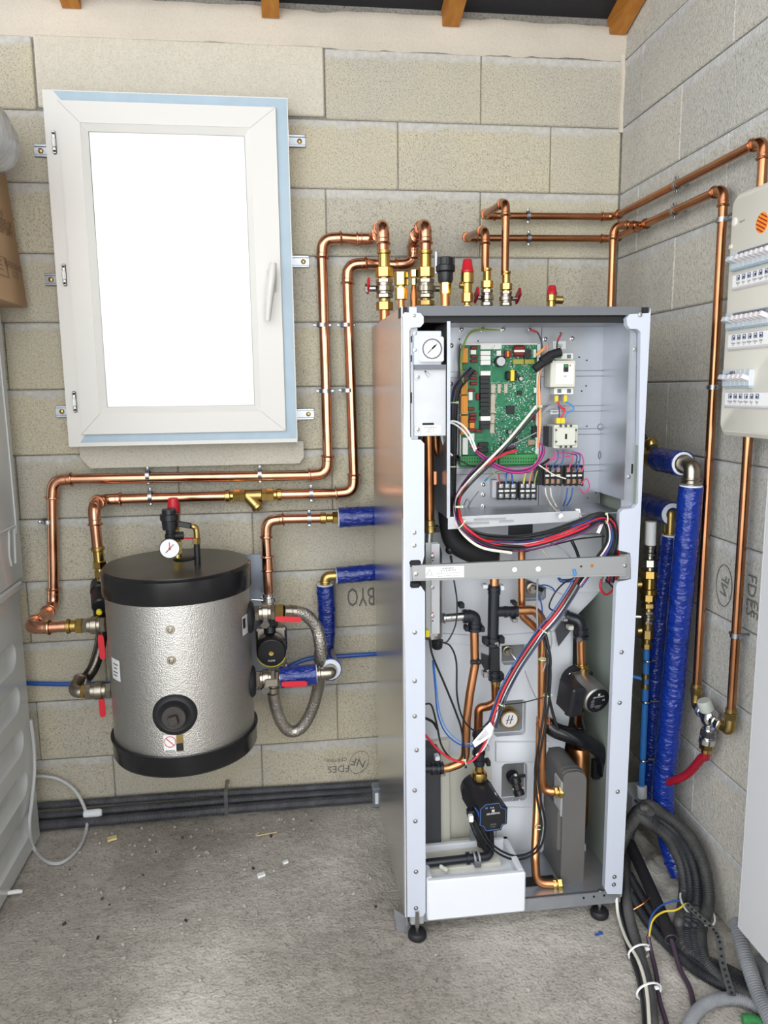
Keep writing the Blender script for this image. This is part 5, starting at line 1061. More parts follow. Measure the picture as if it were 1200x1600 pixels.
# copper vessel, thick black hose, small copper bits at the back right
vz0, vz1 = B(905, 1290, -.48).z, B(905, 1160, -.48).z; vx_ = B(905, 1200, -.48).x
hob('copper_vessel', MB().lathe((vx_, -.48, vz0), Z3, [(0, .014), (.01, .036), (.03, .045), (vz1-vz0-.03, .045), (vz1-vz0-.01, .036), (vz1-vz0, .014)], 24), 'copper_inner', lab='aged copper vessel')
hpipe('copper_pipe', [(903, 1165, -.50), (905, 1118, -.56)], .011, 'copper_aged'); hstack('pipe_joint', (904, 1150, -.52), (905, 1132, -.54), [(0, 1, .0155, 12)], 'black_pipe')
hob('insulated_hose', MB().tube(smooth([B(853, 1128, -.60), B(866, 1140, -.61), B(893, 1150, -.62), B(922, 1162, -.62), B(940, 1180, -.61), B(943, 1212, -.60)], 6), [.018, .02]+[.0225]*16+[.021]*8+[.018]*4+[.012], 16), 'black_gloss', lab='thick glossy black hose')
hob('strap_block', pbox(MB(), 928, 1190, 944, 1217, -.58, -.60), 'comp_black')
hpipe('copper_pipe', [(913, 1332, -.56), (926, 1340, -.56), (927, 1352, -.56), (913, 1360, -.56)], .008, 'copper_inner', rad=.02); hstack('white_valve', (913, 1318, -.56), (913, 1332, -.56), [(0, 1, .005, 8)], 'comp_white')
for x, y in ((843, 1129), (858, 1127)): hob('clamp_screw', MB().cyl(B(x, y-6, -.66), B(x, y+6, -.66), .004, 8), 'copper_bright')
hob('clamp_bar', MB().cyl(B(838, 1132, -.66), B(862, 1130, -.66), .004, 8), 'copper_aged')
# upper right coupling and steel pump
coupling('elbow_coupling', [(884, 963, -.58), (906, 970, -.60), (908, 992, -.60)], .0165, [((886, 964, -.58), V((1, -.2, -.1)), 1.2), ((892, 966, -.585), V((1, -.2, -.1)), 1.1), ((908, 985, -.60), Z3, 1.15), ((908, 995, -.60), Z3, 1.25)]); clipb(884, 969, 4, 2.5, -.60, 'steel'); clipb(893, 982, 4, 3, -.60, 'beige_board'); clipb(907, 1000, 2.5, 4, -.615, 'steel')
hob('mounting_plate', MB().prism([B(*q, -.57) for q in ((868, 985), (890, 955), (892, 985), (873, 1010))], (0, .003, 0)), 'slab_grey')
hpipe('copper_pipe', [(908, 998, -.60), (909, 1043, -.60)], .0122, 'copper_inner'); hstack('brass_nut', (909, 1038, -.60), (909, 1053, -.60), [(0, .3, .018, 16), (.25, 1, .021, 8)], 'brass')
p1 = hob('steel_pump', MB().box(0, .001, 0, .001, 0, .001), 'steel_dull', lab='silver circulation pump with a round black face')
axp = V((.22, -.95, -.20)).normalized(); pc = B(934, 1095, -.70); mb = MB(); R = .04
mb.lathe(pc-axp*.092, axp, [(0, .034), (.006, .039), (.085, .0395), (.0905, .038), (.092, .036)], 32); old = p1.data; loc_ = p1.location.copy(); bpy.data.objects.remove(p1); p1 = hob('steel_pump', mb, 'steel_dull', lab='silver circulation pump with a round black face')
pu = Z3-axp*Z3.dot(axp); pu.normalize(); ps = pu.cross(axp)*-1; ps = axp.cross(pu)*-1
fp = hob('name_plate', MB().cyl(pc, pc+axp*.0012, .0345, 32), 'comp_black', p1); rgt = (-axp).cross(pu)*-1; rgt = pu.cross(-axp)*1
rgt = (-axp).cross(pu).normalized(); rgt = rgt if rgt.dot(RT) > 0 else -rgt
fo = pc+axp*.0016
text('GRUNDFOS', fo+pu*.0125, rgt, pu, .0065, 'white', p1)
for dx, dy in ((-.003, .004), (.003, .004), (0, 0), (-.003, -.003), (.003, -.003)): hob('emblem', MB().obox(fo+pu*(.0195+dy*.5)+rgt*dx*.6, rgt*.0013, pu*.0011, axp*.0002), 'white', p1)
for i in range(8): hob('small_print', MB().obox(fo+pu*(.006-.0032*i)+rgt*(-.0165), rgt*(.0035+.0014*(i % 3)), pu*.0006, axp*.0002), 'ink_grey', p1)
text('CE', fo+rgt*.017+pu*.001, rgt, pu, .007, 'white', p1)
for i in range(3): hob('small_print', MB().obox(fo+pu*(-.0145-.0035*i)+rgt*.002, rgt*(.012-.003*i), pu*.0006, axp*.0002), 'ink_grey', p1)
hob('centre_screw', MB().cyl(fo, fo+axp*.003, .0065, 14), 'black_plastic', p1)
hob('pump_housing', MB().lathe(pc-axp*.125, axp, [(0, .03), (.008, .043), (.03, .044), (.032, .03)], 20), 'black_plastic', p1); hob('pump_flange', MB().obox(pc-axp*.092, rgt*.036, pu*.036, axp*.004, .006), 'nickel', p1)
for a in (-1, 1): hob('bolt', MB().cyl(pc-axp*.09+rgt*.03*a+pu*.03, pc-axp*.08+rgt*.03*a+pu*.03, .0055, 8), 'black_plastic', p1)
jb_ = pc-rgt*.058-axp*.040-pu*.002; hob('junction_box', MB().obox(jb_, rgt*.021, pu*.044, axp*.036, .006), 'black_plastic', p1); hob('cable_gland', MB().cyl(jb_-pu*.042, jb_-pu*.056, .009, 10), 'black_plastic', p1); hob('box_knob', MB().cyl(jb_+axp*.033, jb_+axp*.037, .010, 14), 'comp_black', p1)
hpipe('copper_pipe', [(905, 1110, -.60), (904, 1130, -.58)], .012, 'copper_aged')
hstack('black_joint', (908, 1050, -.60), (908, 1064, -.60), [(0, 1, .016, 14)], 'black_plastic')
# sensors in the pockets
q = B(805, 1021, yr-.01); hob('temperature_sensor', MB().lathe(B(792, 1015, yr+.02), (0, -1, 0), [(0, .015), (.012, .015), (.013, .011), (.022, .010)], 14), 'nickel'); hob('sensor_cable', MB().tube([B(795, 1017, yr-.005), B(802, 1026, yr-.02), B(809, 1035, yr-.03)], .0038, 8), 'comp_silver')
hob('temperature_sensor', MB().lathe(B(829, 917, yr+.02), (0, -1, 0), [(0, .016), (.016, .016), (.017, .010), (.03, .010)], 14), 'nickel'); hob('temperature_sensor', MB().cyl(B(836, 918, yr-.012), B(848, 922, yr-.012), .006, 8), 'comp_black')
c = B(796, 1124, yr-.004); pg = hob('pocket_plug', MB().lathe(c+V((0, .03, 0)), (0, -1, 0), [(0, .029), (.028, .029), (.034, .0265), (.034, .0225), (.030, .0215)], 28), 'brass', lab='round brass plug with a black mark'); hob('plug_face', MB().cyl(c, c+V((0, -.002, 0)), .022, 28), 'paper', pg)
for d in ((-.005, .0045, .25), (.005, .004, .25)): hob('ink_mark', MB().obox(c+V((d[0], -.0024, 0)), (.0012, 0, 0), (0, .0003, 0), (.004, 0, .013)), 'ink', pg)
hob('ink_mark', MB().obox(c+V((0, -.0024, -.001)), (.011, 0, .001), (0, .0003, 0), (0, 0, .0009)), 'red_hose', pg)
dv = hob('drain_valve', MB().lathe(B(800, 1211, yr+.02), (0, -1, -.15), [(0, .018), (.02, .018), (.03, .013), (.05, .013)], 16), 'comp_black', lab='black drain valve'); q0, q1 = B(804, 1214, yr-.03), B(812, 1243, yr-.05)
hob('valve_body', stack(MB(), q0, q1, [(0, .35, .0165, 14), (.3, .75, .0125, 8), (.7, 1, .0155, 14)]), 'comp_black', dv); hob('valve_key', MB().obox(B(810, 1213, yr-.045), (.02, 0, .001), (0, .004, 0), (0, 0, .004), .001), 'comp_black', dv); hob('screw', MB().lathe(B(805, 1211, yr-.045), (0, -1, .5), [(0, .005), (.006, .004)], 8), 'steel', dv)
for x, y in ((802, 1233), (817, 1231), (801, 1248), (812, 1250)): hob('screw', MB().sphere(B(x, y, yr-.06), .0028, 8), 'steel', dv)
# lower black pump
fy = -.735; F4 = [B(*q, fy) for q in ((748, 1262), (757, 1254), (781, 1251), (784, 1259), (793, 1262), (792, 1287), (786, 1289), (783, 1297), (758, 1300), (754, 1293), (747, 1290))]
cen = B(770, 1276, fy)
mb = MB(); k = len(F4); back = [cen+(q-cen)*.98+V((-.013, .055, .014)) for q in F4]; bk2 = [cen+(q-cen)*1.0+V((-.02, .10, .022)) for q in F4]
mb.add(F4+back+bk2, [tuple(range(k))]+[(i, (i+1) % k, k+(i+1) % k, k+i) for i in range(k)]+[(k+i, k+(i+1) % k, 2*k+(i+1) % k, 2*k+i) for i in range(k)]+[tuple(range(3*k-1, 2*k-1, -1))])
lp = hob('black_pump', mb, 'black_plastic', lab='square-faced black circulation pump with a blue outline'); mat('pump_blue', (74, 112, 176), .4)
pf = hob('face_plate', MB().prism([cen+(q-cen)*.97+V((0, -.001, 0)) for q in F4], (0, -.0015, 0)), 'comp_black', lp); hob('blue_outline', MB().tube([cen+(q-cen)*.88+V((0, -.0028, 0)) for q in F4], .0009, 4, True), 'pump_blue', lp)
text('GRUNDFOS', cen+V((0, -.003, .010)), (1, 0, .05), Z3, .0068, 'white', lp); text('UPM3', cen+V((0, -.003, -.021)), (1, 0, .05), Z3, .007, 'ink_grey', lp); text('HYBRID', cen+V((0, -.003, -.0275)), (1, 0, .05), Z3, .004, 'ink_grey', lp)
for dx, dy in ((-.003, .003), (.003, .003), (0, 0), (-.003, -.003), (.003, -.003)): hob('emblem', MB().obox(cen+V((dx*.8, -.003, .018+dy*.8)), (.0014, 0, 0), (0, .0002, 0), (0, 0, .0012)), 'white', lp)
for dx, m in ((-.018, 'pump_blue'), (-.006, 'white'), (.0, 'white')): hob('indicator', MB().obox(cen+V((dx, -.003, .027)), (.003 if dx < -.01 else .001, 0, 0), (0, .0002, 0), (0, 0, .0022 if dx < -.01 else .0012)), m, lp)
hob('pump_sticker', MB().obox(cen+V((.004, .02, .046)), (.011, 0, .001), (0, .010, .0025), (0, 0, .0006)), 'paper', lp)
hob('volute', MB().lathe(cen+V((-.018, .13, .02)), (0, -1, 0), [(0, .03), (.01, .042), (.035, .044), (.04, .038)], 20), 'black_plastic', lp); hob('volute_neck', MB().tube(smooth([B(749, 1222, D1), B(750, 1240, D1), B(752, 1275, -.62), B(755, 1320, -.62)], 5), [.018]*16, 12), 'black_plastic', lp)
hob('plug_socket', MB().obox(cen+V((-.052, .03, -.002)), (.010, 0, 0), (0, .012, 0), (0, 0, .010), .003), 'black_plastic', lp); hob('cable_plug', MB().obox(cen+V((-.056, .012, -.006)), (.006, 0, 0), (0, .008, 0), (0, 0, .009), .002), 'white', lp)
hob('pump_bracket', pbox(MB(), 735, 1298, 742, 1322, -.60, -.61), 'galv')
# black drain pipe along the bottom of the bay
coupling('drain_pipe', [(640, 1352, -.69), (735, 1341, -.69), (766, 1338, -.69), (765, 1300, -.64)], .0118, [((731, 1341, -.69), X3, 1.4), ((744, 1340, -.69), X3, 1.35)], rad=.02)
for x in (741, 748): hob('clamp_ring', MB().torus(B(x, 1340, -.69), V((1, 0, .1)), .016, .0028, 16, 6), 'galv_light')
clipb(747, 1352, 5, 4, -.70, 'lip_grey'); hob('cap', stack(MB(), B(687, 1353, -.70), B(700, 1361, -.715), [(0, .5, .006, 10), (.5, 1, .0065, 8)]), 'beige_board')

# ---------------------------------------------------------------- wiring
for nm, c_ in (('w_black', (30, 31, 34)), ('w_red', (206, 40, 58)), ('w_cream', (226, 222, 208)), ('w_white', (232, 232, 234)), ('w_grey', (150, 152, 156)), ('w_blue', (44, 84, 160)), ('w_lightblue', (70, 140, 206)), ('w_purple', (110, 44, 108)), ('w_pink', (208, 64, 130)), ('w_green', (128, 150, 60)), ('w_yellow', (230, 200, 60)), ('w_orange', (222, 130, 84)), ('w_darkblue', (44, 54, 96)), ('w_salmon', (214, 140, 120)), ('tie', (206, 222, 180))): mat(nm, c_, .35)
def wire(m, r, pts, y=None, n=6, k=7):
    P = [B(q[0], q[1], (q[2] if len(q) > 2 else y)) for q in pts]; return hob('wire', MB().tube(smooth(P, k), r, n), m)
def bundle(specs, pts, y, spread=1.7, sd=1):
    rg = random.Random(sd)
    for i, (m, r) in enumerate(specs):
        ox = (i-(len(specs)-1)/2)*spread; P = []
        for j, q in enumerate(pts):
            a = pts[max(j-1, 0)]; b_ = pts[min(j+1, len(pts)-1)]; dx, dy = b_[0]-a[0], b_[1]-a[1]; L_ = math.hypot(dx, dy) or 1
            o = ox+rg.uniform(-1, 1)*.7; P.append((q[0]-dy/L_*o, q[1]+dx/L_*o, (q[2] if len(q) > 2 else y)+rg.uniform(-.006, .006)))
        wire(m, r, P)
yw = ty_b-.05
bundle([('w_black', .0022)]*5+[('w_darkblue', .0018)], [(738, 576), (726, 590), (714, 608), (709, 640), (708, 690), (707, 735), (706, 775), (709, 800), (722, 822, -.75), (750, 838, -.765), (800, 843, -.765), (850, 836, -.765), (905, 818, -.765), (938, 806, -.765), (955, 815, -.755), (960, 845, -.75), (950, 880, -.74)], yw, 2.1, 2)
bundle([('w_black', .0032), ('w_cream', .0036)], [(840, 636), (825, 655), (795, 690), (765, 722), (735, 752), (716, 778), (713, 800, -.74), (722, 828, -.765), (752, 852, -.77), (800, 862, -.77)], yw-.02, 5, 3)
bundle([('w_red', .0036), ('w_black', .003), ('w_purple', .0018)], [(806, 700), (782, 708), (755, 724), (730, 750), (716, 776), (714, 800, -.74), (724, 826, -.77), (760, 850, -.77), (805, 857, -.77), (850, 850, -.77), (905, 832, -.77), (945, 812, -.76), (962, 830, -.75), (963, 870, -.74), (958, 910, -.70)], yw-.015, 3.6, 4)
bundle([('w_blue', .002), ('w_red', .002), ('w_white', .002), ('w_black', .0022), ('w_black', .0022)], [(760, 848, -.765), (820, 850, -.765), (870, 838, -.765), (915, 820, -.765), (945, 812, -.76), (952, 845, -.75), (930, 880, -.745), (905, 915, -.70)], -.765, 2.2, 5)
for m, o in (('w_purple', 0), ('w_pink', 1.5), ('w_purple', 3), ('w_darkblue', -1.5), ('w_pink', -3)): wire(m, .0016, [(736+o, 700+o), (752, 712+o), (775, 728+o), (805, 737+o), (832, 731+o), (846+o, 712), (848+o*.6, 698), (843, 692)], yw-.012)
for m, x0, pts_ in (('w_pink', 0, [(868, 702), (866, 714), (856, 722), (853, 732)]), ('w_blue', 0, [(871, 703), (872, 716), (865, 726), (862, 736)]), ('w_blue', 0, [(880, 703), (880, 718), (874, 728), (866, 734)]), ('w_pink', 0, [(872, 708), (885, 708), (895, 710), (893, 722), (888, 734)]), ('w_darkblue', 0, [(892, 709), (901, 712), (900, 724), (896, 736)]), ('w_blue', 0, [(896, 706), (906, 712), (904, 728), (899, 738)]), ('w_pink', 0, [(893, 706), (908, 710), (912, 726), (909, 738)]), ('w_pink', 0, [(908, 757), (916, 748), (921, 760), (913, 771), (906, 764)]), ('w_pink', 0, [(853, 722), (870, 716), (890, 713)])): wire(m, .0017, pts_, yw+.012)
for m, pts_ in (('w_red', [(870, 628), (876, 636), (883, 640), (879, 650), (877, 656)]), ('w_red', [(871, 628), (878, 638), (881, 644), (875, 654)]), ('w_lightblue', [(884, 628), (894, 634), (896, 640), (886, 646), (882, 655)]), ('w_darkblue', [(873, 632), (874, 645), (873, 655)])): wire(m, .0019, pts_, yw+.014)
for m, pts_ in (('w_cream', [(852, 762), (854, 775), (862, 790), (875, 803, -.765)]), ('w_cream', [(860, 762), (862, 776), (870, 792), (876, 803, -.765)]), ('w_blue', [(887, 762), (884, 780), (879, 792), (876, 803, -.765)]), ('w_blue', [(895, 762), (892, 778), (884, 792), (877, 803, -.765)])): wire(m, .002, pts_, yw+.015)
wire('w_white', .0026, [(744, 702), (735, 680), (722, 664), (706, 658), (692, 666), (690, 682), (697, 702), (707, 712)], yw-.05); wire('w_white', .0022, [(742, 705), (732, 684), (718, 668), (704, 661), (694, 668), (692, 684)], yw-.05)
for o in (0, 2): wire('w_green', .0014, [(722+o, 594), (719+o, 566), (724+o, 538), (735, 519+o), (752, 514+o), (781, 516)], yw)
wire('w_green', .0014, [(720, 590), (728, 604), (731, 618)], yw)
wire('w_black', .002, [(829, 515), (840, 520), (846, 534), (847, 546)], yw+.02); wire('w_red', .0028, [(829, 515), (838, 519)], yw+.02); wire('w_black', .002, [(876, 523), (871, 534), (870, 546)], yw+.02); wire('w_red', .0028, [(876, 523), (872, 531)], yw+.02)
for m, o in (('w_orange', 0), ('w_yellow', 1.5), ('w_salmon', 3)): wire(m, .002, [(838, 556-o), (848, 548-o), (853, 540), (855, 548), (843, 585+o), (841+o, 620), (842+o, 660), (841, 700)], yw)
for o in range(4): wire('w_grey', .0014, [(846, 648+o), (856, 636+o*1.5), (868, 634+o), (876, 638)], yw+.025)
wire('w_grey', .0016, [(838, 676), (810, 690), (790, 700), (770, 712)], yw); wire('w_grey', .0018, [(766, 722), (772, 738), (779, 752)], yw); wire('w_cream', .0018, [(836, 722), (850, 732), (866, 742), (884, 748)], yw-.01)
for m, a, b_ in (('w_red', 781, 0), ('w_lightblue', 791, 2), ('w_blue', 801, 4)): wire(m, .0018, [(a-2, 740), (a-1, 748), (a, 757)], yw+.02)
wire('w_blue', .0018, [(801, 756), (800, 742), (793, 738), (790, 750)], yw+.02); wire('w_green', .0016, [(757, 752), (768, 742), (782, 735), (793, 736)], yw+.02); wire('w_lightblue', .003, [(757, 752), (762, 747)], yw+.02)
for m, a in (('w_yellow', 818), ('w_orange', 827), ('w_green', 835)): wire(m, .0022, [(a, 756), (a+2, 745), (a+5, 735)], yw+.02)
wire('w_black', .0018, [(690, 706), (712, 716), (735, 728), (745, 729)], yw-.02); wire('w_black', .0035, [(842, 728), (852, 722), (858, 717)], yw)
# harness crossing diagonally below the cross bar
bundle([('w_darkblue', .002), ('w_black', .0022), ('w_white', .0018), ('w_black', .0024), ('w_red', .0034), ('w_black', .002), ('w_blue', .0018)], [(908, 898, -.70), (892, 926), (868, 962), (846, 988), (830, 1010), (808, 1042), (790, 1075), (778, 1105), (768, 1135)], -.70, 2.3, 8)
wire('w_red', .0032, [(772, 1128), (762, 1150), (748, 1178), (732, 1191), (708, 1187), (685, 1172), (663, 1146)], -.70); wire('w_white', .0022, [(778, 1104), (772, 1135), (757, 1168), (744, 1180)], -.70)
wire('w_blue', .002, [(676, 1032), (680, 1075), (684, 1115), (697, 1146), (720, 1164), (742, 1166)], -.695); wire('w_lightblue', .0016, [(678, 1032), (682, 1072), (687, 1112), (700, 1142), (722, 1160), (740, 1162)], -.695)
wire('w_black', .0028, [(671, 998), (676, 1025), (695, 1070), (713, 1115), (722, 1145), (728, 1200)], -.70); wire('w_black', .0024, [(690, 1003), (704, 1010), (713, 1035), (714, 1085), (722, 1120), (738, 1140), (752, 1138), (768, 1122), (782, 1102)], -.70)
wire('w_black', .002, [(709, 905), (714, 940), (712, 975), (700, 1001), (690, 1004)], -.70); wire('w_black', .003, [(704, 868), (707, 885)], -.65); wire('w_black', .0026, [(663, 1100), (674, 1102), (682, 1130), (690, 1165), (706, 1186), (726, 1192)], -.69); wire('w_black', .004, [(660, 1120), (676, 1128), (684, 1140)], -.66)
wire('w_black', .002, [(786, 1098), (800, 1046), (812, 1040), (828, 1010)], -.695); wire('w_black', .0016, [(784, 1101), (815, 1098), (848, 1090)], -.695); wire('w_grey', .0018, [(820, 1048), (830, 1075), (840, 1095)], -.66); wire('w_grey', .0024, [(840, 905), (839, 950), (840, 985)], -.69); wire('w_grey', .0018, [(860, 985), (862, 1005), (855, 1030), (848, 1050)], -.69)
wire('w_blue', .002, [(842, 916), (850, 914), (862, 918), (868, 926)], -.69); wire('w_blue', .002, [(838, 924), (845, 940), (848, 960)], -.66); wire('w_black', .0022, [(893, 905), (880, 912), (866, 928), (858, 948), (868, 956)], -.69)
for r_, o in ((.020, 0), (.017, 3), (.022, 5)):
    c = B(884+o*.4, 900, -.68); hob('wire', MB().tube([c+V((r_*1.1*math.cos(t), .004*math.sin(3*t), r_*.55*math.sin(t)-.001*o)) for t in [i*math.pi/10 for i in range(20)]], .0019, 6, True), 'w_blue')
bundle([('w_black', .003), ('w_black', .003)], [(848, 985), (856, 1020), (857, 1060), (853, 1110), (845, 1160), (838, 1205), (842, 1250), (849, 1290), (840, 1325), (812, 1340), (785, 1334), (762, 1315), (745, 1285), (738, 1262)], -.70, 5, 12)
bundle([('w_black', .004)], [(852, 990), (860, 1030), (857, 1080), (862, 1110), (872, 1140)], -.68, 1, 13); wire('w_black', .003, [(910, 1120), (914, 1140)], -.62); wire('w_blue', .002, [(742, 1262), (747, 1270), (750, 1282)], -.735)
bundle([('w_black', .0026)]*3, [(735, 1262), (738, 1285), (748, 1310), (760, 1330)], -.70, 3, 14)
bundle([('w_black', .0022), ('w_red', .0026), ('w_darkblue', .002), ('w_cream', .0022)], [(952, 815, -.75), (964, 850, -.74), (956, 885, -.72), (948, 910, -.66)], -.74, 3, 15); wire('w_red', .0032, [(940, 905), (938, 918), (946, 929), (957, 922), (962, 905)], -.66); wire('w_black', .002, [(945, 905), (955, 915), (962, 926)], -.67); wire('w_cream', .003, [(952, 835), (945, 860), (938, 878)], -.74); wire('w_cream', .0024, [(845, 856), (858, 872), (866, 882)], -.70)
bundle([('w_black', .002)]*2, [(893, 845, -.74), (900, 860), (906, 878)], -.73, 3, 16); wire('w_grey', .0018, [(780, 855), (830, 845), (865, 850), (890, 870), (897, 888)], -.74); wire('w_lightblue', .0035, [(897, 890), (899, 898)], yb_-.004); wire('w_black', .0022, [(820, 862), (870, 850), (905, 842), (945, 838)], -.75)
def tie(x, y, dx, dy, yy, r=.0075):
    r *= .72
    c = B(x, y, yy); d = V((dx, 0, -dy)).normalized(); hob('cable_tie', MB().tube([c+d.cross(Y3)*r*math.cos(t)+Y3*r*.9*math.sin(t) for t in [i*math.pi/8 for i in range(16)]], .0018, 5, True).obox(c+d.cross(Y3)*r, (.003, 0, 0), (0, .003, 0), (0, 0, .003)), 'tie')
for q in ((716, 792, 0, 1, -.735, .012), (720, 820, 1, 1, -.765, .016), (850, 986, -.6, 1, -.70, .016), (783, 1101, -.5, 1, -.70, .009), (727, 1191, 1, -.2, -.70, .010), (848, 1030, 0, 1, -.685, .014), (855, 1086, 0, 1, -.69, .014), (842, 1293, 0, 1, -.69, .015), (709, 629, 0, 1, yw, .012), (707, 729, 0, 1, yw, .012), (947, 810, 1, 0, -.765, .016), (842, 635, 0, 1, yw, .007)): tie(*q)
hob('tie_saddle', MB().prism([B(*q, -.745) for q in ((899, 795), (906, 795), (909, 808), (902, 808))], (0, .003, 0)), 'white'); hob('cable_tie', MB().obox(B(876, 806, -.768), (.005, 0, .003), (0, .003, 0), (-.002, 0, .004), .001), 'white'); hob('tie_saddle', MB().prism([B(*q, -.745) for q in ((938, 818), (944, 816), (937, 834), (932, 832))], (0, .003, 0)), 'white')
fl_ = hob('wire_flag', MB().prism([B(*q, -.715) for q in ((738, 1160), (766, 1128), (771, 1136), (768, 1150), (742, 1168))], (0, .0008, 0)), 'paper', lab='white paper flag on the wires')
for i in range(4): a, b_ = B(743+i*1.5, 1160-i*2+i*1.5, -.7158), B(763+i*1.2, 1136+i*2.6, -.7158); hob('small_print', MB().tube([a.lerp(b_, .12), a.lerp(b_, .85)], .0004, 4), 'ink_grey', fl_)
hob('band', pbox(MB(), 796, 820, 832, 848, -.70, -.71), 'comp_black')

# ---------------------------------------------------------------- valves and fittings on top of the cabinet
zt_ = HZ1-.012
def zy(x, y, yy): return B(x, y, yy).z
x = B(627, 478, -.35).x; y_ = -.35
hob('capped_stub', stack(MB(), (x, y_, zt_-.02), (x, y_, zy(627, 425, y_)), [(0, .58, .009, 14), (.55, .75, .018, 6), (.74, .78, .012, 12), (.78, 1, .0195, 6)]), 'brass_bright', lab='brass capped stub'); hob('stub_pipe', MB().cyl((x, y_, zt_-.02), (x, y_, zy(627, 456, y_)), .0095, 14), 'copper_bright')
x = B(647, 478, -.35).x; hob('stub_pipe', MB().lathe((x, y_, zt_-.02), Z3, [(0, .008), (.02, .008), (.03, .0105), (zy(647, 450, y_)-zt_, .0105), (zy(647, 446, y_)-zt_+.02, .006)], 14), 'copper_aged'); hob('capped_stub', stack(MB(), (x, y_, zy(647, 446, y_)), (x, y_, zy(647, 421, y_)), [(0, .45, .0085, 6), (.5, 1, .0115, 6)]), 'brass_bright')
x = B(696, 478, -.35).x; hob('vent_pipe', MB().cyl((x, y_, 1.50), (x, y_, zy(696, 458, y_)), .0135, 16), 'copper_bright'); hob('vent_nut', stack(MB(), (x, y_, zy(696, 461, y_)), (x, y_, zy(696, 441, y_)), [(0, .1, .015, 16), (.08, 1, .0165, 6)]), 'brass_bright')
zb_ = zy(696, 442, y_); k_ = (zy(696, 402, y_)-zb_); av2 = hob('air_vent', MB().lathe((x, y_, zb_), Z3, [(0, .019), (k_*.12, .0215), (k_*.4, .0215), (k_*.42, .025), (k_*.46, .0275), (k_*.66, .0275), (k_*.7, .0235), (k_*.97, .022), (k_, .019)], 24), 'black_plastic', lab='black plastic automatic air vent')
for i in range(5): t = math.pi*(.1+.35*i)+3.3; hob('vent_rib', MB().box(x+.0235*math.cos(t)-.003, x+.0235*math.cos(t)+.003, y_+.0235*math.sin(t)-.003, y_+.0235*math.sin(t)+.003, zb_+k_*.68, zb_+k_*.98), 'black_plastic', av2)
hob('air_outlet', MB().cyl((x-.022, y_+.02, zb_+k_*.4), (x-.022, y_+.02, zb_+k_*1.25), .006, 8), 'galv', av2)
def safety(x, yy, yt, ycap, ybody, s_, side=None):
    X_ = B(x, ybody, yy).x; zc_, zt2, zb2 = zy(x, ycap, yy), zy(x, yt, yy), zy(x, ybody, yy)
    o = hob('safety_valve', stack(MB(), (X_, yy, zt_-.015), (X_, yy, zc_), [(0, .45, .014*s_, 6), (.42, .5, .009*s_, 12), (.5, .66, .0165*s_, 6), (.64, .84, .0135*s_, 16), (.82, 1, .0185*s_, 18)]), 'brass', lab='brass safety valve with a red cap')
    hob('red_cap', MB().lathe((X_, yy, zc_), Z3, [(0, .0185*s_), (.006, .0185*s_), (.008, .0165*s_), (zt2-zc_-.002, .0125*s_), (zt2-zc_, .011*s_)], 10), 'red', o)
    if side: hob('side_outlet', MB().cyl((X_, yy, side), (X_+.032, yy-.004, side-.002), .0135*s_, 14), 'brass_old', o); hob('outlet_bore', MB().cyl((X_+.032, yy-.004, side-.002), (X_+.033, yy-.004, side-.002), .010*s_, 14), 'dark', o)
safety(730, -.35, 405, 426, 470, 1.0); hob('outlet_lug', MB().cyl((B(730, 446, -.35).x-.022, -.35, zy(730, 446, -.35)), (B(730, 446, -.35).x, -.35, zy(730, 446, -.35)), .009, 10), 'brass'); safety(862, -.3, 446, 460, 470, .85, zy(862, 468, -.3))
# ================================================================ copper runs to the right of the cabinet
r2 = .0112; XW = .622; yv2 = -.30
def riser_small(par, x, yy, ys, r, hside, lev):
    riser(par, x, yy, ys, r, hside, lev, low=False)
runD = thing('copper_pipe_run', B(790, 400, yv2), 'thin copper pipe, higher of two on the back wall, ending behind the distribution board', 'pipe')
xD = B(789, 420, yv2).x; zD = B(800, 338, -.045).z
zDt = B(788, 316, yv2).z
run(runD, [V((xD, yv2, B(790, 430, yv2).z)), V((xD, yv2, zDt)), V((xD-.002, -.045, zD)), V((XW, -.045, zD+.004)), V((XW, -.845, 1.966)), V((XW, -.848, 1.74))], r2, 'copper_wall')
riser_small(runD, 791, yv2, (427, 440, 452, 455, 478, 480, 482), r2, 1, 'red_hose')
runE = thing('copper_pipe_run', B(758, 400, yv2), 'thin copper pipe, lower of two on the back wall, ending at the chrome mixing valve', 'pipe')
xE = B(758, 420, yv2).x; zE = B(800, 373, -.045).z; yE = -.692; zV = Q(1087, 1095, XW).z
run(runE, [V((xE, yv2, B(760, 424, yv2).z)), V((xE, yv2, B(757, 360, yv2).z)), V((xE-.002, -.045, zE)), V((XW, -.045, zE+.004)), V((XW, yE, Q(1124, 298, XW).z)), V((XW, yE, zV+.03))], r2, 'copper_wall')
riser_small(runE, 761, yv2, (422, 434, 446, 452, 478, 480, 482), r2, -1, 'red')
tq = Q(1003, 353, XW); zt3 = zE+.004+(Q(1124, 298, XW).z-zE-.004)*(tq.y+.045)/(yE+.045)
xF = B(957, 420, tq.y).x
zst_ = Q(1080, 727, .575).z; yst_ = Q(1004, 706, .575).y+.05
run(runE, [V((.575, yst_-.005, zst_)), V((.575, tq.y, zst_)), V((xF, tq.y, zst_)), V((xF, tq.y, zt3)), V((XW-.01, tq.y, zt3))], r2, 'copper_wall')
mb = MB(); mb.cyl((XW, tq.y-.03, zt3+.003), (XW, tq.y+.03, zt3-.003), r2*1.15, 14); mb.cyl((XW, tq.y, zt3), (XW-.03, tq.y, zt3), r2*1.15, 14)
for q, d in (((XW, tq.y-.028, zt3), Y3), ((XW, tq.y+.028, zt3), Y3), ((XW-.028, tq.y, zt3), X3)): bead(mb, V(q), d, r2*1.17)
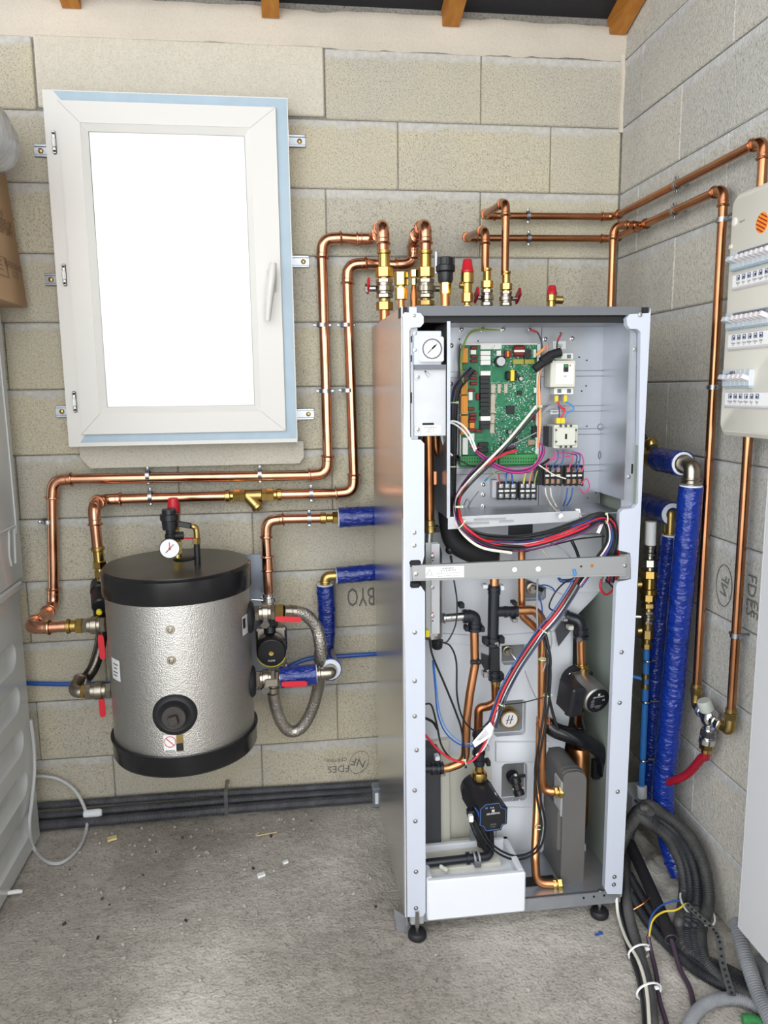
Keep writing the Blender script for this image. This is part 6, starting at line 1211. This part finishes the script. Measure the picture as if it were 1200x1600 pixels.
obj('tee', mb, 'copper_wall', runE)
def rclip(par, c, d, r, ac): clamp(par, c, d, r, X3, ac)
for par, px_, z0, z1 in ((runD, (1057, 291), zD+.004, 1.966), (runE, (1054, 327), zE+.004, Q(1124, 298, XW).z)):
    q = Q(*px_, XW); ye = -.845 if par is runD else yE; rclip(par, V((XW, q.y, z0+(z1-z0)*(q.y+.045)/(ye+.045))), Y3, r2, Z3)
for y in (347, 605): rclip(runE, V((XW, yE, Q(1120, y, XW).z)), Z3, r2, Y3)
for par, x, y, zz in ((runD, 825, 338, zD), (runE, 826, 374, zE)): c = B(x, y, -.045); clamp(par, V((c.x, -.045, zz+.002)), X3, r2, Y3, Z3)
runG = thing('copper_pipe', V((XW, -.856, 1)), 'copper pipe dropping from under the distribution board to the chrome mixing valve', 'pipe')
run(runG, [V((XW, -.856, 1.5)), V((XW, -.856, zV+.03))], r2, 'copper_wall'); rclip(runG, V((XW, -.856, Q(1153, 994, XW).z)), Z3, r2, Y3)

# chrome mixing valve with its red hose
mv = thing('mixing_valve', V((XW, -.77, zV)), 'chrome thermostatic mixing valve with brass elbows and a red hose at the wall', 'valve')
ym = (yE-.856)/2
for y_, s_ in ((yE, -1), (-.856, 1)):
    mb = MB(); stack(mb, (XW, y_, zV+.05), (XW, y_, zV+.008), [(0, .3, .0135, 14), (.1, .2, .0148, 14), (.3, .7, .0165, 6), (.65, 1, .0135, 14)]); mb.tube(fillet([V((XW, y_, zV+.02)), V((XW, y_, zV-.012)), V((XW-.002, y_+s_*.03, zV-.012))], .016, 6)[0], .0135, 12); mb.torus((XW, y_+s_*.028, zV-.012), Y3, .0135, .003, 14, 6)
    obj('brass_elbow', mb, 'brass_old', mv)
    obj('union_nut', stack(MB(), (XW-.002, y_+s_*.03, zV-.012), (XW-.004, y_+s_*.062, zV-.012), [(0, .55, .0185, 8), (.5, .7, .0135, 14), (.65, 1, .0165, 14)]), 'chrome', mv)
mb = MB(); mb.sphere((XW-.006, ym, zV-.012), .024, 16, (1, 1, 1.1)); mb.cyl((XW-.006, ym-.03, zV-.012), (XW-.006, ym+.03, zV-.012), .0155, 14); obj('body', mb, 'chrome', mv)
mat('cap_grey', (176, 180, 172), .4); kn = V((-.35, .05, .9)).normalized(); c = V((XW-.008, ym, zV-.008)); obj('adjuster_cap', MB().lathe(c, kn, [(.015, .014), (.02, .019), (.045, .0185), (.048, .016)], 18), 'cap_grey', mv)
obj('outlet_nuts', stack(MB(), (XW-.006, ym, zV-.03), (XW-.008, ym+.005, zV-.085), [(0, .3, .014, 14), (.25, .6, .021, 6), (.55, .7, .015, 14), (.7, 1, .021, 16)]), 'chrome', mv)
obj('brass_nut', stack(MB(), (XW-.008, ym+.005, zV-.083), (XW-.008, ym+.005, zV-.112), [(0, .6, .019, 6), (.6, 1, .013, 14)]), 'brass', mv)
e0 = V((XW-.008, ym+.005, zV-.105)); hpts = [e0, e0+V((0, .004, -.02)), Q(1096, 1185, .61), Q(1078, 1206, .60), Q(1060, 1217, .585), Q(1040, 1222, .57)]
obj('red_hose', MB().tube(smooth(hpts, 8), .0115, 12), 'red_hose', mv, label='glossy dark red hose')

# blue insulated pipes rising along the right wall
XB = .575
def mk_ins(name, pts, r, par, sd, ends=()):
    s = obj(name, sleeve(MB(), pts, r, sd=sd, amp=.0022), 'blue_foil', par, label='shiny blue foil insulation sleeve')
    for c, d in ends: obj('core', sleeve_end(MB(), c, d, r*.55, r*.94), 'foam_white', s)
    return s
bA = thing('insulated_pipe', Q(1060, 1000, XB), 'thick blue foil insulated pipe standing foremost at the right wall, steel elbow on top', 'pipe')
top_ = Q(1080, 752, XB); elb = V((XB, top_.y, Q(1080, 727, XB).z)); zst = elb.z
st1 = V((XB, Q(1067, 727, XB).y, zst)); st0 = V((XB, Q(1030, 710, XB).y, zst))
mk_ins('insulation', [st0, st1], .034, bA, 21, [(st1, V((0, -1, 0)))])
mb = MB(); mb.tube(fillet([st1+V((0, .02, 0)), elb+V((0, 0, .0)), top_+V((0, 0, -.015))], .022, 7)[0], .0205, 14); mb.torus(top_+V((0, 0, .006)), Z3, .0215, .004, 16, 6); mb.torus(top_+V((0, 0, -.004)), Z3, .0225, .004, 16, 6); mb.torus(st1+V((0, -.004, 0)), Y3, .0215, .004, 16, 6); obj('steel_elbow', mb, 'nickel', bA)
ptsA = [top_+V((0, 0, -.012)), Q(1071, 860, XB), Q(1058, 1000, XB), Q(1048, 1120, XB), Q(1036, 1240, XB), Q(1041, 1290, XB+.01), Q(1052, 1335, XB+.02), Q(1064, 1368, XB+.03)]
mk_ins('insulation', ptsA, .0315, bA, 22, [(ptsA[0], Z3)])
bt_ = MB(); q = Q(1004, 706, XB); stack(bt_, (XB, q.y+.05, zst), st0, [(0, .3, .024, 8), (.3, .7, .019, 14), (.7, 1, .026, 16)]); obj('brass_connector', bt_, 'brass_old', bA)
vq = Q(1017, 690, XB); mb = MB(); mb.cyl((XB, vq.y, zst), (XB, vq.y, zst+.045), .013, 12); mb.sphere((XB, vq.y, zst+.04), .02, 12); obj('vent_body', mb, 'brass', bA); obj('vent_cap', MB().cyl((XB, vq.y+.012, zst+.04), (XB-.02, vq.y+.03, zst+.085), .005, 8), 'dark', bA); obj('vent_knob', MB().cyl((XB, vq.y-.02, zst+.03), (XB-.01, vq.y-.04, zst+.03), .011, 10), 'dark', bA)
bB = thing('insulated_pipe', Q(1025, 1000, XB), 'thinner blue foil insulated pipe standing behind the thick one at the right wall', 'pipe')
XB2 = .60; zs2 = Q(1040, 800, XB2).z; s0, s1 = V((XB2, Q(1004, 785, XB2).y, zs2+.004)), V((XB2, Q(1050, 806, XB2).y, zs2))
mk_ins('insulation', [s0, s1], .0335, bB, 31, [(s1, V((0, -1, 0))), (s0, V((0, 1, 0)))])
tB = Q(1047, 836, XB2); mb = MB(); mb.tube(fillet([s1+V((0, .02, 0)), V((XB2, tB.y, zs2)), tB+V((0, 0, -.02))], .018, 6)[0], .0175, 12); mb.torus(tB+V((0, 0, .004)), Z3, .02, .004, 14, 6); obj('brass_elbow', mb, 'brass_old', bB)
mk_ins('insulation', [tB, Q(1036, 920, XB2), Q(1026, 1030, XB2), Q(1019, 1150, XB2), Q(1015, 1235, XB2), Q(1018, 1280, XB2)], .0255, bB, 32, [(tB, Z3)])
fo_ = MB(); c = F(1069, 1352, .03)
for i in range(9): fo_.sphere(c+V((random.uniform(-.012, .012), random.uniform(-.02, .02), -.035+.011*i)), random.uniform(.012, .018), 8)
mat('pu_foam', (226, 206, 150), .8, bump=.4, bscale=60); tag(obj('expanding_foam', fo_, 'pu_foam', ang=180), 'lump of yellow expanding foam at the foot of the thick blue pipe', 'foam', kind='stuff')

# brass valve chain and blue water pipe beside the cabinet
XP = .56; wp = thing('water_pipe', Q(1010, 1000, XP), 'blue plastic water pipe under a chain of brass valves beside the cabinet', 'pipe')
def zq(x, y): return Q(x, y, XP)
base = zq(1016, 900); PY = base.y
def pz(x, y): q = Q(x, y, XP); return V((XP, q.y, q.z))
obj('white_tube', MB().cyl(pz(1017, 815), pz(1016, 853), .0155, 16), 'white', wp, label='white plastic tube')
obj('steel_press_sleeve', stack(MB(), pz(1016, 851), pz(1015, 867), [(0, .3, .018, 16), (.3, .7, .0172, 16), (.7, 1, .0195, 16)]), 'nickel', wp)
obj('nickel_union', stack(MB(), pz(1015, 866), pz(1015, 892), [(0, .3, .015, 14), (.3, .75, .024, 8), (.75, 1, .016, 14)]), 'nickel', wp)
ck = obj('brass_check_valve', stack(MB(), pz(1015, 890), pz(1013, 938), [(0, .25, .028, 8), (.25, .6, .022, 16), (.6, .78, .027, 16), (.76, 1, .024, 8)]), 'brass', wp, label='brass pressure valve')
q = pz(1014, 912); obj('side_plug', MB().cyl(q, q+V((-.028, .012, -.004)), .011, 12), 'brass_old', ck)
obj('brass_nut', stack(MB(), pz(1013, 936), pz(1013, 956), [(0, .3, .015, 12), (.3, .7, .02, 6), (.7, 1, .015, 12)]), 'brass_old', wp)
vv = valve(wp, pz(1013, 954), pz(1012, 974), .02, (-1, .3, 0)); q = pz(1012, 964); obj('lever', MB().obox(q+V((-.034, .012, .004)), (.012, 0, -.008), (0, .008, 0), (.001, 0, .0015), .001), 'red_hose', vv, label='dark red lever')
ds = obj('drain_valve', stack(MB(), pz(1012, 972), pz(1010, 1013), [(0, .3, .018, 14), (.25, .6, .02, 8), (.6, .8, .0145, 14), (.78, 1, .017, 8)]), 'brass_old', wp); q = pz(1011, 984); obj('drain_cap', MB().cyl(q, q+V((-.026, .006, -.004)), .011, 12), 'brass_old', ds)
obj('blue_pipe', MB().tube(smooth([pz(1010, 1010), pz(1009, 1060), pz(1006, 1140), pz(1002, 1235)], 6), .0098, 12), 'blue_pex', wp, label='blue plastic pipe'); obj('brass_tee', stack(MB(), pz(1009, 1052), pz(1008, 1076), [(0, .35, .0125, 12), (.3, .7, .011, 12), (.65, 1, .0125, 12)]), 'brass_old', wp)
q = pz(1008, 1062); obj('branch_tube', MB().cyl(q, q+V((-.05, .03, .008)), .006, 10), 'blue_pex', wp)
for y in (1032, 1096, 1187): q = pz(1012-(y-1010)*.04, y); obj('pipe_clip', MB().torus(q, Z3, .0125, .003, 14, 6).cyl(q+V((.012, 0, 0)), (XC, q.y, q.z-.004), .003, 6), 'steel', wp, label='dark metal clip')
obj('end_sleeve', MB().cyl(pz(1003, 1228), pz(1003, 1246), .015, 14), 'foam_white', wp)

# ---------------------------------------------------------------- distribution board on the right wall
XD = .55; bd = thing('distribution_board', (XC, -1.1, 1.307), 'cream electrical distribution board with rows of breakers and label strips', 'electrical panel')
mat('board_cream', (222, 219, 208), .4); mat('breaker_grey', (196, 202, 208), .4); mat('breaker_blue', (150, 176, 190), .35); mat('smoke', (104, 108, 116), .3); mat('sticker_orange', (244, 146, 36), .5); mat('strip', (214, 208, 210), .25)
Y0, Y1, Z0, Z1 = -.846, -1.42, 1.309, 1.845; rc = .02; n = 6
prof = []
for cy, cz, a0 in ((Y0-rc, Z1-rc, 0), (Y1+rc, Z1-rc, 1), (Y1+rc, Z0+rc, 2), (Y0-rc, Z0+rc, 3)):
    for i in range(n+1): t = (a0+i/n)*math.pi/2; prof.append((cy+rc*math.cos(t), cz+rc*math.sin(t)))
mb = MB(); k = len(prof); L0 = [V((XC-.001, a, b_)) for a, b_ in prof]; L1 = [V((XD+.01, a, b_)) for a, b_ in prof]; cy, cz = (Y0+Y1)/2, (Z0+Z1)/2; L2 = [V((XD, cy+(a-cy)*.965, cz+(b_-cz)*.965)) for a, b_ in prof]
mb.add(L0+L1+L2, [(i, (i+1) % k, k+(i+1) % k, k+i) for i in range(k)]+[(k+i, k+(i+1) % k, 2*k+(i+1) % k, 2*k+i) for i in range(k)]+[tuple(range(2*k, 3*k))])
obj('housing', mb, 'board_cream', bd)
def xb(mb, ya, yb2, za, zb2, out, x=XD, bev=0): return mb.box(x-out, x+.003, min(ya, yb2), max(ya, yb2), min(za, zb2), max(za, zb2), bev)
def zrow(px_, py): return Q(px_, py, XD)
c = zrow(1191, 348); st_ = obj('warning_sticker', MB().lathe(c, (-1, 0, 0), [(0, .021), (.001, .021)], 28), 'sticker_orange', bd, label='round orange striped sticker')
for i in range(-2, 3):
    o_ = i*.0068; half = math.sqrt(max(0, .0185**2-o_*o_)); obj('stripe', MB().obox(c+V((-.0014, -o_*.5, o_)), (.0003, 0, 0), (0, half*.9, half*.45), (0, -.0006, .0012)), 'red_hose', st_)
c = zrow(1148, 347); obj('cover_screw', MB().lathe(c, (-1, 0, 0), [(0, .010), (.002, .010), (.003, .008)], 14), 'board_cream', bd); text('legend', zrow(1160, 345)+V((-.0008, 0, 0)), (0, -1, 0), Z3, .008, 'ink_grey', bd); obj('cover_clip', xb(MB(), Q(1140, 385, XD).y, Q(1140, 385, XD).y-.01, Q(1141, 383, XD).z, Q(1141, 389, XD).z, .002), 'board_cream', bd)
for ri, (yt, ybm, lt, lb, x) in enumerate(((398, 426, 432, 456, 1141), (491, 517, 523, 549, 1134), (579, 606, 612, 637, 1129))):
    zt4, zb4 = zrow(x, yt).z, zrow(x, ybm).z; ys_ = zrow(x+1, yt).y-.012; h = zt4-zb4; nb_ = 8 if ri < 2 else 5; w1_ = .0178
    for i in range(nb_):
        ya = ys_-.002-i*w1_-(w1_ if i else 0); wd = w1_*(2 if i == 0 else 1)
        bk = obj('breaker', xb(MB(), ya, ya-wd+.0006, zb4+h*.1, zt4, .010, bev=.001), 'breaker_grey', bd)
        obj('breaker_label', xb(MB(), ya-.001, ya-wd+.0016, zb4, zb4+h*.3, .009), 'breaker_blue', bk)
        tz_ = zb4+h*.52; obj('toggle', MB().obox((XD-.016, ya-wd*.5, tz_+.002), (.009, 0, -.003), (0, wd*.28, 0), (.002, 0, .005), .001), 'strip' if i else 'breaker_grey', bk)
        if i == 0: obj('test_button', xb(MB(), ya-wd*.55, ya-wd*.9, zt4-h*.34, zt4-h*.2, .012), 'blue_pipe', bk)
    ncov = 8 if ri < 2 else 2
    obj('busbar_cover', xb(MB(), ys_-.036, ys_-.036-.0178*(ncov-1), zb4+h*.66, zb4+h*.93, .0145, bev=.002), 'smoke', bd)
    la_, lb_ = zrow(x, lt).z, zrow(x, lb).z; hh_ = la_-lb_; lw = .26
    ls = obj('label_strip', xb(MB(), ys_-.004, ys_-.004-lw, lb_, la_, .006, bev=.004), 'strip', bd, label='clear plastic label strip'); obj('paper_insert', xb(MB(), ys_-.012, ys_-lw, lb_+hh_*.2, la_-hh_*.06, .0066), 'paper', ls)
    words = (('Velux', 'Four', 'Lave', 'Seche', 'Congel', 'PAC'), ('Prises', 'Eclair', 'Chauf', 'Ballon', 'Volets', 'VMC'), ('Garage', 'PAC', 'Pompe', 'Relais', 'Aux', 'Son'))[ri]
    for i, wd_ in enumerate(words):
        yy = ys_-.034-.0205*i; text(wd_, V((XD-.0072, yy, lb_+hh_*.42)), (0, -1, 0), Z3, .0066, 'ink', ls); text('1'+str(i) if i % 2 else '2'+str(i), V((XD-.0072, yy, lb_+hh_*.3)), (0, -1, 0), Z3, .0045, 'ink', ls)
        ic = V((XD-.0072, yy, lb_+hh_*.74)); obj('icon', MB().tube([ic+V((0, a*.005, b_*.0048)) for a, b_ in ((-1, -1), (1, -1), (1, 1), (-1, 1))], .0009, 4, True).obox(ic+V((0, .001*(i % 3-1), -.001)), (.0004, 0, 0), (0, .0022, 0), (0, 0, .0022)), 'w_darkblue', ls)
# tall white enclosure below it
en_ = thing('wall_enclosure', (XC, -1.3, .17), 'tall plain white enclosure fixed to the right wall below the distribution board', 'cabinet'); mat('enclosure_white', (200, 201, 204), .4)
obj('housing', MB().box(XD+.012, XC-.001, -1.7, -1.04, .175, 1.262, .004), 'enclosure_white', en_); obj('cover', MB().box(XD-.002, XD+.010, -1.7, -1.052, .168, 1.268, .004), 'enclosure_white', en_); obj('edge_bead', MB().cyl((XD+.004, -1.048, .17), (XD+.004, -1.048, 1.265), .004, 8), 'enclosure_white', en_)
# stamps on the right wall
for s_, x, y, sz in (('FDES', 1173, 930, .05), ('CE', 1178, 952, .04)): q = Q(x, y, XC-.003); text(s_, q, (0, 0, -1), (0, -1, 0), sz, 'stamp', wallr, 'stamped_lettering')
q = Q(1131, 915, XC-.003); obj('stamped_ring', MB().tube([q+V((0, .036*math.cos(t), .055*math.sin(t))) for t in [i*math.pi/14 for i in range(28)]], .0012, 4, True), 'stamp', wallr); text('NF', q, (0, -.2, 1), (0, -1, -.2), .045, 'stamp', wallr, 'stamped_lettering')

# ================================================================ rubble, conduits and cables on the floor at the right
mat('rubble', (190, 186, 178), .95, var=.1, vscale=14, bump=.8, bscale=40, bdist=.01)
mb = MB(); n1, n2 = 26, 22; vs = []; ca, cb_, cc_ = F(1000, 1290), F(1075, 1400), F(985, 1400)
xa, xb_, ya, yb3 = .43, .655, -.80, -.33
for j in range(n2+1):
    for i in range(n1+1):
        x = xa+(xb_-xa)*i/n1; y = ya+(yb3-ya)*j/n2; u, v_ = i/n1*2-1, j/n2*2-1; e = max(0, 1-u**4)*max(0, 1-v_**4)
        h = e*(.035+.03*noise.noise(V((x*13, y*11, 0)))+.016*noise.noise(V((x*33, y*30, 4)))+.008*noise.noise(V((x*80, y*80, 4))))*(.5+.5*min(1, (i/n1)*1.6+.2)); vs.append(V((x, y, -.006+max(0, h))))
mb.add(vs, [(j*(n1+1)+i, j*(n1+1)+i+1, (j+1)*(n1+1)+i+1, (j+1)*(n1+1)+i) for j in range(n2) for i in range(n1)])
tag(obj('concrete_mound', mb, 'rubble', ang=60), 'rough mound of spilt concrete on the floor beside the cabinet', 'concrete')
def P3(q):
    x, y, h = q[0], q[1], q[2]
    return Q(x, y, q[3]) if len(q) > 3 else F(x, y, h)
def cond(pts, r, m, lab, k=8): return tag(obj('corrugated_conduit', corr(MB(), [P3(q) for q in pts], r, pitch=max(.0046, r*.34), n=10, k=k), m), lab, 'conduit', None)
arc = [(966, 1305, 0, .44), (985, 1275, 0, .47), (1004, 1258, 0, .51), (1030, 1272, 0, .56), (1062, 1297, 0, .60), (1086, 1335, 0, .61), (1098, 1375, 0, .61), (1100, 1415, 0, .60)]
W_ = [((0, 0), .0165, 'conduit_dusty', 'outermost dark corrugated conduit of the coil at the right wall'), ((-13, 6), .0165, 'conduit_black', 'second dark corrugated conduit from the outside of the coil at the right wall'), ((-25, 12), .016, 'conduit_black', 'third dark corrugated conduit from the outside of the coil at the right wall'), ((-36, 18), .0155, 'conduit_dusty', 'innermost dark corrugated conduit of the coil at the right wall')]
for i, ((dx, dy), r, m, lab) in enumerate(W_):
    a_ = [(x+dx*(j/7), y+dy*(1-j/7)+2*i, h, X_-.012*i) for j, (x, y, h, X_) in enumerate(arc)]
    a_ = [(x+(7 if i == 0 else 2), y, h, X_) for x, y, h, X_ in a_]
    tail = [(1098-12*i, 1440, .05), (1084-11*i+10, 1462-4*i, .035), (1100-8*i, 1492-4*i+8, .022), (1130, 1520-7*i+14, .018), (1162, 1540-8*i+14, .018), (1200, 1552-8*i+18, .018)]
    cond(a_+tail, r, m, lab)
cond([(1016, 1268, 0, .52), (1004, 1264, 0, .49), (988, 1292, .09), (979, 1330, .055), (978, 1375, .03), (982, 1425, .02), (996, 1480, .018), (1010, 1530, .018), (1018, 1580, .018), (1022, 1640, .018)], .0145, 'conduit_dusty', 'dusty corrugated conduit running down the floor along the cabinet side')
cond([(984, 1368, .03), (1005, 1405, .02), (1035, 1450, .016), (1075, 1495, .016), (1120, 1528, .016), (1170, 1550, .016)], .0125, 'conduit_black', 'dark corrugated conduit lying diagonally under the open-ended sleeve')
cond([(985, 1398, .02), (1010, 1438, .015), (1045, 1478, .015), (1090, 1518, .015), (1140, 1545, .015), (1180, 1560, .015)], .0125, 'conduit_black', 'lowest dark corrugated conduit lying diagonally across the floor')
sl = thing('cable_sleeve', F(1030, 1420, 0), 'smooth dark open-ended sleeve with a purple-black cable coming out on the floor', 'sleeve')
sp_ = [F(984, 1318, .10), F(1008, 1370, .075), F(1030, 1420, .06), F(1049, 1468, .042)]
obj('sleeve', MB().tube(smooth(sp_, 6), .0165, 14), 'rubber', sl); dd = (sp_[-1]-sp_[-2]).normalized(); obj('sleeve_rim', MB().torus(sp_[-1], dd, .0155, .0018, 18, 6), 'conduit_dusty', sl)
mat('cable_purple', (66, 52, 66), .4); obj('cable', MB().tube(smooth([sp_[-1], F(1054, 1485, .03), F(1063, 1515, .012), F(1078, 1545, .007), F(1085, 1580, .007), F(1092, 1640, .007)], 7), .0062, 10), 'cable_purple', sl)
gc_ = lambda pts, r, lab, m='conduit_grey': cond(pts, r, m, lab)
gc_([(1150, 1440, .10), (1158, 1470, .085), (1170, 1510, .06), (1186, 1555, .04), (1208, 1600, .03), (1230, 1640, .02)], .0185, 'thick light grey corrugated conduit dropping from under the white enclosure')
gc_([(1070, 1625, .016), (1083, 1588, .016), (1108, 1566, .016), (1140, 1560, .016), (1172, 1568, .016), (1215, 1596, .016)], .0145, 'light grey corrugated conduit arching along the bottom edge of the picture')
mat('conduit_green', (58, 130, 74), .45); cond([(1160, 1592, .012), (1185, 1596, .012), (1220, 1625, .012)], .0125, 'conduit_green', 'green corrugated conduit at the bottom right corner')
cond([(1186, 1500, .02), (1198, 1520, .02), (1203, 1560, .02), (1204, 1610, .02)], .0165, 'conduit_grey', 'grey corrugated conduit at the right picture edge behind the thick one')
def cable(pts, r, m, lab, nm='cable', cat='cable'): return tag(obj(nm, MB().tube(smooth([P3(q) for q in pts], 8), r, 8), m), lab, cat)
cable([(963, 1396, .06), (966, 1430, .02), (978, 1466, .02), (997, 1500, .034), (1008, 1535, .034), (1013, 1575, .034), (1016, 1640, .034)], .0042, 'w_cream', 'cream cable strapped along the dark cables beside the cabinet')
cable([(966, 1395, .012), (972, 1440, .012), (985, 1485, .012), (1000, 1530, .012), (1008, 1580, .012), (1010, 1640, .012)], .0085, 'w_black', 'thick smooth black cable beside the cream cable on the floor')
cable([(1012, 1462, .05), (1018, 1490, .02), (1026, 1525, .01), (1030, 1560, .01), (1040, 1595, .01), (1052, 1640, .01)], .0058, 'cable_purple', 'dark cable between the cream cable and the purple-black cable')
for pts, m, lab in (([(990, 1421, .045), (1005, 1412, .06), (1018, 1402, .07), (1025, 1415, .07), (1018, 1440, .06), (1012, 1462, .05)], 'copper_aged', 'loose brown wire sticking out of the dark floor cable'), ([(1013, 1460, .05), (1018, 1432, .075), (1032, 1416, .085), (1048, 1409, .09), (1062, 1407, .09)], 'w_blue', 'loose blue wire sticking out of the dark floor cable'), ([(1014, 1464, .05), (1020, 1438, .07), (1036, 1425, .08), (1056, 1422, .085), (1072, 1412, .09)], 'w_yellow', 'loose yellow and green wire sticking out of the dark floor cable')):
    tag(obj('loose_wire', MB().tube(smooth([P3(q) for q in pts], 6), .0024, 6), m), lab, 'wire')
def tie2(x, y, h, w_, lab):
    c = F(x, y, h); tag(obj('cable_tie', MB().tube([c+V((w_*math.cos(t), .004*math.cos(t), .021*math.sin(t))) for t in [i*math.pi/8 for i in range(16)]], .0028, 5, True).obox(c+V((w_*.4, -.012, .018)), (.005, 0, 0), (0, .004, 0), (0, 0, .003), .001), 'white'), lab, 'cable tie')
tie2(1000, 1488, .02, .032, 'upper white cable tie round the cables beside the cabinet'); tie2(1014, 1549, .02, .032, 'lower white cable tie round the cables beside the cabinet')
c = Q(1096, 1417, .59); tag(obj('cable_tie', MB().tube([c+V((-.012+.034*math.sin(t), .064*math.cos(t), .006*math.cos(t))) for t in [i*math.pi/10 for i in range(20)]], .0028, 5, True), 'white'), 'white cable tie round the coil of dark conduits', 'cable tie')
sp = smooth([F(1072, 1412, .095), F(1090, 1430, .08), F(1112, 1450, .07), F(1123, 1468, .062), F(1128, 1500, .052), F(1136, 1530, .046), F(1144, 1556, .04)], 6)
ps_ = thing('perforated_strap', sp[0], 'galvanised perforated strap draped over the conduits below the loose wires', 'strap'); vs = []; fs = []
for i, q in enumerate(sp):
    d = (sp[min(i+1, len(sp)-1)]-sp[max(i-1, 0)]).normalized(); s_ = d.cross(Z3).normalized()*.0085; up_ = s_.cross(d).normalized()*.0008
    if up_.z < 0: up_ = -up_
    vs += [q-s_, q+s_, q+s_+up_, q-s_+up_]
for i in range(len(sp)-1):
    for k_ in range(4): fs.append((i*4+k_, i*4+(k_+1) % 4, i*4+4+(k_+1) % 4, i*4+4+k_))
obj('band', MB().add(vs, fs), 'zinc', ps_); mb = MB()
for i in range(1, len(sp)-1, 2): mb.cyl(sp[i]+V((0, -.0006, .0012)), sp[i]+V((0, -.0012, .0022)), .0034, 8)
tag(obj('holes', mb, 'dark', ps_), kind='stuff')
jb2 = thing('junction_box', Q(1000, 1255, .56), 'white wall junction box with coloured wires at the top of the conduits', 'box'); q = Q(1001, 1250, .60); obj('housing', MB().box(.56, .655, q.y-.03, q.y+.06, q.z-.045, q.z+.03, .004), 'foam_white', jb2)
for i, m in enumerate(('w_blue', 'w_green', 'w_red', 'w_orange')): a = Q(992+i, 1250+i*.6, .555); obj('core_wire', MB().tube(smooth([a, a+V((-.004, -.02, .004)), Q(1006, 1258+i, .54)], 5), .0028, 6), m, jb2)
q = Q(1006, 1262, .53); obj('conduit_end', MB().cyl(q, q+V((.01, -.03, -.02)), .018, 12), 'rubble', jb2)

# ---------------------------------------------------------------- crumbs on the floor
rg = random.Random(11); mb = MB()
for i in range(300):
    x, y = rg.uniform(-1.2, .3), -abs(rg.gauss(0, .45))-.12
    if y < -1.7: continue
    if -.22 < x < .43 and y > -.8: continue
    s_ = rg.uniform(.0015, .005); mb.use(0 if rg.random() < .9 else 1); c = V((x, y, .001+s_*.3)); a = V((rg.uniform(-1, 1), rg.uniform(-1, 1), rg.uniform(-.4, .4))).normalized(); b2 = a.orthogonal().normalized(); mb.obox(c, a*s_, b2*s_*.7, a.cross(b2)*s_*.6)
mat('crumb', (176, 170, 160), .9); tag(obj('crumbs', mb, ['crumb', 'cast_iron'], ang=10), 'small mortar crumbs scattered over the rough floor', 'debris', kind='stuff')
for x, y, s_, m, lab, nm in ((175, 1310, .014, 'pu_foam', 'tan chip of debris on the floor in front of the conduits', 'debris_chip'), (408, 1367, .011, 'white', 'white fleck of debris on the floor left of the cabinet', 'debris_chip'), (446, 1347, .008, 'white', 'smaller white chip on the floor nearer the wall', 'debris_chip')):
    c = F(x, y, .004); mb = MB(); mb.obox(c, (s_, s_*.3, .001), (-s_*.2, s_*.7, 0), (0, .001, .003), .001); tag(obj(nm, mb, m, ang=20), lab, 'debris')
c = F(418, 1303, .004); tag(obj('straw', MB().cyl(c+V((-.035, -.006, 0)), c+V((.03, .006, 0)), .0018, 6), 'pu_foam'), 'thin straw lying on the floor under the tank', 'straw')
c = F(936, 1459, .003); tag(obj('plastic_scrap', MB().obox(c, (.012, .003, 0), (-.001, .003, .001), (0, 0, .0006)).obox(c+V((.006, .004, .001)), (.004, -.004, 0), (.002, .002, 0), (0, 0, .0006)), 'w_blue', ang=10), 'tiny blue plastic scrap on the floor right of the cabinet foot', 'scrap')

# ---------------------------------------------------------------- groups of like things
for o in S.objects:
    if o.parent is None and o.get('label'):
        b_ = o.name.split('.')[0]; l = o['label']
        if b_ == 'corrugated_conduit': o['group'] = 'conduits along the foot of the back wall' if 'foot of the wall' in l else ('coiled conduits at the right wall' if 'coil' in l else 'conduits on the floor at the right')
        g_ = {'cable_tie': 'white cable ties at the lower right', 'loose_wire': 'loose wire ends at the lower right', 'copper_pipe_run': 'copper pipe runs', 'insulated_pipe': 'blue insulated pipes', 'flexible_hose': 'hoses beside the tank', 'white_appliance': 'stacked white appliances', 'debris_chip': 'chips on the floor'}.get(b_)
        if g_: o['group'] = g_
